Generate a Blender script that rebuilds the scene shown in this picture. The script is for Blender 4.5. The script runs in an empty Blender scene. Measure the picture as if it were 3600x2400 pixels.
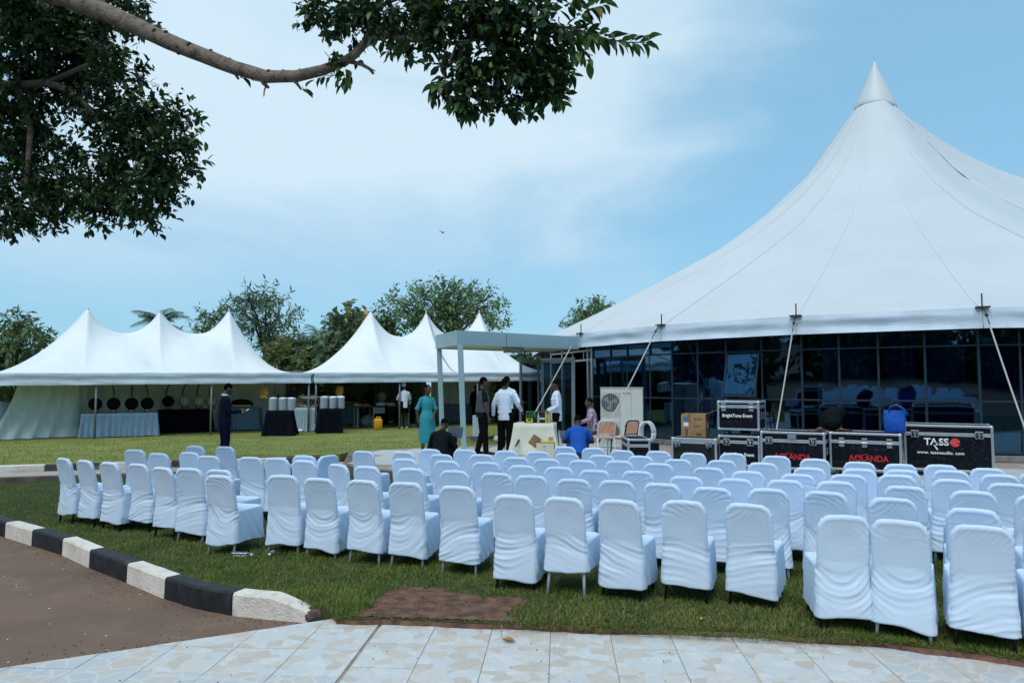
import bpy, bmesh, math, random
import numpy as np
from mathutils import Vector, Matrix, noise
S = bpy.context.scene
COL = S.collection
R = random.Random(7)
rad = math.radians
# ------------------------------------------------------------------ camera, sky, sun, exposure
CAM_H, FOC = 1.8, 2500.0
PITCH = math.atan(155 / FOC)
cam = bpy.data.cameras.new('camera')
cam.sensor_width = 36; cam.lens = FOC / 100; cam.clip_start = .1; cam.clip_end = 3000
cam_o = bpy.data.objects.new('camera', cam); COL.objects.link(cam_o)
cam_o.location = (0, 0, CAM_H); cam_o.rotation_euler = (math.pi / 2 + PITCH, 0, 0)
S.camera = cam_o
SUN_EL, SUN_AZ = 58, 205          # azimuth east of the view direction
W = bpy.data.worlds.new('World'); S.world = W; W.use_nodes = True
wn, wl = W.node_tree.nodes, W.node_tree.links
wn.clear()
def wnode(t, **k):
    n = wn.new(t)
    for a, b in k.items(): setattr(n, a, b)
    return n
sky = wnode('ShaderNodeTexSky', sky_type='NISHITA', sun_disc=False)
sky.sun_elevation = rad(SUN_EL); sky.sun_rotation = rad(SUN_AZ)
sky.air_density = 1.0; sky.dust_density = .6; sky.ozone_density = 3.0
tint = wnode('ShaderNodeMix', data_type='RGBA', blend_type='MULTIPLY'); tint.inputs[0].default_value = 1
tint.inputs[7].default_value = (.80, 1.0, 1.04, 1)
tc = wnode('ShaderNodeTexCoord')
mp = wnode('ShaderNodeMapping'); mp.inputs['Scale'].default_value = (1.5, 1.5, 3.6); mp.inputs['Location'].default_value = (.35, .2, .1)
nz = wnode('ShaderNodeTexNoise'); nz.inputs['Scale'].default_value = 1.35; nz.inputs['Detail'].default_value = 7; nz.inputs['Roughness'].default_value = .52; nz.inputs['Distortion'].default_value = .35
dotn = wnode('ShaderNodeVectorMath', operation='DOT_PRODUCT'); dotn.inputs[1].default_value = (-.20, .80, .56)
mr = wnode('ShaderNodeMapRange'); mr.inputs[1].default_value = .78; mr.inputs[2].default_value = 1.0; mr.inputs[3].default_value = -.13; mr.inputs[4].default_value = .27
add = wnode('ShaderNodeMath', operation='ADD')
rmp = wnode('ShaderNodeMapRange', interpolation_type='SMOOTHSTEP'); rmp.inputs[1].default_value = .36; rmp.inputs[2].default_value = .80
cl = wnode('ShaderNodeMix', data_type='RGBA'); cl.inputs[7].default_value = (4.25, 5.4, 6.2, 1)
base = wnode('ShaderNodeMix', data_type='RGBA'); base.inputs[0].default_value = .72; base.inputs[7].default_value = (1.95, 3.85, 5.3, 1)
bg = wnode('ShaderNodeBackground'); bg.inputs[1].default_value = .1
wo = wnode('ShaderNodeOutputWorld')
L = wl.new
L(tc.outputs['Generated'], mp.inputs[0]); L(mp.outputs[0], nz.inputs['Vector'])
L(tc.outputs['Generated'], dotn.inputs[0]); L(dotn.outputs['Value'], mr.inputs[0])
L(nz.outputs[0], add.inputs[0]); L(mr.outputs[0], add.inputs[1]); L(add.outputs[0], rmp.inputs[0])
sep = wnode('ShaderNodeSeparateXYZ'); L(tc.outputs['Generated'], sep.inputs[0])
lowm = wnode('ShaderNodeMapRange', interpolation_type='SMOOTHSTEP'); lowm.inputs[1].default_value = .02; lowm.inputs[2].default_value = .28; lowm.inputs[3].default_value = .12
mulf = wnode('ShaderNodeMath', operation='MULTIPLY'); L(sep.outputs[2], lowm.inputs[0]); L(rmp.outputs[0], mulf.inputs[0]); L(lowm.outputs[0], mulf.inputs[1])
L(sky.outputs[0], tint.inputs[6]); L(tint.outputs[2], base.inputs[6])
L(base.outputs[2], cl.inputs[6]); L(mulf.outputs[0], cl.inputs[0])
L(cl.outputs[2], bg.inputs[0]); L(bg.outputs[0], wo.inputs[0])
sun = bpy.data.lights.new('sun', 'SUN'); sun.energy = 1.5; sun.angle = rad(45); sun.color = (1, .975, .94)
sun_o = bpy.data.objects.new('sun', sun); COL.objects.link(sun_o)
_sd = Vector((math.sin(rad(SUN_AZ)) * math.cos(rad(SUN_EL)), math.cos(rad(SUN_AZ)) * math.cos(rad(SUN_EL)), math.sin(rad(SUN_EL))))
sun_o.rotation_euler = _sd.to_track_quat('Z', 'Y').to_euler(); sun_o.location = (0, 0, 60)
S.view_settings.view_transform = 'Standard'; S.view_settings.look = 'None'
S.view_settings.exposure = .63; S.view_settings.gamma = 1; S.view_settings.use_curve_mapping = False
S.render.engine = 'CYCLES'
S.cycles.use_denoising = True; S.cycles.max_bounces = 6; S.cycles.transparent_max_bounces = 10
S.cycles.use_adaptive_sampling = True; S.cycles.caustics_reflective = False; S.cycles.caustics_refractive = False
# ------------------------------------------------------------------ placing: photo pixel (3600x2400) -> point of the place
_rot = Matrix.Rotation(math.pi / 2 + PITCH, 3, 'X')
def ray(px, py): return _rot @ Vector(((px - 1800) / FOC, -(py - 1200) / FOC, -1))
def gz(px, py, z=0.):
    d = ray(px, py); t = (z - CAM_H) / d.z
    return Vector((d.x * t, d.y * t, z))
def gd(px, py, y):
    d = ray(px, py); t = y / d.y
    return Vector((d.x * t, y, CAM_H + d.z * t))
def ov(px, py, y): return gd(px * 1.5306, py * 1.5306, y)
# ------------------------------------------------------------------ materials
def M(name, col, rough=.7, metal=0., var=0., vscale=6., col2=None, bump=0., bscale=60., bstretch=None, spec=.3, detail=5., dirt=None, transl=0., vstretch=None):
    m = bpy.data.materials.new(name); m.use_nodes = True
    n, l = m.node_tree.nodes, m.node_tree.links
    b = n['Principled BSDF']
    b.inputs['Base Color'].default_value = (*col, 1); b.inputs['Roughness'].default_value = rough
    b.inputs['Metallic'].default_value = metal; b.inputs['Specular IOR Level'].default_value = spec
    t = n.new('ShaderNodeTexCoord')
    def mapped(st):
        if not st: return t.outputs['Object']
        mm = n.new('ShaderNodeMapping'); mm.inputs['Scale'].default_value = st; l.new(t.outputs['Object'], mm.inputs[0]); return mm.outputs[0]
    out = None
    if var or col2:
        z = n.new('ShaderNodeTexNoise'); z.inputs['Scale'].default_value = vscale; z.inputs['Detail'].default_value = detail
        l.new(mapped(vstretch), z.inputs['Vector'])
        c2 = col2 or tuple(max(0, c * (1 - var)) for c in col)
        r = n.new('ShaderNodeMapRange'); r.inputs[1].default_value = .35; r.inputs[2].default_value = .65; l.new(z.outputs[0], r.inputs[0])
        x = n.new('ShaderNodeMix'); x.data_type = 'RGBA'; x.inputs[6].default_value = (*col, 1); x.inputs[7].default_value = (*c2, 1)
        l.new(r.outputs[0], x.inputs[0]); out = x.outputs[2]
        if dirt:
            z2 = n.new('ShaderNodeTexNoise'); z2.inputs['Scale'].default_value = dirt[1]; z2.inputs['Detail'].default_value = 8; z2.inputs['Roughness'].default_value = .7
            l.new(t.outputs['Object'], z2.inputs['Vector'])
            r2 = n.new('ShaderNodeMapRange'); r2.inputs[1].default_value = .52; r2.inputs[2].default_value = .72; r2.inputs[4].default_value = dirt[2]; l.new(z2.outputs[0], r2.inputs[0])
            x2 = n.new('ShaderNodeMix'); x2.data_type = 'RGBA'; x2.inputs[7].default_value = (*dirt[0], 1)
            l.new(r2.outputs[0], x2.inputs[0]); l.new(out, x2.inputs[6]); out = x2.outputs[2]
        l.new(out, b.inputs['Base Color'])
    if bump:
        z = n.new('ShaderNodeTexNoise'); z.inputs['Scale'].default_value = bscale; z.inputs['Detail'].default_value = 6
        l.new(mapped(bstretch), z.inputs['Vector'])
        bp = n.new('ShaderNodeBump'); bp.inputs['Strength'].default_value = min(1, bump); bp.inputs['Distance'].default_value = .02
        l.new(z.outputs[0], bp.inputs['Height']); l.new(bp.outputs[0], b.inputs['Normal'])
    if transl:
        tr = n.new('ShaderNodeBsdfTranslucent'); mx = n.new('ShaderNodeMixShader'); mx.inputs[0].default_value = transl
        if out: l.new(out, tr.inputs[0])
        else: tr.inputs[0].default_value = (*col, 1)
        o = n['Material Output']
        l.new(b.outputs[0], mx.inputs[1]); l.new(tr.outputs[0], mx.inputs[2]); l.new(mx.outputs[0], o.inputs[0])
    return m
# ------------------------------------------------------------------ mesh building
class MB:
    def __init__(s): s.v = []; s.f = []
    def add(s, vs, fs):
        o = len(s.v); s.v += [Vector(p) for p in vs]; s.f += [tuple(i + o for i in f) for f in fs]; return s
    def box(s, c, d, m=None, ch=0.):
        hx, hy, hz = d[0] / 2, d[1] / 2, d[2] / 2; c = Vector(c)
        if ch <= 0:
            vs = [Vector((x, y, z)) for z in (-hz, hz) for y in (-hy, hy) for x in (-hx, hx)]
            fs = [(0, 2, 3, 1), (4, 5, 7, 6), (0, 1, 5, 4), (2, 6, 7, 3), (0, 4, 6, 2), (1, 3, 7, 5)]
        else:
            ch = min(ch, hx * .9, hy * .9, hz * .9); vs = []; ix = {}
            for sx in (-1, 1):
                for sy in (-1, 1):
                    for sz in (-1, 1):
                        for a in range(3):
                            p = [sx * (hx - ch), sy * (hy - ch), sz * (hz - ch)]
                            p[a] = (sx * hx, sy * hy, sz * hz)[a]
                            ix[(sx, sy, sz, a)] = len(vs); vs.append(Vector(p))
            fs = []
            for a in range(3):
                b, e = (a + 1) % 3, (a + 2) % 3
                for sg in (-1, 1):
                    q = []
                    for (p1, p2) in ((-1, -1), (1, -1), (1, 1), (-1, 1)):
                        k = [0, 0, 0]; k[a] = sg; k[b] = p1; k[e] = p2; q.append(ix[(k[0], k[1], k[2], a)])
                    fs.append(tuple(q) if sg > 0 else tuple(q[::-1]))
            for a in range(3):
                b, e = (a + 1) % 3, (a + 2) % 3
                for s1 in (-1, 1):
                    for s2 in (-1, 1):
                        k1 = [0, 0, 0]; k1[a] = -1; k1[b] = s1; k1[e] = s2; k2 = list(k1); k2[a] = 1
                        q = [ix[(*k1, b)], ix[(*k2, b)], ix[(*k2, e)], ix[(*k1, e)]]
                        fs.append(tuple(q) if s1 * s2 < 0 else tuple(q[::-1]))
            for sx in (-1, 1):
                for sy in (-1, 1):
                    for sz in (-1, 1):
                        q = [ix[(sx, sy, sz, a)] for a in range(3)]
                        fs.append(tuple(q) if sx * sy * sz > 0 else tuple(q[::-1]))
        if m is not None: vs = [m @ v for v in vs]
        return s.add([v + c for v in vs], fs)
    def rings(s, rs, cap0=True, cap1=True, closed=True):
        n = len(rs[0]); vs = [p for r in rs for p in r]; fs = []
        for i in range(len(rs) - 1):
            for j in range(n if closed else n - 1):
                k = (j + 1) % n
                fs.append((i * n + j, i * n + k, (i + 1) * n + k, (i + 1) * n + j))
        if cap0 and closed: fs.append(tuple(range(n))[::-1])
        if cap1 and closed: fs.append(tuple((len(rs) - 1) * n + j for j in range(n)))
        return s.add(vs, fs)
    def tube(s, pts, r, seg=8, side=None, cap=True, round_=False):
        pts = [Vector(p) for p in pts]; n = len(pts)
        rr = r if isinstance(r, (list, tuple)) else [r] * n
        if round_:
            d0 = (pts[0] - pts[1]).normalized(); d1 = (pts[-1] - pts[-2]).normalized()
            mul = lambda q, k: (q[0] * k, q[1] * k) if isinstance(q, tuple) else q * k
            mx = lambda q: max(q) if isinstance(q, tuple) else q
            P, Q = [], []
            for a in (80, 50, 25): P.append(pts[0] + d0 * mx(rr[0]) * math.sin(rad(a)) * .8); Q.append(mul(rr[0], math.cos(rad(a))))
            P += pts; Q += list(rr)
            for a in (25, 50, 80): P.append(pts[-1] + d1 * mx(rr[-1]) * math.sin(rad(a)) * .8); Q.append(mul(rr[-1], math.cos(rad(a))))
            pts, rr, n = P, Q, len(P)
        rs = []; prev = None
        for i, p in enumerate(pts):
            d = (pts[min(i + 1, n - 1)] - pts[max(i - 1, 0)])
            d = d.normalized() if d.length > 1e-9 else Vector((0, 0, 1))
            if side is not None: x = Vector(side)
            elif prev is not None: x = prev
            else: x = Vector((1, 0, 0)) if abs(d.x) < .8 else Vector((0, 1, 0))
            x = (x - d * x.dot(d))
            x = x.normalized() if x.length > 1e-6 else d.orthogonal().normalized()
            y = d.cross(x); prev = x
            a, b = rr[i] if isinstance(rr[i], tuple) else (rr[i], rr[i])
            rs.append([p + x * a * math.cos(2 * math.pi * k / seg) + y * b * math.sin(2 * math.pi * k / seg) for k in range(seg)])
        return s.rings(rs, cap, cap)
    def lathe(s, prof, c=(0, 0, 0), seg=16):
        c = Vector(c)
        return s.rings([[c + Vector((r * math.cos(2 * math.pi * k / seg), r * math.sin(2 * math.pi * k / seg), z)) for k in range(seg)] for r, z in prof])
    def ball(s, c, r, seg=12, nr=8, m=None):
        r = r if isinstance(r, (tuple, list)) else (r, r, r); c = Vector(c); rs = []
        for i in range(nr + 1):
            a = math.pi * (i / nr) ; a = min(max(a, .06), math.pi - .06)
            q = []
            for k in range(seg):
                p = Vector((r[0] * math.sin(a) * math.cos(2 * math.pi * k / seg), r[1] * math.sin(a) * math.sin(2 * math.pi * k / seg), -r[2] * math.cos(a)))
                q.append(c + (m @ p if m is not None else p))
            rs.append(q)
        return s.rings(rs)
    def prism(s, poly, z0, z1):
        n = len(poly); vs = [(p[0], p[1], z0) for p in poly] + [(p[0], p[1], z1) for p in poly]
        fs = [tuple(range(n))[::-1], tuple(range(n, 2 * n))] + [(i, (i + 1) % n, n + (i + 1) % n, n + i) for i in range(n)]
        return s.add(vs, fs)
    def sheet(s, g):
        n, m = len(g), len(g[0])
        return s.add([p for r in g for p in r], [(i * m + j, i * m + j + 1, (i + 1) * m + j + 1, (i + 1) * m + j) for i in range(n - 1) for j in range(m - 1)])
    def mesh(s, name, mat=None, smooth=False):
        me = bpy.data.meshes.new(name); me.from_pydata([tuple(v) for v in s.v], [], s.f); me.update()
        if mat:
            for x in (mat if isinstance(mat, (list, tuple)) else [mat]): me.materials.append(x)
        if smooth: me.polygons.foreach_set('use_smooth', [True] * len(me.polygons))
        return me
def link(name, me, parent=None, loc=None, rz=None):
    o = bpy.data.objects.new(name, me); COL.objects.link(o)
    if parent is not None: o.parent = parent
    if loc is not None: o.location = loc
    if rz is not None: o.rotation_euler = (0, 0, rz)
    return o
def part(name, mb, mat, parent=None, smooth=False, loc=None, rz=None):
    return link(name, mb.mesh(name, mat, smooth), parent, loc, rz)
def tag(o, label=None, cat=None, group=None, kind=None):
    if label: o['label'] = label
    if cat: o['category'] = cat
    if group: o['group'] = group
    if kind: o['kind'] = kind
    return o
def thing(name, label, cat, loc=(0, 0, 0), rz=0., group=None):
    o = bpy.data.objects.new(name, None); COL.objects.link(o); o.empty_display_size = .1
    o.location = loc; o.rotation_euler = (0, 0, rz)
    return tag(o, label, cat, group)
def struct(name, mb, mat, smooth=False):
    return tag(part(name, mb, mat, None, smooth), kind='structure')
def copy_tree(o, parent=None):
    c = o.copy(); COL.objects.link(c)
    if parent is not None: c.parent = parent
    for ch in o.children: copy_tree(ch, c)
    return c
def evaluated(o, name):
    dg = bpy.context.evaluated_depsgraph_get(); dg.update()
    me = bpy.data.meshes.new_from_object(o.evaluated_get(dg)); me.name = name
    bpy.data.objects.remove(o); return me
def remesh(mb, voxel, name, mat, smooth_it=3, fac=.5):
    o = link('temporary', mb.mesh('temporary', mat))
    m = o.modifiers.new('r', 'REMESH'); m.mode = 'VOXEL'; m.voxel_size = voxel; m.use_smooth_shade = True
    if smooth_it:
        k = o.modifiers.new('s', 'SMOOTH'); k.iterations = smooth_it; k.factor = fac
    return evaluated(o, name)
def text_mesh(body, size, mat, shear=0., bold=0., extrude=.001):
    cu = bpy.data.curves.new('lettering', 'FONT'); cu.body = body; cu.size = size; cu.extrude = extrude; cu.align_x = 'CENTER'; cu.align_y = 'CENTER'
    cu.shear = shear; cu.offset = bold; cu.resolution_u = 3
    o = bpy.data.objects.new('temporary', cu); COL.objects.link(o)
    me = evaluated(o, 'lettering'); me.materials.clear(); me.materials.append(mat)
    return me
def fast_mesh(name, co, faces_n, mat):
    """co: (N,3) array, faces_n: (F,k) index array"""
    me = bpy.data.meshes.new(name); F, k = faces_n.shape
    me.vertices.add(len(co)); me.vertices.foreach_set('co', co.astype(np.float32).ravel())
    me.loops.add(F * k); me.loops.foreach_set('vertex_index', faces_n.astype(np.int32).ravel())
    me.polygons.add(F); me.polygons.foreach_set('loop_start', np.arange(0, F * k, k, dtype=np.int32))
    me.polygons.foreach_set('loop_total', np.full(F, k, np.int32))
    me.update(calc_edges=True); me.materials.append(mat)
    return me
def in_poly(p, poly):
    x, y = p[0], p[1]; c = False; j = len(poly) - 1
    for i in range(len(poly)):
        a, b = poly[i], poly[j]
        if (a[1] > y) != (b[1] > y) and x < (b[0] - a[0]) * (y - a[1]) / (b[1] - a[1]) + a[0]: c = not c
        j = i
    return c
def clip_half(poly, p, nrm):
    """keep the side where (q-p).nrm >= 0"""
    out = []
    for i in range(len(poly)):
        a, b = Vector(poly[i][:2]), Vector(poly[(i + 1) % len(poly)][:2]); p2 = Vector(p[:2]); n2 = Vector(nrm[:2])
        da, db = (a - p2).dot(n2), (b - p2).dot(n2)
        if da >= 0: out.append(a)
        if (da >= 0) != (db >= 0): out.append(a + (b - a) * (da / (da - db)))
    return out
ORD = 'first second third fourth fifth sixth seventh eighth ninth tenth eleventh twelfth thirteenth fourteenth fifteenth sixteenth seventeenth eighteenth nineteenth twentieth twenty-first twenty-second twenty-third twenty-fourth twenty-fifth'.split()
# ------------------------------------------------------------------ ground, road, lawns, paths
ZU = .2        # upper lawn and terrace
ZR, ZT = -.1, -.035
m_soil = M('brown soil', (.20, .105, .068), .95, col2=(.085, .045, .03), vscale=9, bump=.9, bscale=45)
m_road = M('dusty brown road', (.20, .128, .088), .9, col2=(.155, .102, .074), vscale=.9, bump=.5, bscale=120, dirt=((.25, .185, .14), 2.2, .6))
m_lawn = M('lawn soil and thatch', (.075, .085, .025), .95, col2=(.03, .045, .012), vscale=5, bump=1, bscale=70)
m_ulawn = M('upper lawn', (.26, .27, .07), .95, col2=(.17, .205, .05), vscale=1.1, bump=1, bscale=45, dirt=((.22, .20, .075), 9, .7))
m_conc = M('bare concrete', (.22, .18, .15), .9, col2=(.12, .09, .07), vscale=3, bump=.5, bscale=40)
m_kw = M('white kerb paint', (.80, .74, .67), .75, col2=(.68, .61, .53), vscale=4, bump=.5, bscale=50, dirt=((.28, .20, .14), 7, .55))
m_kb = M('black kerb paint', (.012, .014, .019), .6, col2=(.024, .026, .03), vscale=5, bump=.5, bscale=50, dirt=((.10, .085, .07), 8, .5))
m_kbo = M('flaking black kerb paint', (.035, .035, .035), .8, col2=(.10, .085, .07), vscale=6, bump=.5, bscale=50, dirt=((.33, .28, .22), 4, .8))
m_slab = M('pale terrace tile', (.56, .56, .53), .55, col2=(.48, .48, .46), vscale=2.5, bump=.1, bscale=30, dirt=((.35, .31, .27), 3, .45))
m_grout = M('dirty grout', (.40, .33, .27), .95, var=.3)
m_plank = M('grey wood look tile', (.30, .27, .24), .6, col2=(.20, .18, .16), vscale=3, vstretch=(9, 1, 9), bump=.1)

g = MB(); g.prism([(-600, -60), (600, -60), (600, 900), (-600, 900)], -.5, -.13)
struct('ground', g, m_soil)
g = MB(); g.add([(-60, -20, ZR), (0.2, -20, ZR), (.2, 5.85, ZR), (-1.5, 6.1, ZR), (-9.0, 12.4, ZR), (-60, 40, ZR)], [(0, 1, 2, 3, 4, 5)])
struct('road', g, m_road)

PATH_EDGE = [(1185, 2172), (1350, 2174), (1800, 2190), (2137, 2206), (2542, 2214), (2741, 2229), (3093, 2251), (3600, 2318), (4100, 2395)]
edge_w = [gz(x, y, 0) for x, y in PATH_EDGE]
SLAB = [(-3.95, 17.5), (-3.4, 14.5), (-2.27, 13.4), (5.7, 11.2), (14, 9.0), (60, 4), (60, 60), (3.2, 60), (.45, 24), (-.34, 19.6), (-1.38, 19.0), (-3.26, 18.1)]
RIS_A, RIS_B = Vector((-16, 11.25)), Vector((-3.9, 15.13))     # riser of the side walk
LAWN = [(p.x, p.y) for p in edge_w] + [(14, 3.6), (14, 9.0), (5.7, 11.2), (-2.27, 13.4), (-3.4, 14.5), (-3.6, 15.2), (-13, 12.2), (-9.6, 11.75), (-6.6, 9.38), (-4.95, 8.1), (-3.62, 6.98), (-3.02, 6.47), (-2.25, 6.1), (-1.75, 5.93), (-1.50, 5.84)]
def sub_poly(poly, step):
    out = []
    for i in range(len(poly)):
        a, b = Vector(poly[i]), Vector(poly[(i + 1) % len(poly)]); k = max(1, int((b - a).length / step))
        for j in range(k): out.append(a + (b - a) * j / k)
    return out
lp = []
for i, p in enumerate(sub_poly(LAWN, .12)):
    q = p + Vector((0, .035 * noise.noise(Vector((p.x * 3, p.y * 3, 1))) + .02 * noise.noise(Vector((p.x * 11, p.y * 11, 4)))))
    lp.append(q)
g = MB(); g.prism([(p.x, p.y) for p in lp], -.12, 0)
o = struct('lawn', g, m_lawn)
g = MB()
up = [(-160, 4), (-16.3, 12.1), (-4.05, 16.9), (-3.95, 17.5), (-3.26, 18.1), (-1.38, 19.0), (-.34, 19.6), (.45, 24), (3.2, 60), (3.2, 300), (-300, 300)]
g.prism(up, -.12, ZU - .006)
struct('upper_lawn', g, m_ulawn)
# bare soil in the lawn, low mound
SOIL = [gz(x, y, 0) for x, y in ((1165, 2195), (1230, 2165), (1300, 2135), (1375, 2068), (1450, 2057), (1560, 2072), (1640, 2080), (1720, 2105), (1800, 2098), (1860, 2115), (1770, 2150), (1815, 2205), (1700, 2228), (1350, 2218), (1168, 2218))]
SOILP = [(p.x, p.y) for p in SOIL]
def soil_f(x, y):
    d = min((Vector((x, y)) - (Vector(p) + (Vector(q) - Vector(p)) * min(1, max(0, (Vector((x, y)) - Vector(p)).dot(Vector(q) - Vector(p)) / (Vector(q) - Vector(p)).length_squared)))).length for p, q in zip(SOILP, SOILP[1:] + SOILP[:1]))
    if not in_poly((x, y), SOILP): d = -d
    return d + .10 * noise.noise(Vector((x * 5, y * 5, 2))) + .07 * noise.noise(Vector((x * 15, y * 15, 7)))
x0, x1, y0, y1 = -1.85, .5, 5.1, 6.7
NX, NY = 150, 100
SF = np.array([[soil_f(x0 + (x1 - x0) * i / (NX - 1), y0 + (y1 - y0) * j / (NY - 1)) for j in range(NY)] for i in range(NX)])
g = MB(); idx = {}
for i in range(NX):
    for j in range(NY):
        x = x0 + (x1 - x0) * i / (NX - 1); y = y0 + (y1 - y0) * j / (NY - 1)
        if SF[i, j] > -.02 and in_poly((x, y - .02), LAWN):
            idx[(i, j)] = len(g.v); g.v.append(Vector((x, y, .003 + min(1, max(0, SF[i, j] * 8)) * (.004 + .004 * noise.noise(Vector((x * 6, y * 6, 0))) + .006 * noise.noise(Vector((x * 25, y * 25, 5)))))))
for (i, j) in list(idx):
    if all(k in idx for k in ((i + 1, j), (i + 1, j + 1), (i, j + 1))): g.f.append((idx[(i, j)], idx[(i + 1, j)], idx[(i + 1, j + 1)], idx[(i, j + 1)]))
struct('soil_patch', g, m_soil, True)
mb = MB(); g2 = []
for q in sub_poly([(p.x, p.y) for p in edge_w] + [(14, 3.6)], .06)[:-1]:
    if q.y < 3.7 or (g2 and (q - g2[-1][0].to_2d()).length > .5): break
    w = .035 * noise.noise(Vector((q.x * 3, q.y * 3, 1))) + .02 * noise.noise(Vector((q.x * 11, q.y * 11, 4)))
    n1 = .007 + .008 * noise.noise(Vector((q.x * 7, 2, 0)))
    g2.append([Vector((q.x, q.y + w + (.15 if -1.25 < q.x < .02 else .03), .004)), Vector((q.x, q.y + w - .012, -.008)), Vector((q.x, q.y + w - .02 - n1, ZT + .004)), Vector((q.x, q.y + w - .03 - n1 * 1.5, ZT - .004))])
mb.sheet(g2); struct('soil_edge', mb, m_soil, True)
# ---- painted kerb along the road
KP = [Vector(p) for p in ((-10.6, 12.45), (-8.4, 10.68), (-6.7, 9.3))] + [gz(x, y, ZR).to_2d() for x, y in ((217, 1951), (311, 1995), (444, 2048), (576, 2104), (689, 2140), (811, 2163), (950, 2178), (1090, 2190))]
seg = [0]
for i in range(len(KP) - 1): seg.append(seg[-1] + (KP[i + 1] - KP[i]).length)
def k_at(s):
    s = min(max(s, 0), seg[-1])
    for i in range(len(KP) - 1):
        if s <= seg[i + 1] + 1e-9: break
    t = (s - seg[i]) / (seg[i + 1] - seg[i]); return KP[i].lerp(KP[i + 1], t)
def s_of(px, py):
    p = gz(px, py, ZR).to_2d(); return min((((k_at(i * .02)) - p).length, i * .02) for i in range(int(seg[-1] / .02) + 1))[1]
BND = [s_of(*p) for p in ((48, 1883), (120, 1916), (217, 1951), (311, 1995), (444, 2048), (576, 2104), (811, 2163))]
ln = BND[1] - BND[0]
BND = [max(0, BND[0] - ln * k) for k in (7, 6, 5, 4, 3, 2, 1)] + BND + [seg[-1]]
BND = sorted(set(round(b, 3) for b in BND))
kerb = thing('painted_kerb', 'low concrete kerb painted in black and white blocks along the brown road', 'kerb', (0, 0, 0))
kerb['kind'] = 'structure'; del kerb['category']
nb = len(BND) - 1
for i in range(nb):
    a, b = BND[i] + .004, BND[i + 1] - .004
    last = i == nb - 1
    mb = MB(); rs = []
    n = 8
    for k in range(n + 1):
        t = k / n; s = a + (b - a) * t
        p = k_at(s); d = (k_at(s + .12) - k_at(s - .12)).normalized(); nn = Vector((-d.y, d.x))   # towards the lawn
        top = .088; wid = .165
        if last:
            q = max(0, (t - .5) / .5); top = .085 - .10 * q ** 1.3; wid = .165 - .03 * q
        j = .006 * noise.noise(Vector((p.x * 5, p.y * 5, 3)))
        prof = [(0, -.13), (.004, top - .02), (.018, top + j), (wid - .02, top + j), (wid, top - .02), (wid + .004, -.13)]
        rs.append([Vector((p.x + nn.x * u, p.y + nn.y * u, z)) for u, z in prof])
    mb.rings(rs)
    mat = m_kw if (nb - 1 - i) % 2 == 0 else m_kb
    part('kerb_block', mb, mat, kerb)
p = k_at(seg[-1]); mb = MB()
st = MB(); st.ball((p.x + .03, p.y + .05, -.06), (.085, .075, .07), 10, 7)
for v in st.v: v += Vector((noise.noise(v * 14), noise.noise(v * 14 + Vector((9, 0, 0))), noise.noise(v * 14 + Vector((0, 9, 0))))) * .022
part('broken_end', st, M('broken concrete', (.16, .115, .085), .95, col2=(.08, .06, .05), vscale=20, bump=1), kerb)
# ---- far side walk with riser, tiles and old painted kerb
d = (RIS_B - RIS_A).normalized(); nn = Vector((-d.y, d.x)); Lw = (RIS_B - RIS_A).length
walk = tag(bpy.data.objects.new('side_walk', None), kind='structure'); COL.objects.link(walk)
def strip(name, u0, u1, z0, z1, s0, s1, mat, parent, ch=.006):
    mb = MB(); c = RIS_A + d * ((s0 + s1) / 2) + nn * ((u0 + u1) / 2)
    mb.box((0, 0, 0), (s1 - s0, u1 - u0, z1 - z0), None, ch)
    o = part(name, mb, mat, parent); o.location = (c.x, c.y, (z0 + z1) / 2); o.rotation_euler = (0, 0, math.atan2(d.y, d.x)); return o
strip('riser', 0, .10, -.13, .098, 0, Lw + .3, m_conc, walk, .012)
strip('bed', .10, .85, -.13, .09, 0, Lw + .3, m_grout, walk, 0)
m_wt = M('walk tile', (.46, .41, .36), .7, col2=(.36, .32, .28), vscale=3, dirt=((.2, .16, .13), 5, .4))
s = 2.5
while s < Lw + .25:
    for u in (.105, .47): strip('tile', u, u + .355, .08, .1, s, s + .39, m_wt, walk, .003)
    s += .4
fk = thing('old_painted_kerb', 'weathered kerb with worn black and white paint at the upper lawn', 'kerb'); fk['kind'] = 'structure'; del fk['category']
s = .4; i = 0
while s < Lw - .15:
    e = min(s + 1.15, Lw - .1)
    strip('kerb_block', .86, 1.0, -.1, ZU + .03, s + .004, e - .004, m_kw if i % 2 else m_kbo, fk, .015); s = e; i += 1
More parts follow.
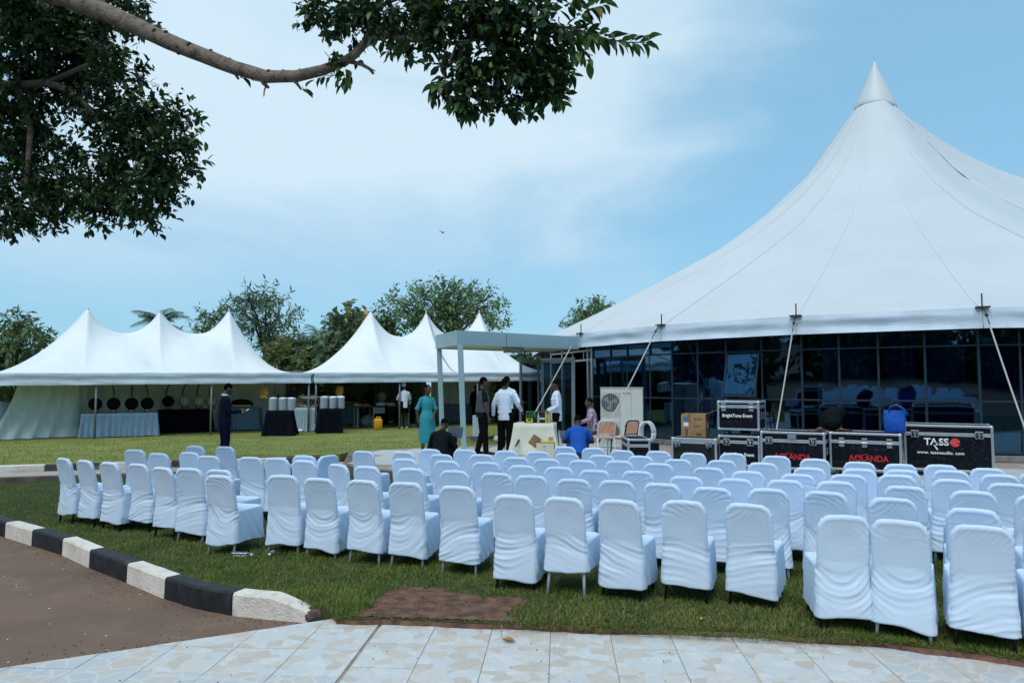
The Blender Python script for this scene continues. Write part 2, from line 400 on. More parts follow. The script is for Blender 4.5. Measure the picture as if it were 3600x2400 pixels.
# ---- terrace slab
terr = tag(bpy.data.objects.new('terrace', None), kind='structure'); COL.objects.link(terr)
g = MB(); g.prism([(p[0], p[1]) for p in SLAB], -.13, ZU - .012); part('slab', g, m_grout, terr)
g = MB()
for a, b in zip(SLAB[:4], SLAB[1:5]):
    a, b = Vector(a), Vector(b); dd = (b - a).normalized(); n2 = Vector((dd.y, -dd.x))
    g.prism([a + n2 * .03, a - n2 * .12, b - n2 * .12, b + n2 * .03][::-1], -.13, ZU - .002)
part('edging', g, m_conc, terr)
yaw_s = rad(-15); E1 = Vector((math.cos(yaw_s), math.sin(yaw_s))); E2 = Vector((-E1.y, E1.x)); TS = .6
mb = MB(); mb.box((0, 0, 0), (TS - .006, TS - .006, .02), None, .003); tile_me = mb.mesh('tile', m_slab)
n = 0
for i in range(-8, 26):
    for j in range(-4, 16):
        c = Vector((-2.2, 13.6)) + E1 * (i * TS) + E2 * (j * TS)
        if c.y > 19.8 or c.x > 13.5 or (c.x > 3 and c.y > 14.0): continue
        if all(in_poly(c + E1 * sx * TS * .56 + E2 * sy * TS * .56, SLAB) for sx in (-1, 1) for sy in (-1, 1)):
            o = link('tile', tile_me, terr, (c.x, c.y, ZU - .01), yaw_s)
# ---- printed tile path in the foreground
def stone_print(name, scale, cols, edge, ew):
    m = M(name, cols[0], .38, spec=.45); nt = m.node_tree; n, l = nt.nodes, nt.links; b = n['Principled BSDF']
    t = n.new('ShaderNodeTexCoord'); oi = n.new('ShaderNodeObjectInfo'); mp_ = n.new('ShaderNodeMapping')
    cx = n.new('ShaderNodeCombineXYZ'); mm = n.new('ShaderNodeMath'); mm.operation = 'MULTIPLY'; mm.inputs[1].default_value = 37
    l.new(oi.outputs['Random'], mm.inputs[0]); l.new(mm.outputs[0], cx.inputs[2]); l.new(t.outputs['Object'], mp_.inputs[0]); l.new(cx.outputs[0], mp_.inputs['Location'])
    wz = n.new('ShaderNodeTexNoise'); wz.inputs['Scale'].default_value = scale * .7; l.new(mp_.outputs[0], wz.inputs['Vector'])
    wa = n.new('ShaderNodeVectorMath'); wa.operation = 'MULTIPLY_ADD'; wa.inputs[1].default_value = (.5 / scale,) * 3; l.new(wz.outputs['Color'], wa.inputs[0]); l.new(mp_.outputs[0], wa.inputs[2])
    v1 = n.new('ShaderNodeTexVoronoi'); v1.inputs['Scale'].default_value = scale; v2 = n.new('ShaderNodeTexVoronoi'); v2.feature = 'DISTANCE_TO_EDGE'; v2.inputs['Scale'].default_value = scale
    for v in (v1, v2): l.new(wa.outputs[0], v.inputs['Vector'])
    sp = n.new('ShaderNodeSeparateColor'); l.new(v1.outputs['Color'], sp.inputs[0])
    rp = n.new('ShaderNodeValToRGB'); rp.color_ramp.interpolation = 'CONSTANT'; el = rp.color_ramp.elements
    el[0].color = (*cols[0], 1); el[0].position = 0; el[1].color = (*cols[-1], 1); el[1].position = .82
    for k, c in enumerate(cols[1:-1]): e = el.new(.82 * (k + 1) / (len(cols) - 1)); e.color = (*c, 1)
    l.new(sp.outputs[0], rp.inputs[0])
    sn = n.new('ShaderNodeTexNoise'); sn.inputs['Scale'].default_value = scale * 3; sn.inputs['Detail'].default_value = 6; l.new(mp_.outputs[0], sn.inputs['Vector'])
    x0_ = n.new('ShaderNodeMix'); x0_.data_type = 'RGBA'; x0_.blend_type = 'MULTIPLY'; x0_.inputs[0].default_value = .30; l.new(rp.outputs[0], x0_.inputs[6]); l.new(sn.outputs[0], x0_.inputs[7])
    er = n.new('ShaderNodeMapRange'); er.inputs[1].default_value = ew; er.inputs[2].default_value = ew * 2.2; er.inputs[3].default_value = .6; er.inputs[4].default_value = 0; l.new(v2.outputs['Distance'], er.inputs[0])
    x1_ = n.new('ShaderNodeMix'); x1_.data_type = 'RGBA'; x1_.inputs[7].default_value = (*edge, 1); l.new(er.outputs[0], x1_.inputs[0]); l.new(x0_.outputs[2], x1_.inputs[6])
    l.new(x1_.outputs[2], b.inputs['Base Color'])
    rr = n.new('ShaderNodeMapRange'); rr.inputs[3].default_value = .28; rr.inputs[4].default_value = .6; l.new(sn.outputs[0], rr.inputs[0]); l.new(rr.outputs[0], b.inputs['Roughness'])
    return m
m_t1 = stone_print('small stone print tile', 10, [(.64, .64, .62), (.63, .555, .47), (.69, .68, .65), (.59, .51, .43), (.66, .62, .56), (.62, .63, .62)], (.50, .52, .52), .012)
m_t2 = stone_print('large stone print tile', 6.0, [(.56, .57, .57), (.60, .56, .51), (.53, .55, .56), (.60, .53, .46)], (.62, .60, .55), .03)
path = tag(bpy.data.objects.new('tiled_path', None), kind='structure'); COL.objects.link(path)
g = MB(); a, b = gz(-400, 2412, ZT), gz(1172, 2180, ZT)
g.prism([(a.x, a.y), (-6, 1), (9, 1), (9, 4.2), (4.2, 5.2), (1.5, 5.75), (-1.4, 5.95), (b.x, b.y)], -.12, ZT - .01); part('bed', g, m_grout, path)
yw = rad(-3.8); F1 = Vector((math.cos(yw), math.sin(yw))); F2 = Vector((-F1.y, F1.x)); TP = .44
JO = gz(1936, 2210, ZT).to_2d(); RO = gz(2000, 2275, ZT).to_2d()
org = F1 * JO.dot(F1) + F2 * RO.dot(F2)
uw = (gz(1350, 2177, ZT).to_2d() - org).dot(F1)
ca, cb = gz(0, 2347, ZT).to_2d(), gz(1156, 2176, ZT).to_2d(); cd = (cb - ca).normalized(); cn = Vector((cd.y, -cd.x)); PA, PB, PN = ca, cb, cn
meshes = {}
for k, mt in (('a', m_t1), ('b', m_t2)):
    mb = MB(); mb.box((0, 0, 0), (TP - .004, TP - .004, .02), None, .0015); meshes[k] = mb.mesh('tile', mt)
rt = random.Random(3)
ucols = [(i * TP, (i + 1) * TP, 0., 'a' if i * TP < 2.0 else 'b') for i in range(int(uw // TP) + 1, 14)]
ustart = ucols[0][0]
ucols.append((uw + .012, ustart, 0., 'a'))
k = uw - .012
while k > -6.2: ucols.append((k - TP, k, .29, 'l')); k -= TP
for (u0, u1, ro, kind) in ucols:
    for j in range(-5, 4):
        v0 = j * TP + (ro if ro else 0); v1 = v0 + TP
        poly = [org + F1 * u + F2 * v for u, v in ((u0, v0), (u1, v0), (u1, v1), (u0, v1))]
        c = sum(poly, Vector((0, 0))) / 4
        if c.y < 3.1 or c.y > 6.2 or abs(c.x) > 6.3: continue
        kk = kind if kind in 'ab' else ('a' if (c - cb).length < 1.3 else 'b')
        if kind == 'b' and v0 > .4: kk = 'a'
        if kind == 'a' and u0 > 1.0 and v0 < -.5: kk = 'a'
        pl = clip_half(poly, ca, cn)
        if len(pl) < 3: continue
        cp = clip_half(pl, cb, Vector((0, 1))) if False else pl
        z = ZT - .01 + rt.uniform(-.0012, .0012)
        if len(cp) == 4 and abs((u1 - u0) - TP) < .01 and all((p_ - q_).length < 1e-6 for p_, q_ in zip(cp, poly)):
            o = link('tile', meshes[kk], path, (c.x, c.y, z), yw)
        else:
            mb = MB(); mb.prism([((p_ - c).dot(F1) * .992, (p_ - c).dot(F2) * .992) for p_ in cp], -.01, .01)
            o = part('tile', mb, m_t1 if kk == 'a' else m_t2, path); o.location = (c.x, c.y, z); o.rotation_euler = (0, 0, yw)
# ---- grass blades of the near lawn
m_gr = M('grass blade', (.185, .235, .045), .75, col2=(.085, .155, .028), vscale=2.6, transl=.25)
m_gd = M('dry grass blade', (.32, .24, .10), .8, col2=(.20, .18, .06), vscale=3, transl=.2)
rg = np.random.default_rng(5)
def vec_in(px, py, poly):
    c = np.zeros(len(px), bool); j = len(poly) - 1
    for i in range(len(poly)):
        ax, ay = poly[i][0], poly[i][1]; bx, by = poly[j][0], poly[j][1]
        if ay != by:
            c ^= ((ay > py) != (by > py)) & (px < (bx - ax) * (py - ay) / (by - ay) + ax)
        j = i
    return c
def blades(n, ya, yb, powr, hmin, hmax, wid, poly, seed):
    u = rg.random(n); e = 1 - powr
    y = (ya ** e + u * (yb ** e - ya ** e)) ** (1 / e)
    x = (rg.random(n) * 2 - 1) * (.86 * y + 1.1)
    x = x + rg.normal(0, .012, n)
    keep = vec_in(x, y, poly)
    hs = 1.6 * np.sin(x * 2.1 + y * 1.3) * np.sin(y * 2.7 - x) + rg.normal(0, .7, n)
    ii = np.clip(((x - x0) / (x1 - x0) * (NX - 1)).astype(int), 0, NX - 1); jj = np.clip(((y - y0) / (y1 - y0) * (NY - 1)).astype(int), 0, NY - 1)
    sf = np.where((x > x0) & (x < x1) & (y > y0) & (y < y1), SF[ii, jj], -1.)
    keep &= rg.random(n) > np.clip((sf + .10) / .16, 0, .985)
    thin = ((x > -.5) & (x < 1.3) & (y < 6.3) & (rg.random(n) < .35)); keep &= ~thin
    x, y, hs = x[keep], y[keep], hs[keep]; n = len(x)
    h = rg.uniform(hmin, hmax, n) * np.clip(1 + .14 * hs, .6, 1.5)
    az = rg.uniform(0, 2 * np.pi, n); lean = rg.uniform(.15, 1.05, n)
    dx, dy = np.cos(az), np.sin(az); wx, wy = -dy * wid, dx * wid
    co = np.zeros((n, 5, 3))
    z0 = -.004 + .006 * np.sin(x * 3.1) * np.sin(y * 2.3)
    co[:, 0] = np.stack([x - wx, y - wy, z0], 1); co[:, 1] = np.stack([x + wx, y + wy, z0], 1)
    mx, my, mz = x + dx * h * lean * .35, y + dy * h * lean * .35, z0 + h * .62
    co[:, 2] = np.stack([mx + wx * .8, my + wy * .8, mz], 1); co[:, 3] = np.stack([mx - wx * .8, my - wy * .8, mz], 1)
    co[:, 4] = np.stack([x + dx * h * lean, y + dy * h * lean, z0 + h * (1.05 - .35 * lean)], 1)
    b = np.arange(n) * 5
    fa = np.stack([b, b + 1, b + 2, b, b + 2, b + 3, b + 3, b + 2, b + 4], 1).reshape(-1, 3)
    dry = (rg.random(n) < np.clip(.10 + .5 * ((x > -.3) & (x < 2.4) & (y < 6.0)) * rg.random(n), 0, .6))
    return co.reshape(-1, 3), fa, np.repeat(dry, 3)
def edge_blades(n):
    P = sub_poly([(p.x, p.y) for p in edge_w] + [(14, 3.6)], .03)[:-40]; k = rg.integers(0, len(P), n)
    x = np.array([P[i].x for i in k]) + rg.normal(0, .02, n); y = np.array([P[i].y for i in k]) + .035 * np.sin(x * 2.7) * .4 + rg.uniform(-.02, .06, n)
    keep = (y > 3.6) & ~((x > -1.25) & (x < .05) & (rg.random(n) > .2)); x, y = x[keep], y[keep]; n = len(x)
    h = rg.uniform(.025, .06, n); az = rg.normal(-np.pi / 2, .9, n); lean = rg.uniform(.5, 1.2, n); dx, dy = np.cos(az), np.sin(az); wx, wy = -dy * .0027, dx * .0027; z0 = rg.uniform(-.02, .002, n)
    co = np.zeros((n, 5, 3)); co[:, 0] = np.stack([x - wx, y - wy, z0], 1); co[:, 1] = np.stack([x + wx, y + wy, z0], 1)
    mx, my, mz = x + dx * h * lean * .4, y + dy * h * lean * .4, z0 + h * .5
    co[:, 2] = np.stack([mx + wx * .8, my + wy * .8, mz], 1); co[:, 3] = np.stack([mx - wx * .8, my - wy * .8, mz], 1); co[:, 4] = np.stack([x + dx * h * lean, y + dy * h * lean, z0 + h * (.8 - .4 * lean)], 1)
    b = np.arange(n) * 5; fa = np.stack([b, b + 1, b + 2, b, b + 2, b + 3, b + 3, b + 2, b + 4], 1).reshape(-1, 3)
    return co.reshape(-1, 3), fa, np.repeat(rg.random(n) < .3, 3)
A = blades(430000, 4.55, 15.3, 1.9, .022, .05, .0026, LAWN, 1)
Eb = edge_blades(18000); A = (np.concatenate([A[0], Eb[0]]), np.concatenate([A[1], Eb[1] + len(A[0])]), np.concatenate([A[2], Eb[2]]))
me = fast_mesh('grass', A[0], A[1], m_gr); me.materials.append(m_gd); me.polygons.foreach_set('material_index', A[2].astype(np.int32))
gs = tag(link('grass', me), kind='stuff', label='short green grass of the near lawn under the white chairs', cat='grass')
B = blades(130000, 14.0, 27.0, 1.6, .015, .035, .005, [(-25, 8.7), (-16.3, 12.2), (-4.1, 17.0), (-3.95, 17.6), (-3.26, 18.2), (-1.38, 19.1), (-.34, 19.7), (.3, 23), (.3, 27.5), (-25, 27.5)], 2)
B[0][:, 2] += ZU
m_gu = M('upper lawn grass blade', (.27, .30, .075), .8, col2=(.18, .23, .055), vscale=.9, transl=.2)
me = fast_mesh('upper_grass', B[0], B[1], m_gu); me.materials.append(m_gd); me.polygons.foreach_set('material_index', B[2].astype(np.int32))
tag(link('upper_grass', me), kind='stuff', label='short yellowish grass of the upper lawn before the marquees', cat='grass')
# ------------------------------------------------------------------ big marquee with glass wall
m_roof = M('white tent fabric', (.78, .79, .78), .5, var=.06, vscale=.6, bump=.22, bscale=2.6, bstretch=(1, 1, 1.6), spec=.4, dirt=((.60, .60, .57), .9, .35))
m_val = M('valance fabric', (.60, .69, .78), .6, var=.12, vscale=2, bump=.5, bscale=4, bstretch=(1, 1, 8), dirt=((.45, .43, .40), 1.5, .4))
m_seam = M('sewn seam', (.60, .63, .65), .5)
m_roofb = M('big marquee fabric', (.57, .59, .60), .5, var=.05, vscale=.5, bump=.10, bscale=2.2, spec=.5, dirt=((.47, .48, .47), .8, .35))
m_alu = M('brushed aluminium', (.42, .47, .50), .38, metal=.55, var=.1, vscale=20)
m_mull = M('dark blue mullion', (.03, .05, .07), .4, metal=.4)
m_rope = M('guy rope', (.48, .47, .44), .8)
m_rust = M('rusty iron', (.06, .04, .03), .8)
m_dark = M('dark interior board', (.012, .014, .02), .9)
m_curt = M('dark blue curtain', (.07, .11, .36), .85, col2=(.035, .055, .20), vscale=6, vstretch=(6, 6, .3))
m_curg = M('grey green curtain', (.22, .36, .42), .85, col2=(.14, .24, .28), vscale=6, vstretch=(6, 6, .3))
def glass(name, tintc, glossc, ior, warp=0.):
    m = bpy.data.materials.new(name); m.use_nodes = True; n, l = m.node_tree.nodes, m.node_tree.links; n.clear()
    o = n.new('ShaderNodeOutputMaterial'); t = n.new('ShaderNodeBsdfTransparent'); t.inputs[0].default_value = (*tintc, 1)
    gl = n.new('ShaderNodeBsdfGlossy'); gl.inputs['Color'].default_value = (*glossc, 1); gl.inputs['Roughness'].default_value = 0
    if warp:
        tx = n.new('ShaderNodeTexCoord'); nz_ = n.new('ShaderNodeTexNoise'); nz_.inputs['Scale'].default_value = 1.1; nz_.inputs['Detail'].default_value = 1; bw = n.new('ShaderNodeBump'); bw.inputs['Strength'].default_value = warp; bw.inputs['Distance'].default_value = .05
        l.new(tx.outputs['Object'], nz_.inputs['Vector']); l.new(nz_.outputs[0], bw.inputs['Height']); l.new(bw.outputs[0], gl.inputs['Normal'])
    fr = n.new('ShaderNodeFresnel'); fr.inputs[0].default_value = ior; mx = n.new('ShaderNodeMixShader')
    l.new(fr.outputs[0], mx.inputs[0]); l.new(t.outputs[0], mx.inputs[1]); l.new(gl.outputs[0], mx.inputs[2]); l.new(mx.outputs[0], o.inputs[0])
    return m
m_glass = glass('dark reflective glass', (.26, .36, .62), (.28, .60, .92), 2.4, .07)
m_dglass = glass('door glass', (.30, .42, .50), (.6, .8, .95), 1.6)

TC = Vector((14.6, 27.9)); TR = 13.8
cor = [Vector((2.16, 22.2)), Vector((4.03, 19.1)), Vector((6.66, 16.6)), Vector((9.8, 14.75))]
ang3 = [math.atan2((c - TC).y, (c - TC).x) for c in cor]
da = rad(15)
# regular corners all round the rounded end, straight side to a second mast out of view on the far right
corners = [Vector((TC.x + 30 * 0, TC.y))] * 0
a_first = ang3[0]
rnd = [TC + Vector((math.cos(a_first + da * k), math.sin(a_first + da * k))) * TR for k in range(-9, 6)]
rnd[9:13] = cor
EX = Vector((1, 0)); RL = 14.
def roofz(p):
    """height of the fabric over plan point p, marquee with two masts at TC and TC+EX*RL"""
    s = (p - TC).dot(EX); sc = min(max(s, 0), RL); q = (p - (TC + EX * sc)).length
    x = min(q / TR, 1.0)
    pr = [(0, 13.4), (.055, 12.95), (.19, 10.3), (.322, 8.6), (.467, 7.15), (.676, 5.6), (.83, 4.52), (.93, 3.86), (1.0, 3.38)]
    for (a, za), (b, zb) in zip(pr, pr[1:]):
        if x <= b: break
    t = (x - a) / (b - a); z = za + (zb - za) * t
    tau = sc / RL; sag = .64 + .36 * abs(2 * tau - 1) ** 1.7
    return 3.38 + (z - 3.38) * (sag if 0 < sc < RL else 1)
big = thing('big_marquee', 'huge white high peak marquee with a pointed cap and dark glass walls', 'marquee', (TC.x, TC.y, ZU))
BO = Vector((TC.x, TC.y, ZU))
def bp(name, mb, mat, smooth=False, parent=None):
    for v in mb.v: v -= BO
    o = part(name, mb, mat, parent or big, smooth); return o
eave = rnd + [Vector((rnd[-1].x + 3.6 * k, rnd[-1].y - .12 * k)) for k in range(1, 6)]
back = [Vector((rnd[0].x + 3.6 * k, rnd[0].y)) for k in range(5, 0, -1)]
ring = eave + back
NR = 22
for i in range(len(ring)):
    a, b = ring[i], ring[(i + 1) % len(ring)]
    def top_of(p):
        s = min(max((p - TC).dot(EX), 0), RL); return TC + EX * s
    mb = MB(); g = []
    NC = 6
    for k in range(NR + 1):
        t = (k / NR) ** 1.25; row = []
        for j in range(NC + 1):
            e = a.lerp(b, j / NC); tp = top_of(e); p = tp.lerp(e, .045 + .955 * t) if t < 1 else e
            z = roofz(p)
            if k == NR: z = 3.40
            # fabric stretched flat between radial seams
            w = math.sin(math.pi * j / NC)
            row.append(Vector((p.x, p.y, z - .03 * w * math.sin(math.pi * min(1, t)) + .012 * noise.noise(Vector((p.x * .8, p.y * .8, 0))))))
        g.append(row)
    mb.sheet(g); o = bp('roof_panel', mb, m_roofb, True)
    mb = MB(); sg = [r_[0] for r_ in g]
    side = Vector((-(a - TC).y, (a - TC).x, 0)).normalized() * .012
    mb.sheet([[p + Vector((0, 0, .012)) - side, p + Vector((0, 0, .012)) + side] for p in sg[1:]]); bp('seam', mb, m_seam)
    if 3 <= i <= 16:
        # valance: hanging strip with horizontal creases
        mb = MB(); g2 = []; nrm = Vector(((b - a).y, -(b - a).x)).normalized()
        if nrm.dot((a + b) / 2 - TC) < 0: nrm = -nrm
        for k in range(9):
            t = k / 8; row = []
            for j in range(19):
                e = a.lerp(b, j / 18); w = math.sin(math.pi * j / 18)
                of = (.022 * math.sin(t * 7 + 1.2 * noise.noise(Vector((j * .15, i, 0)))) * (.4 + w) + .03 * t + .02 * noise.noise(Vector((j * .3, t * 3, i)))) * min(1, t * 4)
                row.append(Vector((e.x + nrm.x * (.004 + of), e.y + nrm.y * (.004 + of), 3.425 - .435 * t)))
            g2.append(row)
        mb.sheet(g2); bp('valance', mb, m_val, True)
# laced overlap strip running down from the cap
mb = MB(); g = []
e_ = Vector((22.5, 16.2))
for k in range(26):
    t = .05 + .95 * k / 25; p = TC.lerp(e_, t); z = roofz(p) + .015; sd = Vector((e_.y - TC.y, -(e_.x - TC.x))).normalized() * (.10 + .05 * math.sin(k * 1.9))
    g.append([Vector((p.x - sd.x, p.y - sd.y, z + .03)), Vector((p.x, p.y, z + .08)), Vector((p.x + sd.x, p.y + sd.y, z - .02))])
mb.sheet(g); bp('lacing_strip', mb, m_roofb, True)
# cap over the mast
mb = MB(); rs = []
for z, r in ((12.80, .755), (12.86, .775), (12.96, .755), (13.6, .50), (14.2, .25), (14.65, .08), (14.85, .012)):
    rs.append([Vector((TC.x + r * math.cos(2 * math.pi * k / 20) * (1 + .03 * math.sin(k * 3)), TC.y + r * math.sin(2 * math.pi * k / 20), z - .10 * math.cos(2 * math.pi * k / 20) * (r > .5))) for k in range(20)])
mb.rings(rs); bp('mast_cap', mb, m_roofb, True)
mb = MB(); mb.tube([(TC.x, TC.y, 14.75), (TC.x, TC.y, 14.98)], .014, 6); bp('mast_tip', mb, m_alu)
mb = MB(); mb.tube([(TC.x, TC.y, ZU), (TC.x, TC.y, 12.6)], .16, 10); bp('mast', mb, m_dark)
# corner stakes, ropes
out = [(TC - c).normalized() * -1 for c in cor]
ends = [gz(1788, 1612, ZU), gz(2085, 1592, ZU), gz(2712, 1612, ZU), gz(3660, 1665, ZU)]
for c, o_, en in zip(cor, out, ends):
    mb = MB(); mb.tube([(c.x, c.y, 3.2), (c.x, c.y, 3.72)], .016, 6); bp('corner_stake', mb, m_rust)
    mb = MB(); mb.box((c.x + o_.x * .05, c.y + o_.y * .05, 3.43), (.26, .12, .03), Matrix.Rotation(math.atan2(o_.y, o_.x) + math.pi / 2, 3, 'Z'), .005); bp('corner_plate', mb, m_rust)
    st = Vector((c.x + o_.x * .1, c.y + o_.y * .1, 3.44))
    mb = MB(); mb.tube([st, st.lerp(en, .12)], .012, 6); mb.ball(st.lerp(en, .06), .035, 8, 6); bp('chain', mb, m_rust)
    mb = MB(); mb.tube([st.lerp(en, t) + Vector((0, 0, -.05 * math.sin(math.pi * t))) for t in (.08, .3, .5, .7, .88, 1)], .016, 6); bp('guy_rope', mb, m_rope)
    mb = MB(); mb.tube([st.lerp(en, .86), st.lerp(en, .93)], (.03, .02), 8); bp('turnbuckle', mb, m_rust)
    mb = MB(); mb.tube([(en.x, en.y, ZU - .02), (en.x + .02, en.y, ZU + .12)], .02, 6); bp('ground_peg', mb, m_rust)
# ---- glass wall under the eave
WIN = .45
wall = [c + (TC - c).normalized() * WIN for c in cor]
prev_c = rnd[8]; wall = [prev_c + (TC - prev_c).normalized() * WIN] + wall
nx = rnd[13]; wall.append(nx + (TC - nx).normalized() * WIN)
Z0, Z1, Z2, Z3 = ZU + .15, 1.46, 2.66, 3.36
def facet_splits(i):
    if i == 0: return None
    return [.0, .25, .47, .75, 1.] if i == 1 else [0, .22, .45, .72, 1.] if i == 2 else [0, .23, .46, .72, 1.]
m_plinth = M('plinth tile', (.25, .24, .23), .6, var=.3)
openp = (2, 2)
for i in range(1, len(wall) - 1):
    a, b = wall[i], wall[i + 1]; dd = (b - a); Ln = dd.length; dd.normalize(); no = Vector((dd.y, -dd.x))
    if no.dot((a + b) / 2 - TC) < 0: no = -no
    yw_ = math.atan2(dd.y, dd.x); Rz = Matrix.Rotation(yw_, 3, 'Z')
    mb = MB(); c = (a + b) / 2; mb.box((c.x, c.y, (ZU + Z0) / 2 - .01), (Ln + .05, .2, Z0 - ZU - .02), Rz, .005); bp('plinth', mb, m_plinth)
    sp = facet_splits(i); zs = [Z0, Z1, Z2, Z3]
    for k in range(5):
        p = a + dd * Ln * sp[k]; mb = MB(); mb.box((p.x, p.y, (Z0 + Z3) / 2), (.05, .07, Z3 - Z0), Rz, .004); bp('mullion', mb, m_mull)
    for z in zs[:3]:
        mb = MB(); mb.box((c.x, c.y, z + (0 if z > Z0 else .02)), (Ln - .06, .06, .045), Rz, .004)
        bp('transom', mb, m_mull)
    for k in range(4):
        for r in range(3):
            u0, u1 = Ln * sp[k] + .026, Ln * sp[k + 1] - .026; z0, z1 = zs[r] + .024, zs[r + 1] - .024
            p0, p1 = a + dd * u0, a + dd * u1; h = no * .012
            if i == 2 and k == 2 and r == 1: continue
            mb = MB(); tw = .036 * (z1 - z0) + R.uniform(-.003, .003)
            mb.add([(p0.x, p0.y, z0), (p1.x, p1.y, z0), (p1.x + no.x * tw, p1.y + no.y * tw, z1), (p0.x + no.x * tw, p0.y + no.y * tw, z1)], [(0, 1, 2, 3)])
            bp('pane', mb, m_glass)
# open awning window, hinged at the top
a, b = wall[2], wall[3]; dd = (b - a).normalized(); Ln = (b - a).length; no = Vector((dd.y, -dd.x)); no = -no if no.dot((a + b) / 2 - TC) < 0 else no
sp = facet_splits(2); u0, u1 = Ln * sp[2] + .03, Ln * sp[3] - .03
tilt = .27; hh = Z2 - Z1 - .06
def aw(u, v): # v down from the hinge
    p = a + dd * u + no * (.04 + v * math.sin(tilt)); return Vector((p.x, p.y, Z2 - .02 - v * math.cos(tilt)))
awn = MB(); awn.add([aw(u0 + .05, .06), aw(u1 - .05, .06), aw(u1 - .05, hh - .05), aw(u0 + .05, hh - .05)], [(0, 3, 2, 1)])
fr = MB()
for q in ((aw(u0, 0), aw(u1, 0)), (aw(u0, hh), aw(u1, hh)), (aw(u0 + .025, 0), aw(u0 + .025, hh)), (aw(u1 - .025, 0), aw(u1 - .025, hh))): fr.tube(q, .028, 4)
ow = bp('open_window', fr, m_mull); bp('pane', awn, m_glass, parent=ow)
# ---- curtains and interior
def drape(name, pts, z0, z1, mat, amp=.05, wl_=.16, parent=None, label=None, cat='curtain', group=None, flare=0., seed=0, base=None, skew=0.):
    pts = [Vector(p) for p in pts]; ds = [0]
    for p, q in zip(pts, pts[1:]): ds.append(ds[-1] + (q - p).length)
    n = max(8, int(ds[-1] / (wl_ / 5))); g = []
    rows = 7
    for k in range(rows):
        t = k / (rows - 1); row = []
        for j in range(n + 1):
            s = ds[-1] * j / n
            for i in range(len(pts) - 1):
                if s <= ds[i + 1] + 1e-9: break
            u = (s - ds[i]) / max(1e-9, ds[i + 1] - ds[i]); p = pts[i].lerp(pts[i + 1], u); d_ = (pts[i + 1] - pts[i]).normalized(); nn_ = Vector((d_.y, -d_.x))
            am = amp * (.45 + .55 * t)
            f = am * math.sin(2 * math.pi * s / wl_ + 2.2 * noise.noise(Vector((s * 1.2, seed, 0))) + .5 * t) + am * .7 * noise.noise(Vector((s * 2.1, t * .8, seed + 3.)))
            q = p + nn_ * (f + flare * t * t) - d_ * skew * t ** 1.6 * max(0, 1 - s / ds[-1] * 1.6)
            row.append(Vector((q.x, q.y, z1 + (z0 - z1) * t + (.02 * noise.noise(Vector((s * 2, seed, 9))) if t == 1 else 0))))
        g.append(row)
    mb = MB(); mb.sheet(g)
    if base is not None:
        for v in mb.v: v -= base
    o = part(name, mb, mat, parent, True)
    if parent is None: tag(o, label, cat, group)
    return o
cw = [c + (TC - c).normalized() * (WIN + .5) for c in [prev_c] + cor + [nx]]
def on_facet(i, u): return cw[i].lerp(cw[i + 1], u)
for (i, u0, u1, mt) in ((1, .42, .58, m_curt), (1, .80, 1.0, m_curt), (2, .03, .20, m_curt), (2, .24, .44, m_curt), (2, .47, .62, m_curg), (3, .10, .2, m_curg), (3, .21, .42, m_curt), (3, .50, .68, m_curt), (3, .6, .66, m_curg), (3, .74, .96, m_curt), (4, .05, .3, m_curt), (4, .36, .55, m_curt)):
    drape('curtain', [on_facet(i, u0), on_facet(i, u1)], ZU + .1, 3.3, mt, .05, .2, big, seed=i * 3 + u0 * 9, base=BO)
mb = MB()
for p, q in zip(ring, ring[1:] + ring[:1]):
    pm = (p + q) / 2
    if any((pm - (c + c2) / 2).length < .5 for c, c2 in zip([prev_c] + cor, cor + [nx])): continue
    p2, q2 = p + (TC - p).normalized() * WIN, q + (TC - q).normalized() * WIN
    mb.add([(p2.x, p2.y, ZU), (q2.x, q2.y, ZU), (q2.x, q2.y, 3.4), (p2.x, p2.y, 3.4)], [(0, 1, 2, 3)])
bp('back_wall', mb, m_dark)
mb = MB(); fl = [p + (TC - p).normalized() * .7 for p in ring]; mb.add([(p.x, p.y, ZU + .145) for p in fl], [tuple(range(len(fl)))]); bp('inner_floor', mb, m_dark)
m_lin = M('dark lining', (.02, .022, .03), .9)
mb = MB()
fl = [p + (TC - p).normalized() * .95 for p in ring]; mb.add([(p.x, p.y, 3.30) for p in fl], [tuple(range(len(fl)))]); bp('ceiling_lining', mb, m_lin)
# ---- entrance facet: doors
a, b = wall[0], wall[1]; dd = (b - a).normalized(); Ln = (b - a).length; no = Vector((dd.y, -dd.x)); no = -no if no.dot((a + b) / 2 - TC) < 0 else no
Rz = Matrix.Rotation(math.atan2(dd.y, dd.x), 3, 'Z')
for u, w_ in ((.02, .10), (Ln * .30, .1), (Ln - .36, .10), (Ln - .06, .12)):
    p = a + dd * u; mb = MB(); mb.box((p.x, p.y, (ZU + 3.2) / 2), (w_, .1, 3.0), Rz, .006); bp('door_post', mb, m_alu)
for z in (2.62, 2.92):
    c = (a + b) / 2; mb = MB(); mb.box((c.x, c.y, z), (Ln - .1, .08, .07), Rz, .005); bp('door_head', mb, m_alu)
for u in (.3, .55, .8):
    p = a + dd * Ln * u; mb = MB(); mb.box((p.x, p.y, 2.77), (.05, .06, .22), Rz, .004); bp('fanlight_bar', mb, m_alu)
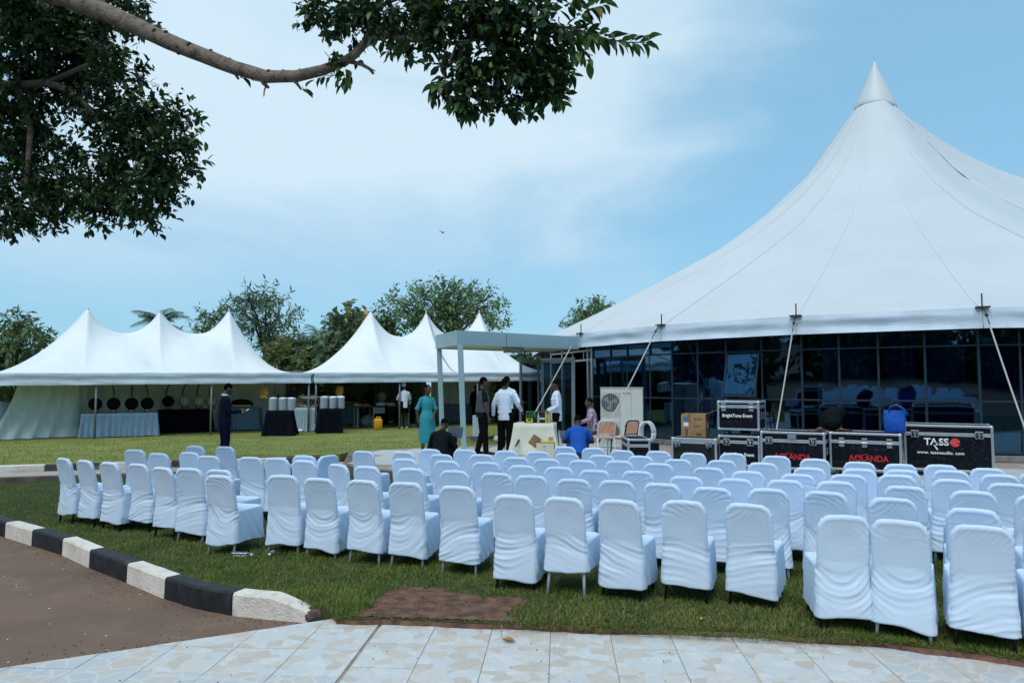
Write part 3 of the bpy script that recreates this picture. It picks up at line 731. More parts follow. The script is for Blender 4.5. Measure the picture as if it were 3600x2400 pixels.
def door_leaf(p0, p1, zt, glassy=True, handle_at=None):
    d_ = (p1 - p0).normalized(); Ld = (p1 - p0).length; c = (p0 + p1) / 2; Rz_ = Matrix.Rotation(math.atan2(d_.y, d_.x), 3, 'Z'); zb = ZU + .02
    mb = MB()
    for q in (p0 + d_ * .06, p1 - d_ * .06): mb.box((q.x, q.y, (zb + zt) / 2), (.12, .05, zt - zb), Rz_, .006)
    for z, h in ((zt - .07, .14), (zb + .1, .2)): mb.box((c.x, c.y, z), (Ld - .24, .05, h), Rz_, .006)
    lf = bp('door', mb, m_alu)
    mb = MB(); q0, q1 = p0 + d_ * .12, p1 - d_ * .12; mb.add([(q0.x, q0.y, zb + .2), (q1.x, q1.y, zb + .2), (q1.x, q1.y, zt - .14), (q0.x, q0.y, zt - .14)], [(0, 1, 2, 3)])
    bp('pane', mb, m_dglass, parent=lf)
    if handle_at is not None:
        q = p0.lerp(p1, handle_at); n_ = Vector((d_.y, -d_.x)); n_ = -n_ if n_.y > 0 else n_
        mb = MB(); mb.box((q.x + n_.x * .035, q.y + n_.y * .035, 1.22), (.06, .02, .34), Rz_, .004); mb.tube([(q.x + n_.x * .04, q.y + n_.y * .04, 1.3), (q.x + n_.x * .09, q.y + n_.y * .09, 1.3), (q.x + n_.x * .09 + d_.x * .2, q.y + n_.y * .09 + d_.y * .2, 1.3)], .012, 6)
        bp('handle', mb, M('brass', (.35, .24, .10), .4, metal=.8), parent=lf)
hr, hl = gd(2021, 1400, 21.6).to_2d(), gd(1903, 1400, 22.6).to_2d()
door_leaf(hl, hr, 2.66)
dl = gd(1828, 1400, 21.4).to_2d()
door_leaf(dl, gd(1896, 1400, 22.9).to_2d(), 2.62, handle_at=.09)
# ---- entrance canopy
m_can = M('pale blue grey cladding', (.36, .50, .54), .35, metal=.25, var=.06, vscale=2, spec=.5)
m_canu = M('white soffit', (.80, .82, .80), .7)
can = thing('entrance_canopy', 'flat pale grey entrance canopy on two square posts before the glass door', 'canopy', (-1.36, 17.9, ZU))
q0, q1, q2, q3 = Vector((-1.38, 17.95)), Vector((2.03, 21.55)), Vector((1.2, 24.1)), Vector((-2.22, 20.6))
CO = Vector((-1.36, 17.9, ZU))
def cp_(name, mb, mat):
    for v in mb.v: v -= CO
    return part(name, mb, mat, can)
zz = {0: (2.83, 3.20), 1: (2.90, 3.28), 2: (2.92, 3.32), 3: (2.86, 3.26)}
cs = [q0, q1, q2, q3]
cen = sum(cs, Vector((0, 0))) / 4
for i, splits in ((0, (0, .36, 1)), (1, (0, 1)), (2, (0, 1)), (3, (0, .55, 1))):
    pa, pb = cs[i], cs[(i + 1) % 4]; (b0, t0), (b1, t1) = zz[i], zz[(i + 1) % 4]
    inn = (cen - (pa + pb) / 2).normalized() * .05
    for s0, s1 in zip(splits, splits[1:]):
        mb = MB(); e0, e1 = s0 + .002, s1 - .002
        P, Q = pa.lerp(pb, e0), pa.lerp(pb, e1); zb0, zb1, zt0, zt1 = b0 + (b1 - b0) * e0, b0 + (b1 - b0) * e1, t0 + (t1 - t0) * e0, t0 + (t1 - t0) * e1
        mb.add([(P.x, P.y, zb0), (Q.x, Q.y, zb1), (Q.x, Q.y, zt1), (P.x, P.y, zt0), (P.x + inn.x, P.y + inn.y, zb0), (Q.x + inn.x, Q.y + inn.y, zb1), (Q.x + inn.x, Q.y + inn.y, zt1), (P.x + inn.x, P.y + inn.y, zt0)],
               [(0, 1, 2, 3), (5, 4, 7, 6), (4, 0, 3, 7), (1, 5, 6, 2), (3, 2, 6, 7), (4, 5, 1, 0)])
        cp_('fascia_panel', mb, m_can)
mb = MB(); ins = [c.lerp(cen, .03) for c in cs]; mb.add([(c.x, c.y, zz[i][0] + .03) for i, c in enumerate(ins)], [(0, 3, 2, 1)]); cp_('soffit', mb, m_canu)
mb = MB(); mb.add([(c.x, c.y, zz[i][1] - .06) for i, c in enumerate(ins)], [(0, 1, 2, 3)]); cp_('roof_sheet', mb, m_can)
for px, py, yy, zt in ((1631, 1578, 17.95, 2.83), (1556, 1530, 20.5, 2.86)):
    p = gd(px, 1400, yy); mb = MB(); tp = gd(1618 if yy < 19 else 1544, 1220, yy)
    mb.tube([(p.x + .01, p.y, ZU - .02), (tp.x, tp.y, zt)], .095, 4, side=(1, 1, 0)); cp_('post', mb, m_can)
cl_ = gd(1803, 1236, 20.6)
mb = MB(); mb.lathe([(.30, 0), (.33, .02), (.33, .07), (.30, .09)], (cl_.x, cl_.y, 2.80), 24); cp_('ceiling_light', mb, m_alu)
mb = MB()
for k in range(26):
    a_ = k * 2.4; r_ = .27 * math.sqrt(k / 26); mb.ball((cl_.x + r_ * math.cos(a_), cl_.y + r_ * math.sin(a_), 2.785 - .02 * (k % 2)), .026, 6, 4)
cp_('crystal_drops', mb, M('crystal', (.55, .5, .42), .1, spec=1))['kind'] = 'stuff'
# ------------------------------------------------------------------ pole marquees on the upper lawn
U, N_ = Vector((.866, .5)), Vector((-.5, .866))
P0 = Vector((-12.6, 21.6)); TYAW = rad(30)
def st_w(s, t, z=0.): p = P0 + U * s + N_ * t; return Vector((p.x, p.y, z))
m_pole = M('grey tent pole', (.25, .27, .28), .5, metal=.4, var=.3, vscale=12)
def pole_tent(name, label, s0, s1, w, peaks, valleys, e0, e1, poles, vh, seed):
    t = thing(name, label, 'marquee', st_w(s0, 0, ZU), TYAW)
    L_ = s1 - s0; ps = [p - s0 for p, z in peaks]; pz = [z - ZU for p, z in peaks]
    ev = lambda s: (e0 + (e1 - e0) * s / L_) - ZU
    def ridge(s):
        if s <= ps[0]: return ev(s) + (pz[0] - ev(s)) * (s / ps[0]) ** 1.9
        if s >= ps[-1]: return ev(s) + (pz[-1] - ev(s)) * ((L_ - s) / (L_ - ps[-1])) ** 1.9
        for i in range(len(ps) - 1):
            if ps[i] <= s <= ps[i + 1]:
                u = (s - ps[i]) / (ps[i + 1] - ps[i]); pk = pz[i] + (pz[i + 1] - pz[i]) * u; v = valleys[i] - ZU
                return v + (pk - v) * abs(2 * u - 1) ** 2.3
    def z_at(s, c):
        dm = min(abs(s - p) for p in ps); pw = 1.12 + .75 * math.exp(-(dm / .55) ** 2)
        return ev(s) + (ridge(s) - ev(s)) * max(0, 1 - c) ** pw
    ss = sorted(set([L_ * k / 70 for k in range(71)] + [p + d_ for p in ps for d_ in (-.16, -.08, 0, .08, .16)])); ss = [s for s in ss if 0 <= s <= L_]
    tt = [2 * w * k / 36 for k in range(37)]
    bounds = [0] + [(ps[i] + ps[i + 1]) / 2 for i in range(len(ps) - 1)] + [L_]
    for bi in range(len(bounds) - 1):
        g = []
        for s in sorted(set([s for s in ss if bounds[bi] < s < bounds[bi + 1]] + [bounds[bi], bounds[bi + 1]])):
            row = []
            for y in tt:
                c = abs(y - w) / w; z = z_at(s, c)
                dp = min((math.hypot(s - p, y - w), math.atan2(y - w, s - p)) for p in ps)
                wv = .014 * math.sin(dp[1] * 17 + 3 * noise.noise(Vector((dp[1] * 2, seed, 1)))) * math.exp(-((dp[0] - .9) / .7) ** 2) + .05 * noise.noise(Vector((s * .55 + y * .5, y * .25 - s * .2, seed))) + .035 * noise.noise(Vector((s * 2.2 + y * .9, y * .5, seed + 4)))
                row.append(Vector((s, y, z + wv * min(1, 4 * (1 - c)) * min(1, 3 * s / L_ + .05) * min(1, 3 * (L_ - s) / L_ + .05))))
            g.append(row)
        mb = MB(); mb.sheet(g); part('roof_panel', mb, m_roof, t, True)
    for (a, b, n_) in (((0, 0), (L_, 0), Vector((0, -1))), ((L_, 0), (L_, 2 * w), Vector((1, 0))), ((0, 2 * w), (0, 0), Vector((-1, 0))), ((L_, 2 * w), (0, 2 * w), Vector((0, 1)))):
        a, b = Vector(a), Vector(b); g = []; n = int((b - a).length / .14)
        for k in range(8):
            v = k / 7; row = []
            for j in range(n + 1):
                p = a.lerp(b, j / n); of = .017 * math.sin(v * 9 + 1.5 * noise.noise(Vector((p.x * .5, p.y * .5, seed)))) + .02 * noise.noise(Vector((p.x * 1.5, p.y * 1.5, v * 4))) + .02
                row.append(Vector((p.x + n_.x * of, p.y + n_.y * of, ev(p.x) + .01 - vh * v + .012 * noise.noise(Vector((p.x * 2, p.y * 2, 7))))))
            g.append(row)
        mb = MB(); mb.sheet(g); part('valance', mb, m_val, t, True)
    for ps_, pt_ in poles:
        mb = MB(); mb.tube([(ps_ - s0, pt_, -.02), (ps_ - s0, pt_, ev(ps_ - s0) - .02)], .032, 8); part('pole', mb, m_pole, t, True)
    for p, z in zip(ps, pz):
        mb = MB(); mb.tube([(p, w, -.02), (p, w, z - .02)], .035, 8); part('mast', mb, m_pole, t, True)
        mb = MB(); mb.lathe([(.05, z - .10), (.03, z - .02), (.012, z + .05)], (p, w, 0), 8); part('peak_cap', mb, m_val, t, True)
    return t
T1 = pole_tent('pole_marquee', 'white three peaked marquee over the table of round black warmers', -3.3, 6.45, 3.0, [(-.35, 4.42), (1.85, 4.45), (4.15, 4.62)], [3.62, 3.68], 2.14, 2.24, [(-3.25, .05), (0, .05), (3.25, .05), (6.4, .05), (-3.25, 5.95), (0, 5.95), (3.25, 5.95), (6.4, 5.95)], .36, 1)
T2 = pole_tent('pole_marquee', 'white three peaked marquee behind the entrance canopy and the yellow jerrycan', 6.55, 17.4, 3.0, [(9.6, 4.88), (12.05, 4.95), (14.6, 5.1)], [3.85, 3.95], 2.24, 2.36, [(6.65, .05), (9.75, .05), (13.0, .05), (17.3, .05), (6.65, 5.95), (9.75, 5.95), (13., 5.95), (17.3, 5.95)], .36, 2)
T1.name = 'pole_marquee'; T2.name = 'pole_marquee.001'
m_drape = M('pale drape cloth', (.72, .78, .80), .85, var=.15, vscale=3, vstretch=(3, 3, .3), transl=.15)
p_a, p_b = gz(8, 1543, ZU).to_2d(), gz(275, 1533, ZU).to_2d()
drape('wall_drape', [p_a + Vector((.35, .1)), p_b, p_b + N_ * 1.1 + U * .5, st_w(1.9, 2.45).to_2d()], ZU + .02, 2.08, m_drape, .085, .38, label='pale cloth drape closing the end of the marquee beside the grey table', cat='drape', flare=.30, skew=.75, seed=2)
drape('wall_drape', [st_w(1.0, 2.5).to_2d(), st_w(6.4, 3.6).to_2d()], ZU + .02, 2.25, m_drape, .05, .35, label='dim cloth drape behind the black table of white globes', cat='drape', seed=5)
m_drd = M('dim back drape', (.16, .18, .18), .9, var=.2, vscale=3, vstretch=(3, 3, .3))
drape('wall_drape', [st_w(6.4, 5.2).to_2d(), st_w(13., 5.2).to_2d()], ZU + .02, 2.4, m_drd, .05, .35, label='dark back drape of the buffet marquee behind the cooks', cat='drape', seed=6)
drape('wall_drape', [st_w(13., 4.6).to_2d(), st_w(17.3, 4.0).to_2d()], ZU + .02, 2.4, m_drape, .05, .35, label='pale back drape behind the long grey table near the canopy posts', cat='drape', seed=7)
# ------------------------------------------------------------------ white covered chairs
def cloth_mat(name, woven):
    m = M(name, (.69, .815, .96), .8, var=.03, vscale=5, spec=.15); nt = m.node_tree; n, l = nt.nodes, nt.links; b = n['Principled BSDF']
    t = n.new('ShaderNodeTexCoord'); z = n.new('ShaderNodeTexNoise'); z.inputs['Scale'].default_value = 20; z.inputs['Detail'].default_value = 5; z.inputs['Distortion'].default_value = .8
    mp_ = n.new('ShaderNodeMapping'); mp_.inputs['Scale'].default_value = (1, 1, 2.6); l.new(t.outputs['Object'], mp_.inputs[0]); l.new(mp_.outputs[0], z.inputs['Vector'])
    bp_ = n.new('ShaderNodeBump'); bp_.inputs['Strength'].default_value = .06; bp_.inputs['Distance'].default_value = .022; l.new(z.outputs[0], bp_.inputs['Height'])
    last = bp_
    if woven:
        v = n.new('ShaderNodeVectorMath'); v.operation = 'MULTIPLY'; v.inputs[1].default_value = (1, 0, 1); l.new(t.outputs['Object'], v.inputs[0])
        vo = n.new('ShaderNodeTexVoronoi'); vo.inputs['Scale'].default_value = 62; vo.inputs['Randomness'].default_value = .08; l.new(v.outputs[0], vo.inputs['Vector'])
        gr_ = n.new('ShaderNodeVectorMath'); gr_.operation = 'DISTANCE'; gr_.inputs[1].default_value = (.02, -.27, .68); l.new(t.outputs['Object'], gr_.inputs[0])
        mr_ = n.new('ShaderNodeMapRange'); mr_.inputs[1].default_value = .06; mr_.inputs[2].default_value = .15; mr_.inputs[3].default_value = .5; mr_.inputs[4].default_value = 0; l.new(gr_.outputs['Value'], mr_.inputs[0])
        b2 = n.new('ShaderNodeBump'); b2.inputs['Distance'].default_value = .006; l.new(mr_.outputs[0], b2.inputs['Strength']); l.new(vo.outputs['Distance'], b2.inputs['Height']); l.new(bp_.outputs[0], b2.inputs['Normal']); last = b2
    l.new(last.outputs[0], b.inputs['Normal'])
    tr = n.new('ShaderNodeBsdfTranslucent'); tr.inputs[0].default_value = (.6, .7, .9, 1); mx = n.new('ShaderNodeMixShader'); mx.inputs[0].default_value = .12
    l.new(b.outputs[0], mx.inputs[1]); l.new(tr.outputs[0], mx.inputs[2]); l.new(mx.outputs[0], n['Material Output'].inputs[0])
    return m
m_cloth = cloth_mat('white chair cloth', False); m_clothw = cloth_mat('white chair cloth over woven back', True)
m_lw = M('white chair leg', (.62, .68, .76), .45); m_lb = M('black chair leg', (.015, .016, .02), .45)
CH = .84
def rrect(hw, y0, y1, z, r=.05, n=5, tilt=0.):
    out = []; r = min(r, hw * .95, (y1 - y0) * .48)
    for cx, cy, a0 in ((hw - r, y1 - r, 0), (-hw + r, y1 - r, 90), (-hw + r, y0 + r, 180), (hw - r, y0 + r, 270)):
        for k in range(n + 1):
            a = rad(a0 + 90 * k / n); out.append(Vector((cx + r * math.cos(a), cy + r * math.sin(a), z + tilt * (cx + r * math.cos(a)))))
    return out
def cover(seed, hem, kind):
    rn = random.Random(seed); mb = MB(); tl = rn.uniform(-.06, .06)
    lean = .20 + rn.uniform(-.02, .02)
    yb = lambda z: -.205 - max(0, z - .45) * lean - max(0, .45 - z) * .10          # rear face centre line
    # skirt and seat
    rs = []
    for z in (hem, hem + .1, .25, .35, .43, .462, .472):
        k = (z - hem) / (.47 - hem); rs.append(rrect(.221 - .014 * k - (.012 if z > .465 else 0), yb(z) - .024, .262 - .035 * k - (.015 if z > .465 else 0), z, .055, tilt=tl * (1 - k)))
    mb.rings(rs)
    # back
    rs = []
    for z in (.38, .5, .6, .7, .76, .79, .81, .825, .835, .84):
        hw = .196 - .008 * abs(z - .6) / .2
        if z > .755: q = (z - .755) / .085; hw = .187 - .085 * (1 - math.sqrt(max(0, 1 - q * q)))
        rs.append(rrect(hw, yb(z) - .021, yb(z) + .021, z - (.008 if z > .83 else 0), .02))
    mb.rings(rs)
    rim = []
    for k in range(9): z = .46 + .30 * k / 8; rim.append((-.172, yb(z), z))
    for k in range(1, 8): a = math.pi - math.pi / 2 * k / 8; rim.append((-.092 + .08 * math.cos(a), yb(.74 + .08 * math.sin(a)), .738 + .082 * math.sin(a)))
    rim += [(0, yb(.82), .822)]; rim += [(-x, y, z) for x, y, z in rim[:-1][::-1]]
    mb.tube(rim, .0265, 8)
    me = remesh(mb, .0092, 'cover', m_clothw if kind == 'woven' else m_cloth, 3, .5)
    ph = rn.uniform(0, 6); cur = rn.uniform(-3.4, .9); off = rn.uniform(-.08, .08); amp = rn.uniform(.8, 1.35); sk = rn.uniform(-.35, .35)
    N = len(me.vertices); co = np.zeros(N * 3); me.vertices.foreach_get('co', co); co = co.reshape(-1, 3)
    no = np.zeros(N * 3); me.vertices.foreach_get('normal', no); no = no.reshape(-1, 3)
    new = co.copy()
    for i in range(N):
        x, y, z = co[i]; nx_, ny_, nz_ = no[i]
        n1 = noise.noise(Vector((x * 5 + seed, y * 5, z * 4))); n2 = noise.noise(Vector((x * 3, y * 3 + seed, z * 7)))
        d = .0028 * n1
        if ny_ < -.35:      # rear: creases that hang between both sides, mostly about seat height
            pat = max(0, .35 + 1.5 * noise.noise(Vector((x * 3.2 + seed * 7, z * 5, seed))))
            env = (math.exp(-((z - .41) / .085) ** 2) + .55 * math.exp(-((z - .22) / .09) ** 2)) * (.25 + pat) + .04 * pat
            sag = z + cur * (x - off) ** 2 + sk * x
            q = sag * 118 + ph + 4.5 * n2 + 1.5 * n1; w = 1 - 2.0 * abs(math.sin(q * .5)) ** .6
            d += .0042 * amp * env * w
            d += .0050 * amp * env * math.sin(sag * 37 + ph * 2 + 3 * n2)
            d -= .009 * math.exp(-((z - .66) / .13) ** 2) * math.exp(-(x / .14) ** 2)
            if z > .7: d += .0022 * math.sin((x * sk * 3 + z) * 120 + 6 * n1) * max(0, n2 + .2)
        elif abs(nx_) > .45 and z < .46:   # sides: falls from the seat corner
            w = math.sin((y * .9 - (.46 - z) * .55) * 52 + ph + 3.5 * n2)
            d += .0075 * amp * w * (.15 + (.46 - z) * 2.0) * (.5 + .8 * abs(n1))
        elif ny_ > .4 and z < .46:
            d += .008 * amp * math.sin(x * 55 + ph + 3 * n2) * (.3 + (.46 - z) * 2)
        elif z > .47 and abs(nx_) > .3:
            d += .003 * math.sin(z * 170 + ph + 5 * n1)
        new[i] += no[i] * d
        if z < hem + .1: new[i][2] += .018 * n1 * (1 - (z - hem) / .1) + .012 * math.sin(x * 9 + y * 7 + ph) * (1 - (z - hem) / .1)
    me.vertices.foreach_set('co', new.ravel()); me.update()
    return me
covers = [cover(s, h, k) for s, h, k in ((1, .085, 'plain'), (2, .115, 'plain'), (3, .135, 'plain'), (4, .10, 'woven'), (5, .12, 'plain'), (6, .095, 'woven'), (7, .125, 'plain'), (8, .105, 'plain'), (11, .09, 'plain'), (12, .11, 'woven'), (13, .10, 'plain'), (14, .13, 'plain'), (15, .095, 'plain'))]
cover_high = cover(9, .205, 'woven')
legs = {}
for key, mt in (('white', m_lw), ('black', m_lb)):
    for sx in (-1, 1):
        for sy in (-1, 1):
            mb = MB(); ya, ybm = (-.165, -.225) if sy < 0 else (.19, .205)
            mb.tube([(sx * .15, ya, .40), (sx * .178, ybm, .0)], [.017, .0125], 8); legs[(key, sx, sy)] = mb.mesh('leg', mt, True)
def r1(x, y): return (x * .5102, 1500 + y * .5102)
def r2(x, y): return (1000 + x * .5102, 1500 + y * .5102)
ROWS = [
 # front row: photo pixel of the middle of each back's top edge
 [r1(437, 222), r1(583, 233), r1(752, 247), r1(948, 253), r1(1113, 282), r1(1298, 293), r1(1508, 342), r1(1943, 338), r1(2198, 352), r2(535, 375), r2(832, 388), r2(1190, 417), r2(1575, 472), r2(1920, 495), (2174, 1760), (2402, 1763), (2629, 1772), (2968, 1820), (3161, 1833), (3450, 1855), (3725, 1868)],
 [(472, 1583), (556, 1592), (663, 1593), (732, 1601), (770, 1652), (880, 1606), (972, 1610), (1067, 1621), (1184, 1633), (1288, 1641), (1444, 1648), (1597, 1656), (1745, 1663), (1867, 1672), (2015, 1684), (2168, 1693), (2327, 1704), (2503, 1712), (2700, 1718), (2901, 1730), (3138, 1756), (3419, 1789), (3700, 1800)],
 [(684, 1567), (791, 1571), (1069, 1601), (1158, 1600), (1275, 1585), (1421, 1616), (1569, 1620), (1709, 1627), (1834, 1636), (1964, 1644), (2089, 1651), (2241, 1657), (2411, 1674), (2584, 1682), (2760, 1689), (2939, 1697), (3182, 1709), (3421, 1730), (3655, 1746)],
 [(1416, 1590), (1551, 1597), (1691, 1599), (1814, 1606), (1921, 1612), (2048, 1621), (2176, 1624), (2314, 1632), (2490, 1643), (2629, 1660), (2804, 1667), (2981, 1672), (3153, 1673), (3347, 1688), (3546, 1699)],
 [(1510, 1579), (1635, 1582), (1778, 1586), (1890, 1589), (1992, 1594), (2115, 1600), (2250, 1605), (2382, 1614), (2536, 1619), (2681, 1631), (2845, 1644), (3019, 1652), (3170, 1653), (3343, 1656), (3515, 1668), (3652, 1664)],
 [(1985, 1570), (2086, 1577), (2187, 1582), (2314, 1588), (2436, 1593), (2576, 1593), (2729, 1602), (2865, 1615), (3021, 1624), (3165, 1632), (3308, 1634), (3473, 1648)],
]
ROWN = ['front row by the path', 'second row from the path', 'third row from the path', 'fourth row from the path', 'fifth row from the path', 'back row by the cases']
rc = random.Random(21)
BLACKF = {12, 14, 15, 16, 17, 19, 0, 1, 2, 3, 4}
for ri, row in enumerate(ROWS):
    n = len(row)
    for ci, (px, py) in enumerate(row):
        p = gz(px, py, CH - .005)
        yaw = rad(-(16 + 10 * max(0, px - 1800) / 1700) + rc.uniform(-5, 5)); vi = rc.randrange(len(covers)); lk = 'white' if rc.random() < .6 else 'black'
        if ri == 0:
            lk = 'black' if ci in BLACKF else 'white'; vi = [1, 7, 8, 4, 2, 10, 1, 12, 0, 6, 9, 4, 8, 0, 7, 11, 10, 3, 0, 4, 12][ci]
            yaw = rad([-33, -31, -27, -25, -28, -14, -18, -8, -18, -20, -14, -17, -17, -22, -25, -22, -29, -11, -31, -27, -28][ci])
        if (ri, ci) == (2, 3): yaw = rad(55)
        if (ri, ci) == (1, 8): yaw = rad(-35)
        me = cover_high if (ri, ci) == (0, 13) else covers[vi]
        wov = me.materials[0] is m_clothw
        fw = Vector((-math.sin(yaw), math.cos(yaw)))
        base = Vector((p.x, p.y)) + fw * .285
        where = ORD[ci] + ' from left'
        if n - 1 - ci < 4: where = ('last at the right' if ci == n - 1 else ORD[n - 1 - ci] + ' from right')
        t = thing('covered_chair', f'white covered {lk}-legged chair, {ROWN[ri]}, {where}', 'chair', (base.x, base.y, 0), yaw, 'white covered chairs set out on the lawn')
        sc = rc.uniform(.985, 1.02); t.scale = ((rc.choice((-1, 1)) * sc if ri else sc) * .945, sc, rc.uniform(.99, 1.012))
        link('cover', me, t)
        for sx in (-1, 1):
            for sy in (-1, 1): link('leg', legs[(lk, sx, sy)], t)
# ------------------------------------------------------------------ people
def skin(name, c): return M(name, c, .5, var=.15, vscale=14, spec=.4)
m_sk = skin('dark brown skin', (.055, .028, .018)); m_sk2 = skin('brown skin', (.10, .052, .033))
m_hair = M('short black hair', (.006, .005, .005), .95, bump=.6, bscale=220, spec=.03)
m_eye = M('eye white', (.6, .58, .55), .3)
m_wsh = M('white shirt cloth', (.66, .74, .86), .8, var=.06, vscale=8, bump=.5, bscale=9, bstretch=(1, 1, .5), spec=.15)
m_blk = M('black trouser cloth', (.005, .005, .007), .85, spec=.06, bump=.3, bscale=12)
m_navy = M('dark navy suit cloth', (.006, .008, .022), .8, spec=.06, bump=.35, bscale=8)
m_bsuit = M('black jacket cloth', (.009, .012, .016), .8, spec=.06, bump=.35, bscale=8)
m_vest = M('grey green vest cloth', (.045, .065, .07), .8, bump=.3, bscale=10)
m_tee = M('black tee shirt', (.010, .010, .012), .85, spec=.06, bump=.3, bscale=10)
m_teal = M('turquoise lace dress', (.045, .36, .40), .75, col2=(.02, .24, .29), vscale=55, bump=.8, bscale=70)
m_blue = M('royal blue tee shirt', (.008, .085, .42), .8, bump=.5, bscale=8, var=.15)
m_jean = M('blue jeans', (.035, .05, .09), .85, var=.3, vscale=20)
m_gjean = M('grey jeans', (.16, .19, .2), .85, var=.3, vscale=20)
m_wshoe = M('white shoe', (.6, .62, .64), .5); m_bshoe = M('black shoe', (.012, .012, .014), .35)
m_sole = M('white sole', (.6, .6, .6), .6)
m_gold = M('gold jewellery', (.5, .36, .14), .3, metal=.9)
def plaid():
    m = M('red white and blue plaid', (.55, .05, .05), .8, bump=.3, bscale=10); n, l = m.node_tree.nodes, m.node_tree.links; b = n['Principled BSDF']
    t = n.new('ShaderNodeTexCoord'); last = None; sep = n.new('ShaderNodeSeparateXYZ'); l.new(t.outputs['Object'], sep.inputs[0])
    sm = n.new('ShaderNodeMath'); sm.operation = 'ADD'; l.new(sep.outputs[0], sm.inputs[0]); l.new(sep.outputs[1], sm.inputs[1])
    col = None
    for src, fr_, th, c in ((sep.outputs[2], 118, .2, (.55, .6, .72)), (sm.outputs[0], 118, .2, (.55, .6, .72)), (sep.outputs[2], 118.0, .72, (.03, .06, .2)), (sm.outputs[0], 118.0, .72, (.03, .06, .2))):
        mu = n.new('ShaderNodeMath'); mu.operation = 'MULTIPLY'; mu.inputs[1].default_value = fr_; l.new(src, mu.inputs[0])
        si = n.new('ShaderNodeMath'); si.operation = 'SINE'; l.new(mu.outputs[0], si.inputs[0])
        gt = n.new('ShaderNodeMath'); gt.operation = 'GREATER_THAN'; gt.inputs[1].default_value = th
        if th == .2: 
            ng = n.new('ShaderNodeMath'); ng.operation = 'MULTIPLY'; ng.inputs[1].default_value = -1; l.new(si.outputs[0], ng.inputs[0]); l.new(ng.outputs[0], gt.inputs[0]); gt.inputs[1].default_value = .35
        else: l.new(si.outputs[0], gt.inputs[0])
        fc = n.new('ShaderNodeMath'); fc.operation = 'MULTIPLY'; fc.inputs[1].default_value = .75; l.new(gt.outputs[0], fc.inputs[0])
        x = n.new('ShaderNodeMix'); x.data_type = 'RGBA'; x.inputs[7].default_value = (*c, 1); l.new(fc.outputs[0], x.inputs[0])
        if col is None: x.inputs[6].default_value = (.50, .03, .035, 1)
        else: l.new(col, x.inputs[6])
        col = x.outputs[2]
    l.new(col, b.inputs['Base Color']); return m
m_plaid = plaid()
V = Vector
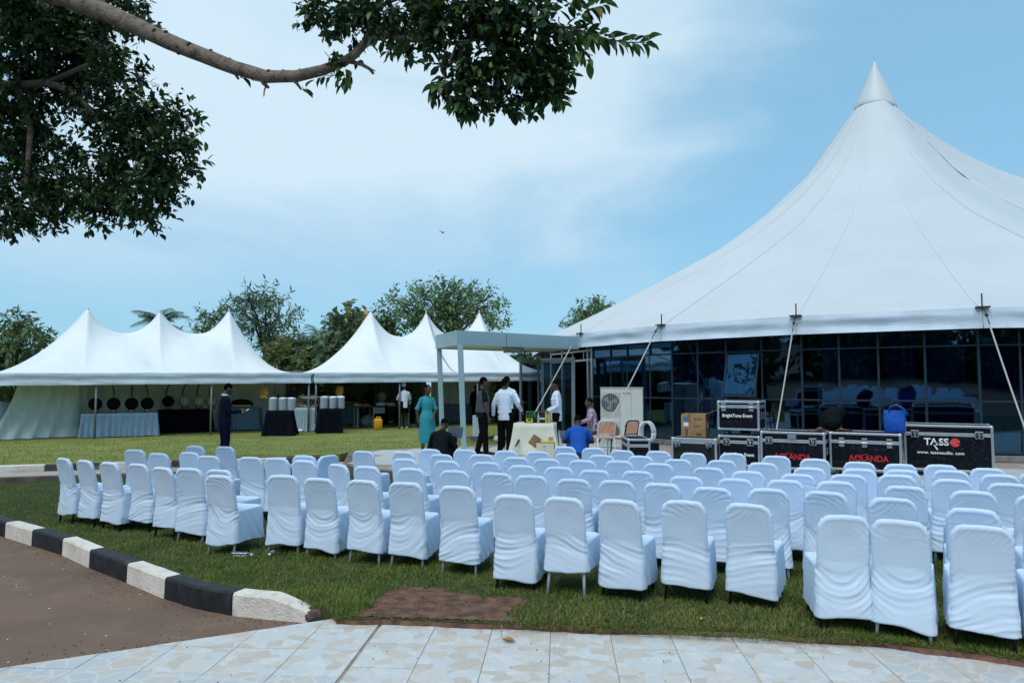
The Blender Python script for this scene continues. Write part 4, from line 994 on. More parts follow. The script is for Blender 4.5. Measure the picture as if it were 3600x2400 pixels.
# body frame: +y forward, +x the person's right-hand side, z up, 1.75 m tall
BASE = dict(pel=(0, 0, .96), wai=(0, -.005, 1.10), che=(0, .005, 1.28), nek=(0, -.01, 1.475), hed=(0, .025, 1.625),
            shR=(.168, -.01, 1.368), elR=(.225, -.03, 1.13), wrR=(.235, .04, .875), shL=(-.168, -.01, 1.368), elL=(-.225, -.03, 1.13), wrL=(-.235, .04, .875),
            hiR=(.092, 0, .93), knR=(.10, .02, .51), anR=(.105, -.02, .085), hiL=(-.092, 0, .93), knL=(-.10, .02, .51), anL=(-.105, -.02, .085),
            toR=(.125, .16, .03), toL=(-.125, .16, .03))
def person(label, loc, yaw, pose=None, sk=None, top=None, bottom=None, sleeve='long', height=1.75, head=(0, 0), hair='short', shoes=None, hem=.86, dress=None, female=False, extra=None, curlR=.5, curlL=.5, vest=None, stout=1., group=None, soles=False, tophem=None):
    sk = sk or m_sk; J = {k: V(v) for k, v in BASE.items()}
    for k, v in (pose or {}).items(): J[k] = V(v)
    if female:
        for k in ('shR', 'shL'): J[k].x *= .88
    root = thing('person', label, 'person', loc, yaw, group); s_ = height / 1.75; root.scale = (s_, s_, s_)
    yh, pt = rad(head[0]), rad(head[1])
    HM = Matrix.Rotation(yh, 3, 'Z') @ Matrix.Rotation(pt, 3, 'X')
    hc = J['hed']; hp = lambda x, y, z: hc + HM @ V((x, y, z))
    lat = (J['shR'] - J['shL']).normalized(); spine = [J['pel'], J['wai'], J['che'], J['nek']]
    fwd = V((0, 0, 1)).cross(lat).normalized()
    # ---- body
    b = MB(); fk = .82 if female else .97
    b.ball(hp(0, -.005, .025), (.074, .094, .092), 14, 10, HM); b.ball(hp(0, .03, -.045), (.056, .062, .066), 12, 8, HM)
    b.ball(hp(0, .085, -.085), (.025, .02, .022), 8, 6, HM)
    b.tube([hp(0, .088, .02), hp(0, .108, -.025)], [.010, .017], 6, round_=True)
    for sx in (-1, 1):
        b.ball(hp(sx * .076, -.005, -.01), (.012, .02, .032), 8, 6, HM)
        b.ball(hp(sx * .03, .082, .035), (.026, .014, .012), 8, 6, HM)
        b.ball(hp(sx * .042, .06, -.03), (.022, .025, .025), 8, 6, HM)
    b.tube([hp(-.022, .092, -.055), hp(.022, .092, -.055)], .010, 6, round_=True)
    b.tube([J['nek'] - V((0, 0, .03)), J['nek'].lerp(hp(0, -.01, -.05), .6), hp(0, -.005, -.03)], [.062, .053, .056], 10)
    b.tube([J['pel'] - V((0, 0, .05)), J['pel'], J['wai'], J['che'], J['nek'] - (J['nek'] - J['che']) * .28, J['nek']], [(q[0] * fk, q[1] * fk) for q in ((.14, .10), (.15, .104), (.126 * stout, .092 * stout), (.142, .104), (.10, .074), (.056, .052))], 14, side=lat, round_=True)
    for q in 'RL':
        sh, el, wr = J['sh' + q], J['el' + q], J['wr' + q]
        b.tube([J['nek'] - V((0, 0, .04)), sh], [.046, .046], 8, round_=True)
        b.tube([sh.lerp(J['che'], .25), sh, sh.lerp(el, .4), el, el.lerp(wr, .3), wr], [.055, .056, .047, .038, .039, .026], 8, round_=True)
        hi, kn, an, to = J['hi' + q], J['kn' + q], J['an' + q], J['to' + q]
        b.tube([hi, hi.lerp(kn, .45), kn, kn.lerp(an, .3), an], [.085, .074, .054, .054, .036], 10, round_=True)
        b.tube([an + V((0, -.02, -.045)), an.lerp(to, .5) + V((0, 0, -.02)), to], [(.033, .03), (.038, .03), (.036, .022)], 8, side=lat, round_=True)
        hd = (wr - el).normalized(); inn = (-lat if q == 'R' else lat); pn = hd.cross(fwd if abs(hd.dot(fwd)) < .8 else V((0, 0, 1))).normalized()
        if pn.dot(inn) < 0: pn = -pn
        wd = hd.cross(pn).normalized()
        if wd.dot(fwd) < 0 and abs(hd.dot(fwd)) < .8: wd = -wd
        b.tube([wr, wr + hd * .045, wr + hd * .09], [(.024, .016), (.036, .015), (.038, .013)], 8, side=wd, round_=True)
        J['_h' + q] = (wr, hd, pn, wd)
    me = remesh(b, .0125, 'body', sk, 3, .5)
    # fingers, each its own bent chain rooted in the palm
    f = MB()
    for q, curl in (('R', curlR), ('L', curlL)):
        wr, hd, pn, wd = J['_h' + q]
        for k, (u, ln) in enumerate(((.030, .072), (.010, .080), (-.011, .075), (-.030, .058))):
            r0 = wr + hd * .075 + wd * u; d0 = hd; pts = [r0, r0 + hd * .03]; a = 0
            for j, fr in enumerate((.42, .33, .25)):
                a += curl * (.5, .8, .6)[j]; dd_ = hd * math.cos(a) + pn * math.sin(a); pts.append(pts[-1] + dd_ * ln * fr)
            f.tube(pts, [.010, .0098, .009, .0085, .0072], 6, round_=True)
        t0 = wr + hd * .028 + wd * .026; td = (hd * .75 + wd * .55 + pn * .35).normalized()
        f.tube([t0, t0 + td * .03, t0 + td * .052 + pn * .004, t0 + td * .07 + hd * .006 + pn * .012], [.013, .0115, .0105, .008], 6, round_=True)
    bm = bmesh.new(); bm.from_mesh(me); tmp = f.mesh('t', sk, True); bm.from_mesh(tmp); bm.to_mesh(me); bm.free(); bpy.data.meshes.remove(tmp)
    me.polygons.foreach_set('use_smooth', [True] * len(me.polygons))
    body = link('body', me, root)
    for sx in (-1, 1):
        e = MB(); e.ball(hp(sx * .03, .083, .018), .0105, 8, 6); part('eye', e, m_eye, root, True)
        e2 = MB(); e2.ball(hp(sx * .03, .0915, .018), .005, 6, 4); part('pupil', e2, m_hair, root, True)
    # ---- hair
    if hair == 'short':
        h = MB(); h.ball(hp(0, -.016, .043), (.079, .094, .086), 14, 10, HM); h.ball(hp(0, -.045, -.002), (.068, .058, .055), 12, 8, HM)
        hm = remesh(h, .012, 'hair', m_hair, 1); part_ = link('hair', hm, root)
    elif hair == 'buzz':
        h = MB(); h.ball(hp(0, -.014, .036), (.0755, .092, .084), 14, 10, HM); hm = remesh(h, .012, 'hair', m_hair, 1); link('hair', hm, root)
    elif hair == 'chef':
        h = MB(); h.tube([hp(0, -.01, .045), hp(0, -.012, .085), hp(0, -.02, .13), hp(0, -.02, .155)], [(.083, .1), (.084, .1), (.09, .104), (.075, .085)], 14, side=HM @ V((1, 0, 0)), round_=True)
        part('cap', h, m_wsh, root, True)
    elif hair == 'bun':
        h = MB(); h.ball(hp(0, -.016, .043), (.08, .098, .088), 14, 10, HM); h.ball(hp(0, -.06, .10), .065, 10, 8); link('hair', remesh(h, .012, 'hair', m_hair, 1), root)
    # ---- trousers
    if bottom:
        t = MB(); pel = J['pel']
        t.tube([pel + (J['wai'] - pel) * .35, pel, pel - V((0, 0, .05))], [(.158 * stout, .118 * stout), (.168, .124), (.165, .12)], 14, side=lat, round_=False)
        for q in 'RL':
            hi, kn, an = J['hi' + q], J['kn' + q], J['an' + q]
            t.tube([hi + V((0, 0, .03)), hi.lerp(kn, .35), kn, kn.lerp(an, .5), an + (an - kn).normalized() * .03], [.104, .094, .073, .066, .064], 10, round_=False)
        link('trousers', remesh(t, .0135, 'trousers', bottom, 3), root)
    # ---- shirt, jacket
    if top:
        t = MB(); c = stout
        low = J['pel'] + (J['pel'] - J['wai']).normalized() * (J['pel'].z - hem if tophem is None else tophem)
        t.tube([low, J['pel'], J['wai'], J['che'], J['nek'] - (J['nek'] - J['che']) * .28, J['nek'] - (J['nek'] - J['che']) * .08], [(.174 * c, .138 * c), (.172 * c, .134 * c), (.158 * c, .122 * c), (.166, .128), (.115, .092), (.066, .062)], 16, side=lat)
        t.tube([J['nek'] - V((0, 0, .04)), J['nek'].lerp(J['hed'], .10)], [.066, .061], 12)
        for q in 'RL':
            sh, el, wr = J['sh' + q], J['el' + q], J['wr' + q]
            if sleeve == 'long': pts, rr = [sh.lerp(J['che'], .3), sh, sh.lerp(el, .5), el, el.lerp(wr, .5), wr.lerp(el, .04)], [.056, .061, .058, .053, .048, .041]
            elif sleeve == 'short': pts, rr = [sh.lerp(J['che'], .3), sh, sh.lerp(el, .35), sh.lerp(el, .7)], [.056, .062, .063, .066]
            elif sleeve == 'bell': pts, rr = [sh.lerp(J['che'], .3), sh, sh.lerp(el, .55), el], [.055, .060, .060, .080]
            else: pts, rr = None, None
            if pts:
                t.tube(pts, rr, 10); t.ball(sh, rr[1], 10, 8); t.tube([J['nek'] - V((0, 0, .035)), sh + V((0, 0, .008))], [.052, .055], 10, round_=True)
        mesh_ = remesh(t, .0125, 'shirt', top, 2)
        N = len(mesh_.vertices); co = np.zeros(N * 3); mesh_.vertices.foreach_get('co', co); co = co.reshape(-1, 3); no = np.zeros(N * 3); mesh_.vertices.foreach_get('normal', no); no = no.reshape(-1, 3)
        for i in range(N):
            x, y, z = co[i]; co[i] += no[i] * (.0042 * math.sin(z * 60 + 4 * noise.noise(V((x * 7, y * 7, z * 4)))) * (noise.noise(V((x * 4, y * 4, z * 3 + 7))) + .3))
        mesh_.vertices.foreach_set('co', co.ravel()); mesh_.update()
        link('jacket' if top in (m_navy, m_bsuit) else 'shirt', mesh_, root)
    if vest:
        t = MB(); t.tube([J['pel'] + V((0, 0, .0)), J['wai'], J['che'], J['nek'] - (J['nek'] - J['che']) * .25, J['nek'] - (J['nek'] - J['che']) * .12], [(.188 * stout, .150 * stout), (.174 * stout, .137 * stout), (.184, .146), (.135, .104), (.095, .075)], 16, side=lat)
        link('vest', remesh(t, .0125, 'vest', vest, 2), root)
    if dress:
        t = MB(); rs = []
        for z, rx, ry in ((.30, .165, .15), (.45, .185, .16), (.62, .205, .165), (.80, .20, .16), (.94, .19, .15), (1.04, .15, .118), (1.11, .126, .10), (1.2, .136, .112), (1.3, .148, .118), (1.38, .115, .09), (1.45, .068, .062)):
            fo = .016 * max(0, 1.05 - z) / .6
            rs.append([V((rx * math.cos(a) * (1 + 0), ry * math.sin(a), z)) + V((math.cos(a), math.sin(a), 0)) * fo * math.sin(9 * a + z * 3) for a in [2 * math.pi * k / 40 for k in range(40)]])
        t.rings(rs)
        for q in 'RL':
            sh, el = J['sh' + q], J['el' + q]; t.tube([sh.lerp(J['che'], .3), sh, sh.lerp(el, .55), el], [.05, .055, .052, .066], 10); t.ball(sh, .056, 10, 8); t.tube([J['nek'] - V((0, 0, .045)), sh + V((0, 0, .004))], [.048, .05], 10, round_=True)
        link('dress', remesh(t, .0125, 'dress', dress, 1), root)
    if shoes:
        for q in 'RL':
            an, to = J['an' + q], J['to' + q]; t = MB()
            t.tube([an + V((0, -.045, -.045)), an.lerp(to, .4) + V((0, 0, -.012)), to + V((0, .02, .005))], [(.042, .04), (.047, .042), (.044, .026)], 10, side=lat, round_=True)
            o = part('shoe', t, shoes, root, True)
            if soles:
                t = MB(); m_ = an.lerp(to, .5); t.box((m_.x, m_.y - .01, .012), (.092, .29, .024), None, .01); part('sole', t, m_sole, o)
    if extra: extra(root, J, hp)
    return root
def at(px, py, z): p = gz(px, py, z); return (p.x, p.y, z)
def at_d(px, y, z): p = gd(px, 1400, y); return (p.x, p.y, z)
# the man reading his phone, dark suit, seen from behind his left shoulder
def phone_collar(root, J, hp):
    c = MB(); c.tube([J['nek'] + V((0, -.002, -.012)), J['nek'] + V((0, .004, .03))], [(.074, .07), (.066, .064)], 14); part('collar', c, m_wsh, root, True)
    for sx in (-1, 1):
        c = MB(); c.tube([J['wr' + 'RL'[sx < 0]] + V((0, -.01, -.01)), J['wr' + 'RL'[sx < 0]] + V((0, .012, .012))], .042, 8); part('cuff', c, m_wsh, root)
mp_yaw = rad(-52)
P1 = person('person in dark navy suit standing on the side walk looking at a phone', at_d(792, 15.6, .1), mp_yaw,
    dict(wrR=(.07, .33, 1.13), elR=(.235, .03, 1.12), wrL=(-.06, .32, 1.12), elL=(-.235, .03, 1.12), hed=(0, .06, 1.615), anL=(-.10, .0, .085), toL=(-.12, .18, .03), anR=(.09, -.02, .085)),
    top=m_navy, bottom=M('dark blue trouser cloth', (.005, .007, .03), .85, spec=.06), hair='short', shoes=m_bshoe, hem=.80, head=(-8, -24), sk=m_sk2, extra=phone_collar, height=1.76, curlR=.9, curlL=.9)
mb = MB(); mb.box((0, 0, 0), (.078, .16, .01), None, .004)
ph = part('phone', mb, M('white phone shell', (.7, .72, .75), .25)); pw = P1.matrix_basis @ V((.005, .44, 1.135))
ph.location = pw; ph.rotation_euler = (rad(28), 0, mp_yaw); tag(ph, 'white phone held in the hand of the person in dark navy suit', 'phone')
mb = MB(); mb.box((0, 0, .0062), (.068, .145, .001)); part('screen', mb, M('phone screen', (.25, .3, .35), .1), ph)
# woman in turquoise lace dress
def wm(root, J, hp): pass
P2 = person('person in turquoise lace dress walking on the paved terrace edge', at(1500, 1602, ZU), rad(205),
    dict(elR=(.235, -.06, 1.12), wrR=(.22, -.02, .87), elL=(-.225, -.02, 1.12), wrL=(-.10, .15, .90), hed=(0, .04, 1.615), knR=(.1, .06, .51), anL=(-.1, -.06, .085), toL=(-.11, .11, .03)),
    dress=m_teal, hair='buzz', female=True, sk=m_sk2, head=(22, -14), height=1.64, shoes=m_bshoe)
mb = MB(); mb.box((0, 0, 0), (.05, .012, .13), None, .004); hb = part('phone', mb, m_bshoe); hb.location = P2.matrix_basis @ V((.225, -.005, .74)); tag(hb, 'small black phone carried low by the person in turquoise dress', 'phone')
# seated man with laptop, black jacket, back to us, on the terrace edge
def sit(zs, yk=.42, zk=None, ya=.46):
    d_ = zs - .90; zk = zs + .05 if zk is None else zk
    J = {}
    for k, v in BASE.items():
        if k in ('pel', 'wai', 'che', 'nek', 'hed', 'shR', 'shL'): J[k] = (v[0], v[1], v[2] + d_)
    for q, sx in (('R', 1), ('L', -1)):
        J['hi' + q] = (sx * .1, .03, zs + .02); J['kn' + q] = (sx * .17, yk, zk); J['an' + q] = (sx * .14, ya, .085); J['to' + q] = (sx * .15, ya + .17, .03)
    return J
def lean_f(J, a, piv):
    M_ = Matrix.Rotation(-a, 3, 'X')
    for k in ('wai', 'che', 'nek', 'hed', 'shR', 'shL'):
        if k in J: J[k] = tuple(V(piv) + M_ @ (V(J[k]) - V(piv)))
    return J
J3 = lean_f(sit(.14, .44, .50, .30), .30, (0, 0, .16)); J3.update(elR=(.27, .22, .36), wrR=(.12, .46, .47), elL=(-.28, .20, .34), wrL=(-.10, .46, .47), hed=(0, .30, .80))
P3 = person('person in black jacket sitting low on the terrace edge with a laptop', at_d(1545, 14.3, ZU), rad(-14), J3, top=m_bsuit, bottom=m_blk, hair='buzz', shoes=m_bshoe, sk=m_sk, head=(0, -28), tophem=.06, height=1.78)
lp_ = thing('laptop', 'open dark laptop on the knees of the person in black jacket', 'laptop', P3.matrix_basis @ V((.10, .52, .52)), rad(-20))
mb = MB(); mb.box((0, 0, 0), (.34, .23, .016), None, .005); part('keyboard_base', mb, M('dark laptop shell', (.04, .055, .075), .4, metal=.4), lp_)
mb = MB(); mb.box((0, .13, .10), (.34, .012, .23), Matrix.Rotation(rad(-22), 3, 'X'), .004); part('laptop_screen', mb, M('laptop lid', (.05, .07, .10), .4, metal=.4), lp_)
# tall man, black tee, grey vest, in profile
P4 = person('person in black tee shirt and grey vest standing beside the canopy posts', at(1697, 1600, ZU), rad(-72),
    dict(elR=(.235, .0, 1.12), wrR=(.21, .07, .87), elL=(-.235, -.01, 1.12), wrL=(-.2, .10, .89), anR=(.10, .05, .085), toR=(.13, .24, .03), anL=(-.1, -.1, .085), toL=(-.12, .08, .03)),
    top=m_tee, sleeve='short', bottom=m_blk, vest=m_vest, shoes=m_bshoe, soles=True, hair='short', height=1.80, sk=m_sk2, stout=1.1, head=(0, -4))
mb = MB(); p_ = V(P4.location)
# white shirted waiters
P5 = person('person in white tunic seen from behind leaning a hand on the drinks table', at(1774, 1596, ZU), rad(-14),
    dict(elR=(.30, .10, 1.12), wrR=(.33, .33, .99), elL=(-.26, -.04, 1.13), wrL=(-.27, .0, .87)), top=m_wsh, bottom=m_blk, hair='short', shoes=m_bshoe, hem=.79, height=1.77, head=(-25, -10), curlR=.1)
P6 = person('person in white shirt facing us behind the waiter at the drinks table', at_d(1782, 18.3, ZU), rad(165),
    dict(elR=(.25, .06, 1.13), wrR=(.2, .28, 1.05), elL=(-.32, .12, 1.14), wrL=(-.36, .34, 1.06)), top=m_wsh, bottom=m_blk, hair='short', shoes=m_bshoe, height=1.84, head=(-20, -16))
def watch(root, J, hp):
    w = MB(); w.tube([J['wrL'] + V((0, -.01, .01)), J['wrL'] + V((0, .015, -.01))], .030, 10); part('watch', w, m_bshoe, root)
P7 = person('person in white tunic in profile standing in the open glass doorway', at_d(1956, 17.0, ZU), rad(82),
    dict(elR=(.23, -.03, 1.13), wrR=(.18, .25, 1.0), elL=(-.24, -.05, 1.13), wrL=(-.22, .17, .98), hed=(0, .035, 1.62)), top=m_wsh, bottom=m_blk, hair='buzz', shoes=m_bshoe, hem=.77, height=1.74, sk=m_sk2, head=(0, -12), extra=watch)
J8 = lean_f(sit(.47, .42, .50, .42), .10, (0, 0, .48)); J8.update(elR=(.27, .06, .78), wrR=(.14, .32, .70), elL=(-.27, .06, .78), wrL=(-.10, .33, .69))
P8 = person('person in red plaid shirt sitting in profile beside the air conditioner', at_d(2085, 17.6, ZU), rad(82), J8, top=m_plaid, bottom=m_gjean, hair='buzz', shoes=m_bshoe, sk=m_sk2, sleeve='long', tophem=.05, height=1.74, head=(0, -12))
J9 = lean_f(sit(.30, .40, .56, .30), .38, (0, 0, .3)); J9.update(elR=(.30, .26, .52), wrR=(.18, .52, .50), elL=(-.30, .26, .52), wrL=(-.16, .52, .50), hed=(0, .345, .93))
def ear(root, J, hp):
    e = MB(); e.ball(hp(-.083, 0, -.05), .012, 8, 6); part('earring', e, m_gold, root)
P9 = person('person in royal blue tee shirt crouching with back to us at the terrace edge', at_d(2032, 14.1, ZU - .05), rad(-4), J9, top=m_blue, bottom=M('dark blue trousers', (.012, .03, .11), .85), sleeve='short', hair='buzz', shoes=m_bshoe, sk=m_sk, tophem=.08, height=1.76, head=(14, -24), extra=ear)
# kitchen people under the marquee
def apron(root, J, hp):
    a = MB(); a.tube([V((0, .0, .62)), V((0, .0, 1.06))], [(.197, .155), (.175, .14)], 16, side=(1, 0, 0)); part('apron', a, m_blk, root, True)
    a = MB(); a.box((0, -.165, .93), (.16, .03, .24), None, .012); part('apron_bow', a, m_wsh, root)
P10 = person('person in white chef cap and white shirt with black apron at the long serving table', at(1420, 1506, ZU), rad(25),
    dict(elR=(.25, .05, 1.13), wrR=(.15, .30, 1.05), elL=(-.25, .08, 1.14), wrL=(-.14, .32, 1.1), hed=(0, .07, 1.6)), top=m_wsh, bottom=M('dark olive trousers', (.03, .035, .03), .85), hair='chef', shoes=m_wshoe, height=1.68, hem=.9, head=(0, -22), extra=apron)
P11 = person('person in dark clothes and white chef cap standing behind the salad buffet', at_d(1130, 29.0, ZU), rad(170), {}, top=m_tee, bottom=m_blk, hair='chef', shoes=m_bshoe, height=1.66)
P12 = person('person in dark clothes with hair in a bun behind the long serving table', at_d(1300, 29.0, ZU), rad(150), dict(wrR=(.1, .3, 1.0), elR=(.24, .06, 1.1), wrL=(-.1, .3, 1.0), elL=(-.24, .06, 1.1)), top=m_tee, bottom=m_blk, hair='bun', shoes=m_bshoe, height=1.66)
P13 = person('person in dark clothes standing in shade behind the long grey table', at_d(1672, 30.2, ZU), rad(185), {}, top=m_tee, bottom=m_blk, hair='short', shoes=m_bshoe, height=1.62)
# ------------------------------------------------------------------ flight cases on the terrace
m_ply = M('black laminated board', (.005, .007, .014), .6, var=.4, vscale=9, bump=.1, bscale=200, spec=.12, dirt=((.06, .065, .07), 11, .55))
m_plyw = M('worn black board', (.012, .014, .015), .7, col2=(.026, .026, .025), vscale=4, bump=.3, dirt=((.06, .055, .05), 5, .5), spec=.12)
m_trim = M('aluminium edge trim', (.62, .65, .68), .32, metal=.75, var=.15, vscale=25)
m_steel = M('steel latch', (.55, .58, .60), .3, metal=.8, var=.35, vscale=70)
m_wheel = M('blue grey caster wheel', (.10, .14, .20), .5)
m_red = M('red print', (.50, .025, .03), .6); m_wht = M('white print', (.80, .82, .84), .6); m_rd2 = M('red ball print', (.72, .05, .06), .6)
CY = rad(-30)
cc, ss_ = math.cos(CY), math.sin(-CY)
def case_at(xl, yb, xr, zf, yaw=CY):
    """left bottom corner pixel on height zf, right pixel -> (left corner, width)"""
    P = gz(xl, yb, zf); c_, s_ = math.cos(yaw), -math.sin(yaw); k = (xr - 1800) / FOC
    kk = ray(xr, yb); k = kk.x / kk.y
    t = (k * P.y - P.x) / (c_ + k * s_); return P, t
def corner_ball(mb, p): mb.ball(p, .028, 8, 6)
def case(name, label, P, w, dep, h, yaw=CY, lid=.16, latches=(), latch_kind='butterfly', casters=True, handles=True, board=None, front_panel=None):
    """local frame: x along the front, y depth away, z up, origin at the front left bottom"""
    t = thing(name, label, 'flight case', P, yaw)
    z0 = 0.
    if casters:
        z0 = .10
        for cx in (.1, w - .1):
            for cy in (.1, dep - .1):
                mb = MB(); mb.box((cx, cy, .09), (.09, .09, .012), None, .003); mb.box((cx - .025, cy, .065), (.006, .05, .05)); mb.box((cx + .025, cy, .065), (.006, .05, .05)); c_ = part('caster', mb, m_steel, t)
                mb = MB(); mb.tube([(cx - .018, cy + .01, .04), (cx + .018, cy + .01, .04)], .04, 12); part('wheel', mb, m_wheel, c_, True)
    mb = MB(); mb.box((w / 2, dep / 2, z0 + (h - lid) / 2), (w - .012, dep - .012, h - lid - .006)); part('body', mb, board or m_ply, t)
    mb = MB(); mb.box((w / 2, dep / 2, z0 + h - lid / 2), (w - .012, dep - .012, lid - .012)); part('lid', mb, board or m_ply, t)
    tw = .034
    def trim(c, d): mb = MB(); mb.box(c, d, None, .004); part('edge_trim', mb, m_trim, t)
    for y in (0, dep):
        for z in (z0 + tw / 2, z0 + h - tw / 2): trim((w / 2, y, z), (w - .03, .014, tw))
        for z in (z0 + h - lid - .016, z0 + h - lid + .016): trim((w / 2, y, z), (w - .03, .016, .026))
        for x in (tw / 2, w - tw / 2): trim((x, y - .001 if y == 0 else y + .001, z0 + h / 2), (tw, .014, h - .03))
    for x in (0, w):
        for z in (z0 + tw / 2, z0 + h - tw / 2): trim((x, dep / 2, z), (.014, dep - .03, tw))
        for z in (z0 + h - lid - .016, z0 + h - lid + .016): trim((x, dep / 2, z), (.016, dep - .03, .026))
        for y in (tw / 2, dep - tw / 2): trim((x, y, z0 + h / 2), (.015, tw, h - .03))
    for x in (tw / 2, w - tw / 2): trim((x, dep / 2, z0 + h), (tw, dep - .03, .01))
    for y in (tw / 2, dep - tw / 2): trim((w / 2, y, z0 + h + .001), (w - .03, tw, .01))
    for x in (.02, w - .02):
        for y in (.02, dep - .02):
            for z in (z0 + .02, z0 + h - .02):
                mb = MB(); mb.ball((x, y, z), .035, 8, 6); part('corner_cap', mb, m_trim, t, True)
    zl = z0 + h - lid
    for lx in latches:
        mb = MB()
        if latch_kind == 'butterfly':
            mb.box((lx, -.012, zl), (.125, .014, .13), None, .006); q = part('latch', mb, m_steel, t)
            mb = MB(); mb.box((lx, -.022, zl), (.09, .01, .095), None, .004); part('latch_dish', mb, m_bshoe, q)
            mb = MB(); mb.box((lx, -.030, zl + .012), (.055, .012, .03), Matrix.Rotation(.4, 3, 'Y'), .004); mb.box((lx, -.030, zl - .03), (.03, .012, .03), None, .004); part('latch_key', mb, m_steel, q)
        else:
            mb = MB(); mb.box((lx, -.012, zl + .035), (.085, .014, .075), None, .004); mb.box((lx, -.012, zl - .05), (.085, .014, .075), None, .004); mb.tube([(lx - .045, -.02, zl - .006), (lx + .045, -.02, zl - .006)], .012, 8); part('hinge', mb, m_steel, t)
    if handles:
        for y in (dep * .3, dep * .7):
            mb = MB(); mb.box((w + .008, y, z0 + h * .5), (.014, .13, .13), None, .005); q = part('side_handle', mb, m_steel, t)
            mb = MB(); mb.tube([(w + .022, y - .04, z0 + h * .53), (w + .03, y, z0 + h * .53), (w + .022, y + .04, z0 + h * .53)], .009, 6); part('grip', mb, m_bshoe, q)
    t['w'] = w; t['h'] = h; t['z0'] = z0
    return t
def letter(t, txt, size, x, z, mat, shear=0., bold=0.0, sx=1.):
    me = text_mesh(txt, size, mat, shear, bold); o = link('lettering', me, t, (x, -.011, z)); o.rotation_euler = (rad(90), 0, 0); o.scale = (sx, 1, 1); return o
def at_case(t, fx, fz): return t['w'] * fx, t['z0'] + t['h'] * fz
# TASSO case
P, w = case_at(3183, 1668, 3497, ZU)
C1 = case('flight_case', 'big black road case with a white logo and red ball on its front', P, w, .78, .80, latches=(.17, w - .20))
x, z = at_case(C1, .40, .63)
letter(C1, 'T', .17, x - .175, z, m_wht, bold=.004); letter(C1, 'A', .17, x - .075, z - .0, m_wht, bold=.003); letter(C1, 'SS', .17, x + .075, z, m_wht, bold=.004)
mb = MB(); mb.add([(x - .085, -.0125, z - .05), (x - .06, -.0125, z - .05), (x - .01, -.0125, z - .135), (x - .035, -.0125, z - .135)], [(0, 1, 2, 3)]); part('logo_stroke', mb, m_wht, C1)
mb = MB(); mb.tube([(x + .245, -.0065, z), (x + .245, -.0125, z)], .075, 28); part('red_ball', mb, m_rd2, C1)
mb = MB(); mb.box((x + .12, -.0135, z - .012), (.42, .002, .017)); part('logo_band', mb, m_ply, C1)
o = letter(C1, 'PROFESSIONAL SOUND', .016, x + .12, z - .012, m_wht, sx=1.9); o.location.y = -.0155
letter(C1, 'www. tassoaudio. com', .078, x + .02, z - .185, m_wht, bold=.001)
# AOLANDA cases
def aolanda(t, fx, fz):
    x, z = at_case(t, fx, fz); letter(t, 'AOLANDA', .15, x, z, m_red, bold=.003, sx=.86)
    mb = MB(); g = []
    for k in range(13):
        a = k / 12; xx = x - .27 + .30 * a; zz_ = z - .05 + .125 * math.sin(a * math.pi * .62); th = .001 + .005 * math.sin(math.pi * a)
        g.append([(xx, -.0128, zz_ - th), (xx, -.0128, zz_ + th)])
    mb.sheet(g); part('logo_swoosh', mb, m_red, t)
P, w = case_at(2919, 1668, 3172, ZU)
C2 = case('flight_case', 'black road case with red lettering standing under the blue shopping bag', P, w, .74, .66, latches=(.20, w * .5, w - .18), latch_kind='hinge'); aolanda(C2, .55, .33)
P, w = case_at(2676, 1662, 2903, ZU)
C3 = case('flight_case', 'black road case with red lettering standing under the dark backpack', P, w, .74, .66, latches=(.15, w - .20)); aolanda(C3, .5, .33)
mb = MB(); mb.box((C3['w'] / 2, -.012, .1 + .66 - .085), (.15, .014, .075), None, .004); part('hinge', mb, m_steel, C3)
# BrightTone pair, stacked
P, w = case_at(2526, 1652, 2673, ZU)
C4 = case('flight_case', 'black road case at the bottom of the two case stack', P, w, .62, .56, lid=.12, latches=(.16, w - .17))
x, z = at_case(C4, .5, .38); letter(C4, 'BrightTone Event', .085, x, z, m_wht, bold=.002, sx=.92)
Pt = P + V((0, 0, .665))
C5 = case('flight_case', 'black road case on top of the two case stack, on casters', Pt, w, .62, .54, lid=.10, latches=(.12, w - .14), latch_kind='hinge')
x, z = at_case(C5, .48, .5); letter(C5, 'BrightTone Event', .085, x, z, m_wht, bold=.002, sx=.92)
# case lying on its side with casters to the front
P, w = case_at(2362, 1648, 2520, ZU)
C6 = case('flight_case', 'worn black road case lying on its side under the cardboard box', P, w, .62, .60, lid=.07, casters=False, handles=False, board=m_plyw)
for cx in (.12, w - .14):
    mb = MB(); mb.box((cx, -.02, .50), (.11, .014, .11), None, .004); mb.box((cx - .03, -.05, .49), (.008, .06, .06)); mb.box((cx + .03, -.05, .49), (.008, .06, .06)); q = part('caster', mb, m_steel, C6)
    mb = MB(); mb.tube([(cx - .02, -.085, .47), (cx + .02, -.085, .47)], .048, 12); part('wheel', mb, m_wheel, q, True)
# smaller case turned at an angle
P = gz(2208, 1640, ZU)
C7 = case('flight_case', 'small black road case set askew beside the black framed rattan chair', P, .44, 1.02, .54, yaw=rad(-2), lid=.13, handles=False, casters=False)
for y in (.2,): 
    mb = MB(); mb.box((.44 + .01, y, .41), (.014, .125, .13), None, .006); part('latch', mb, m_steel, C7)
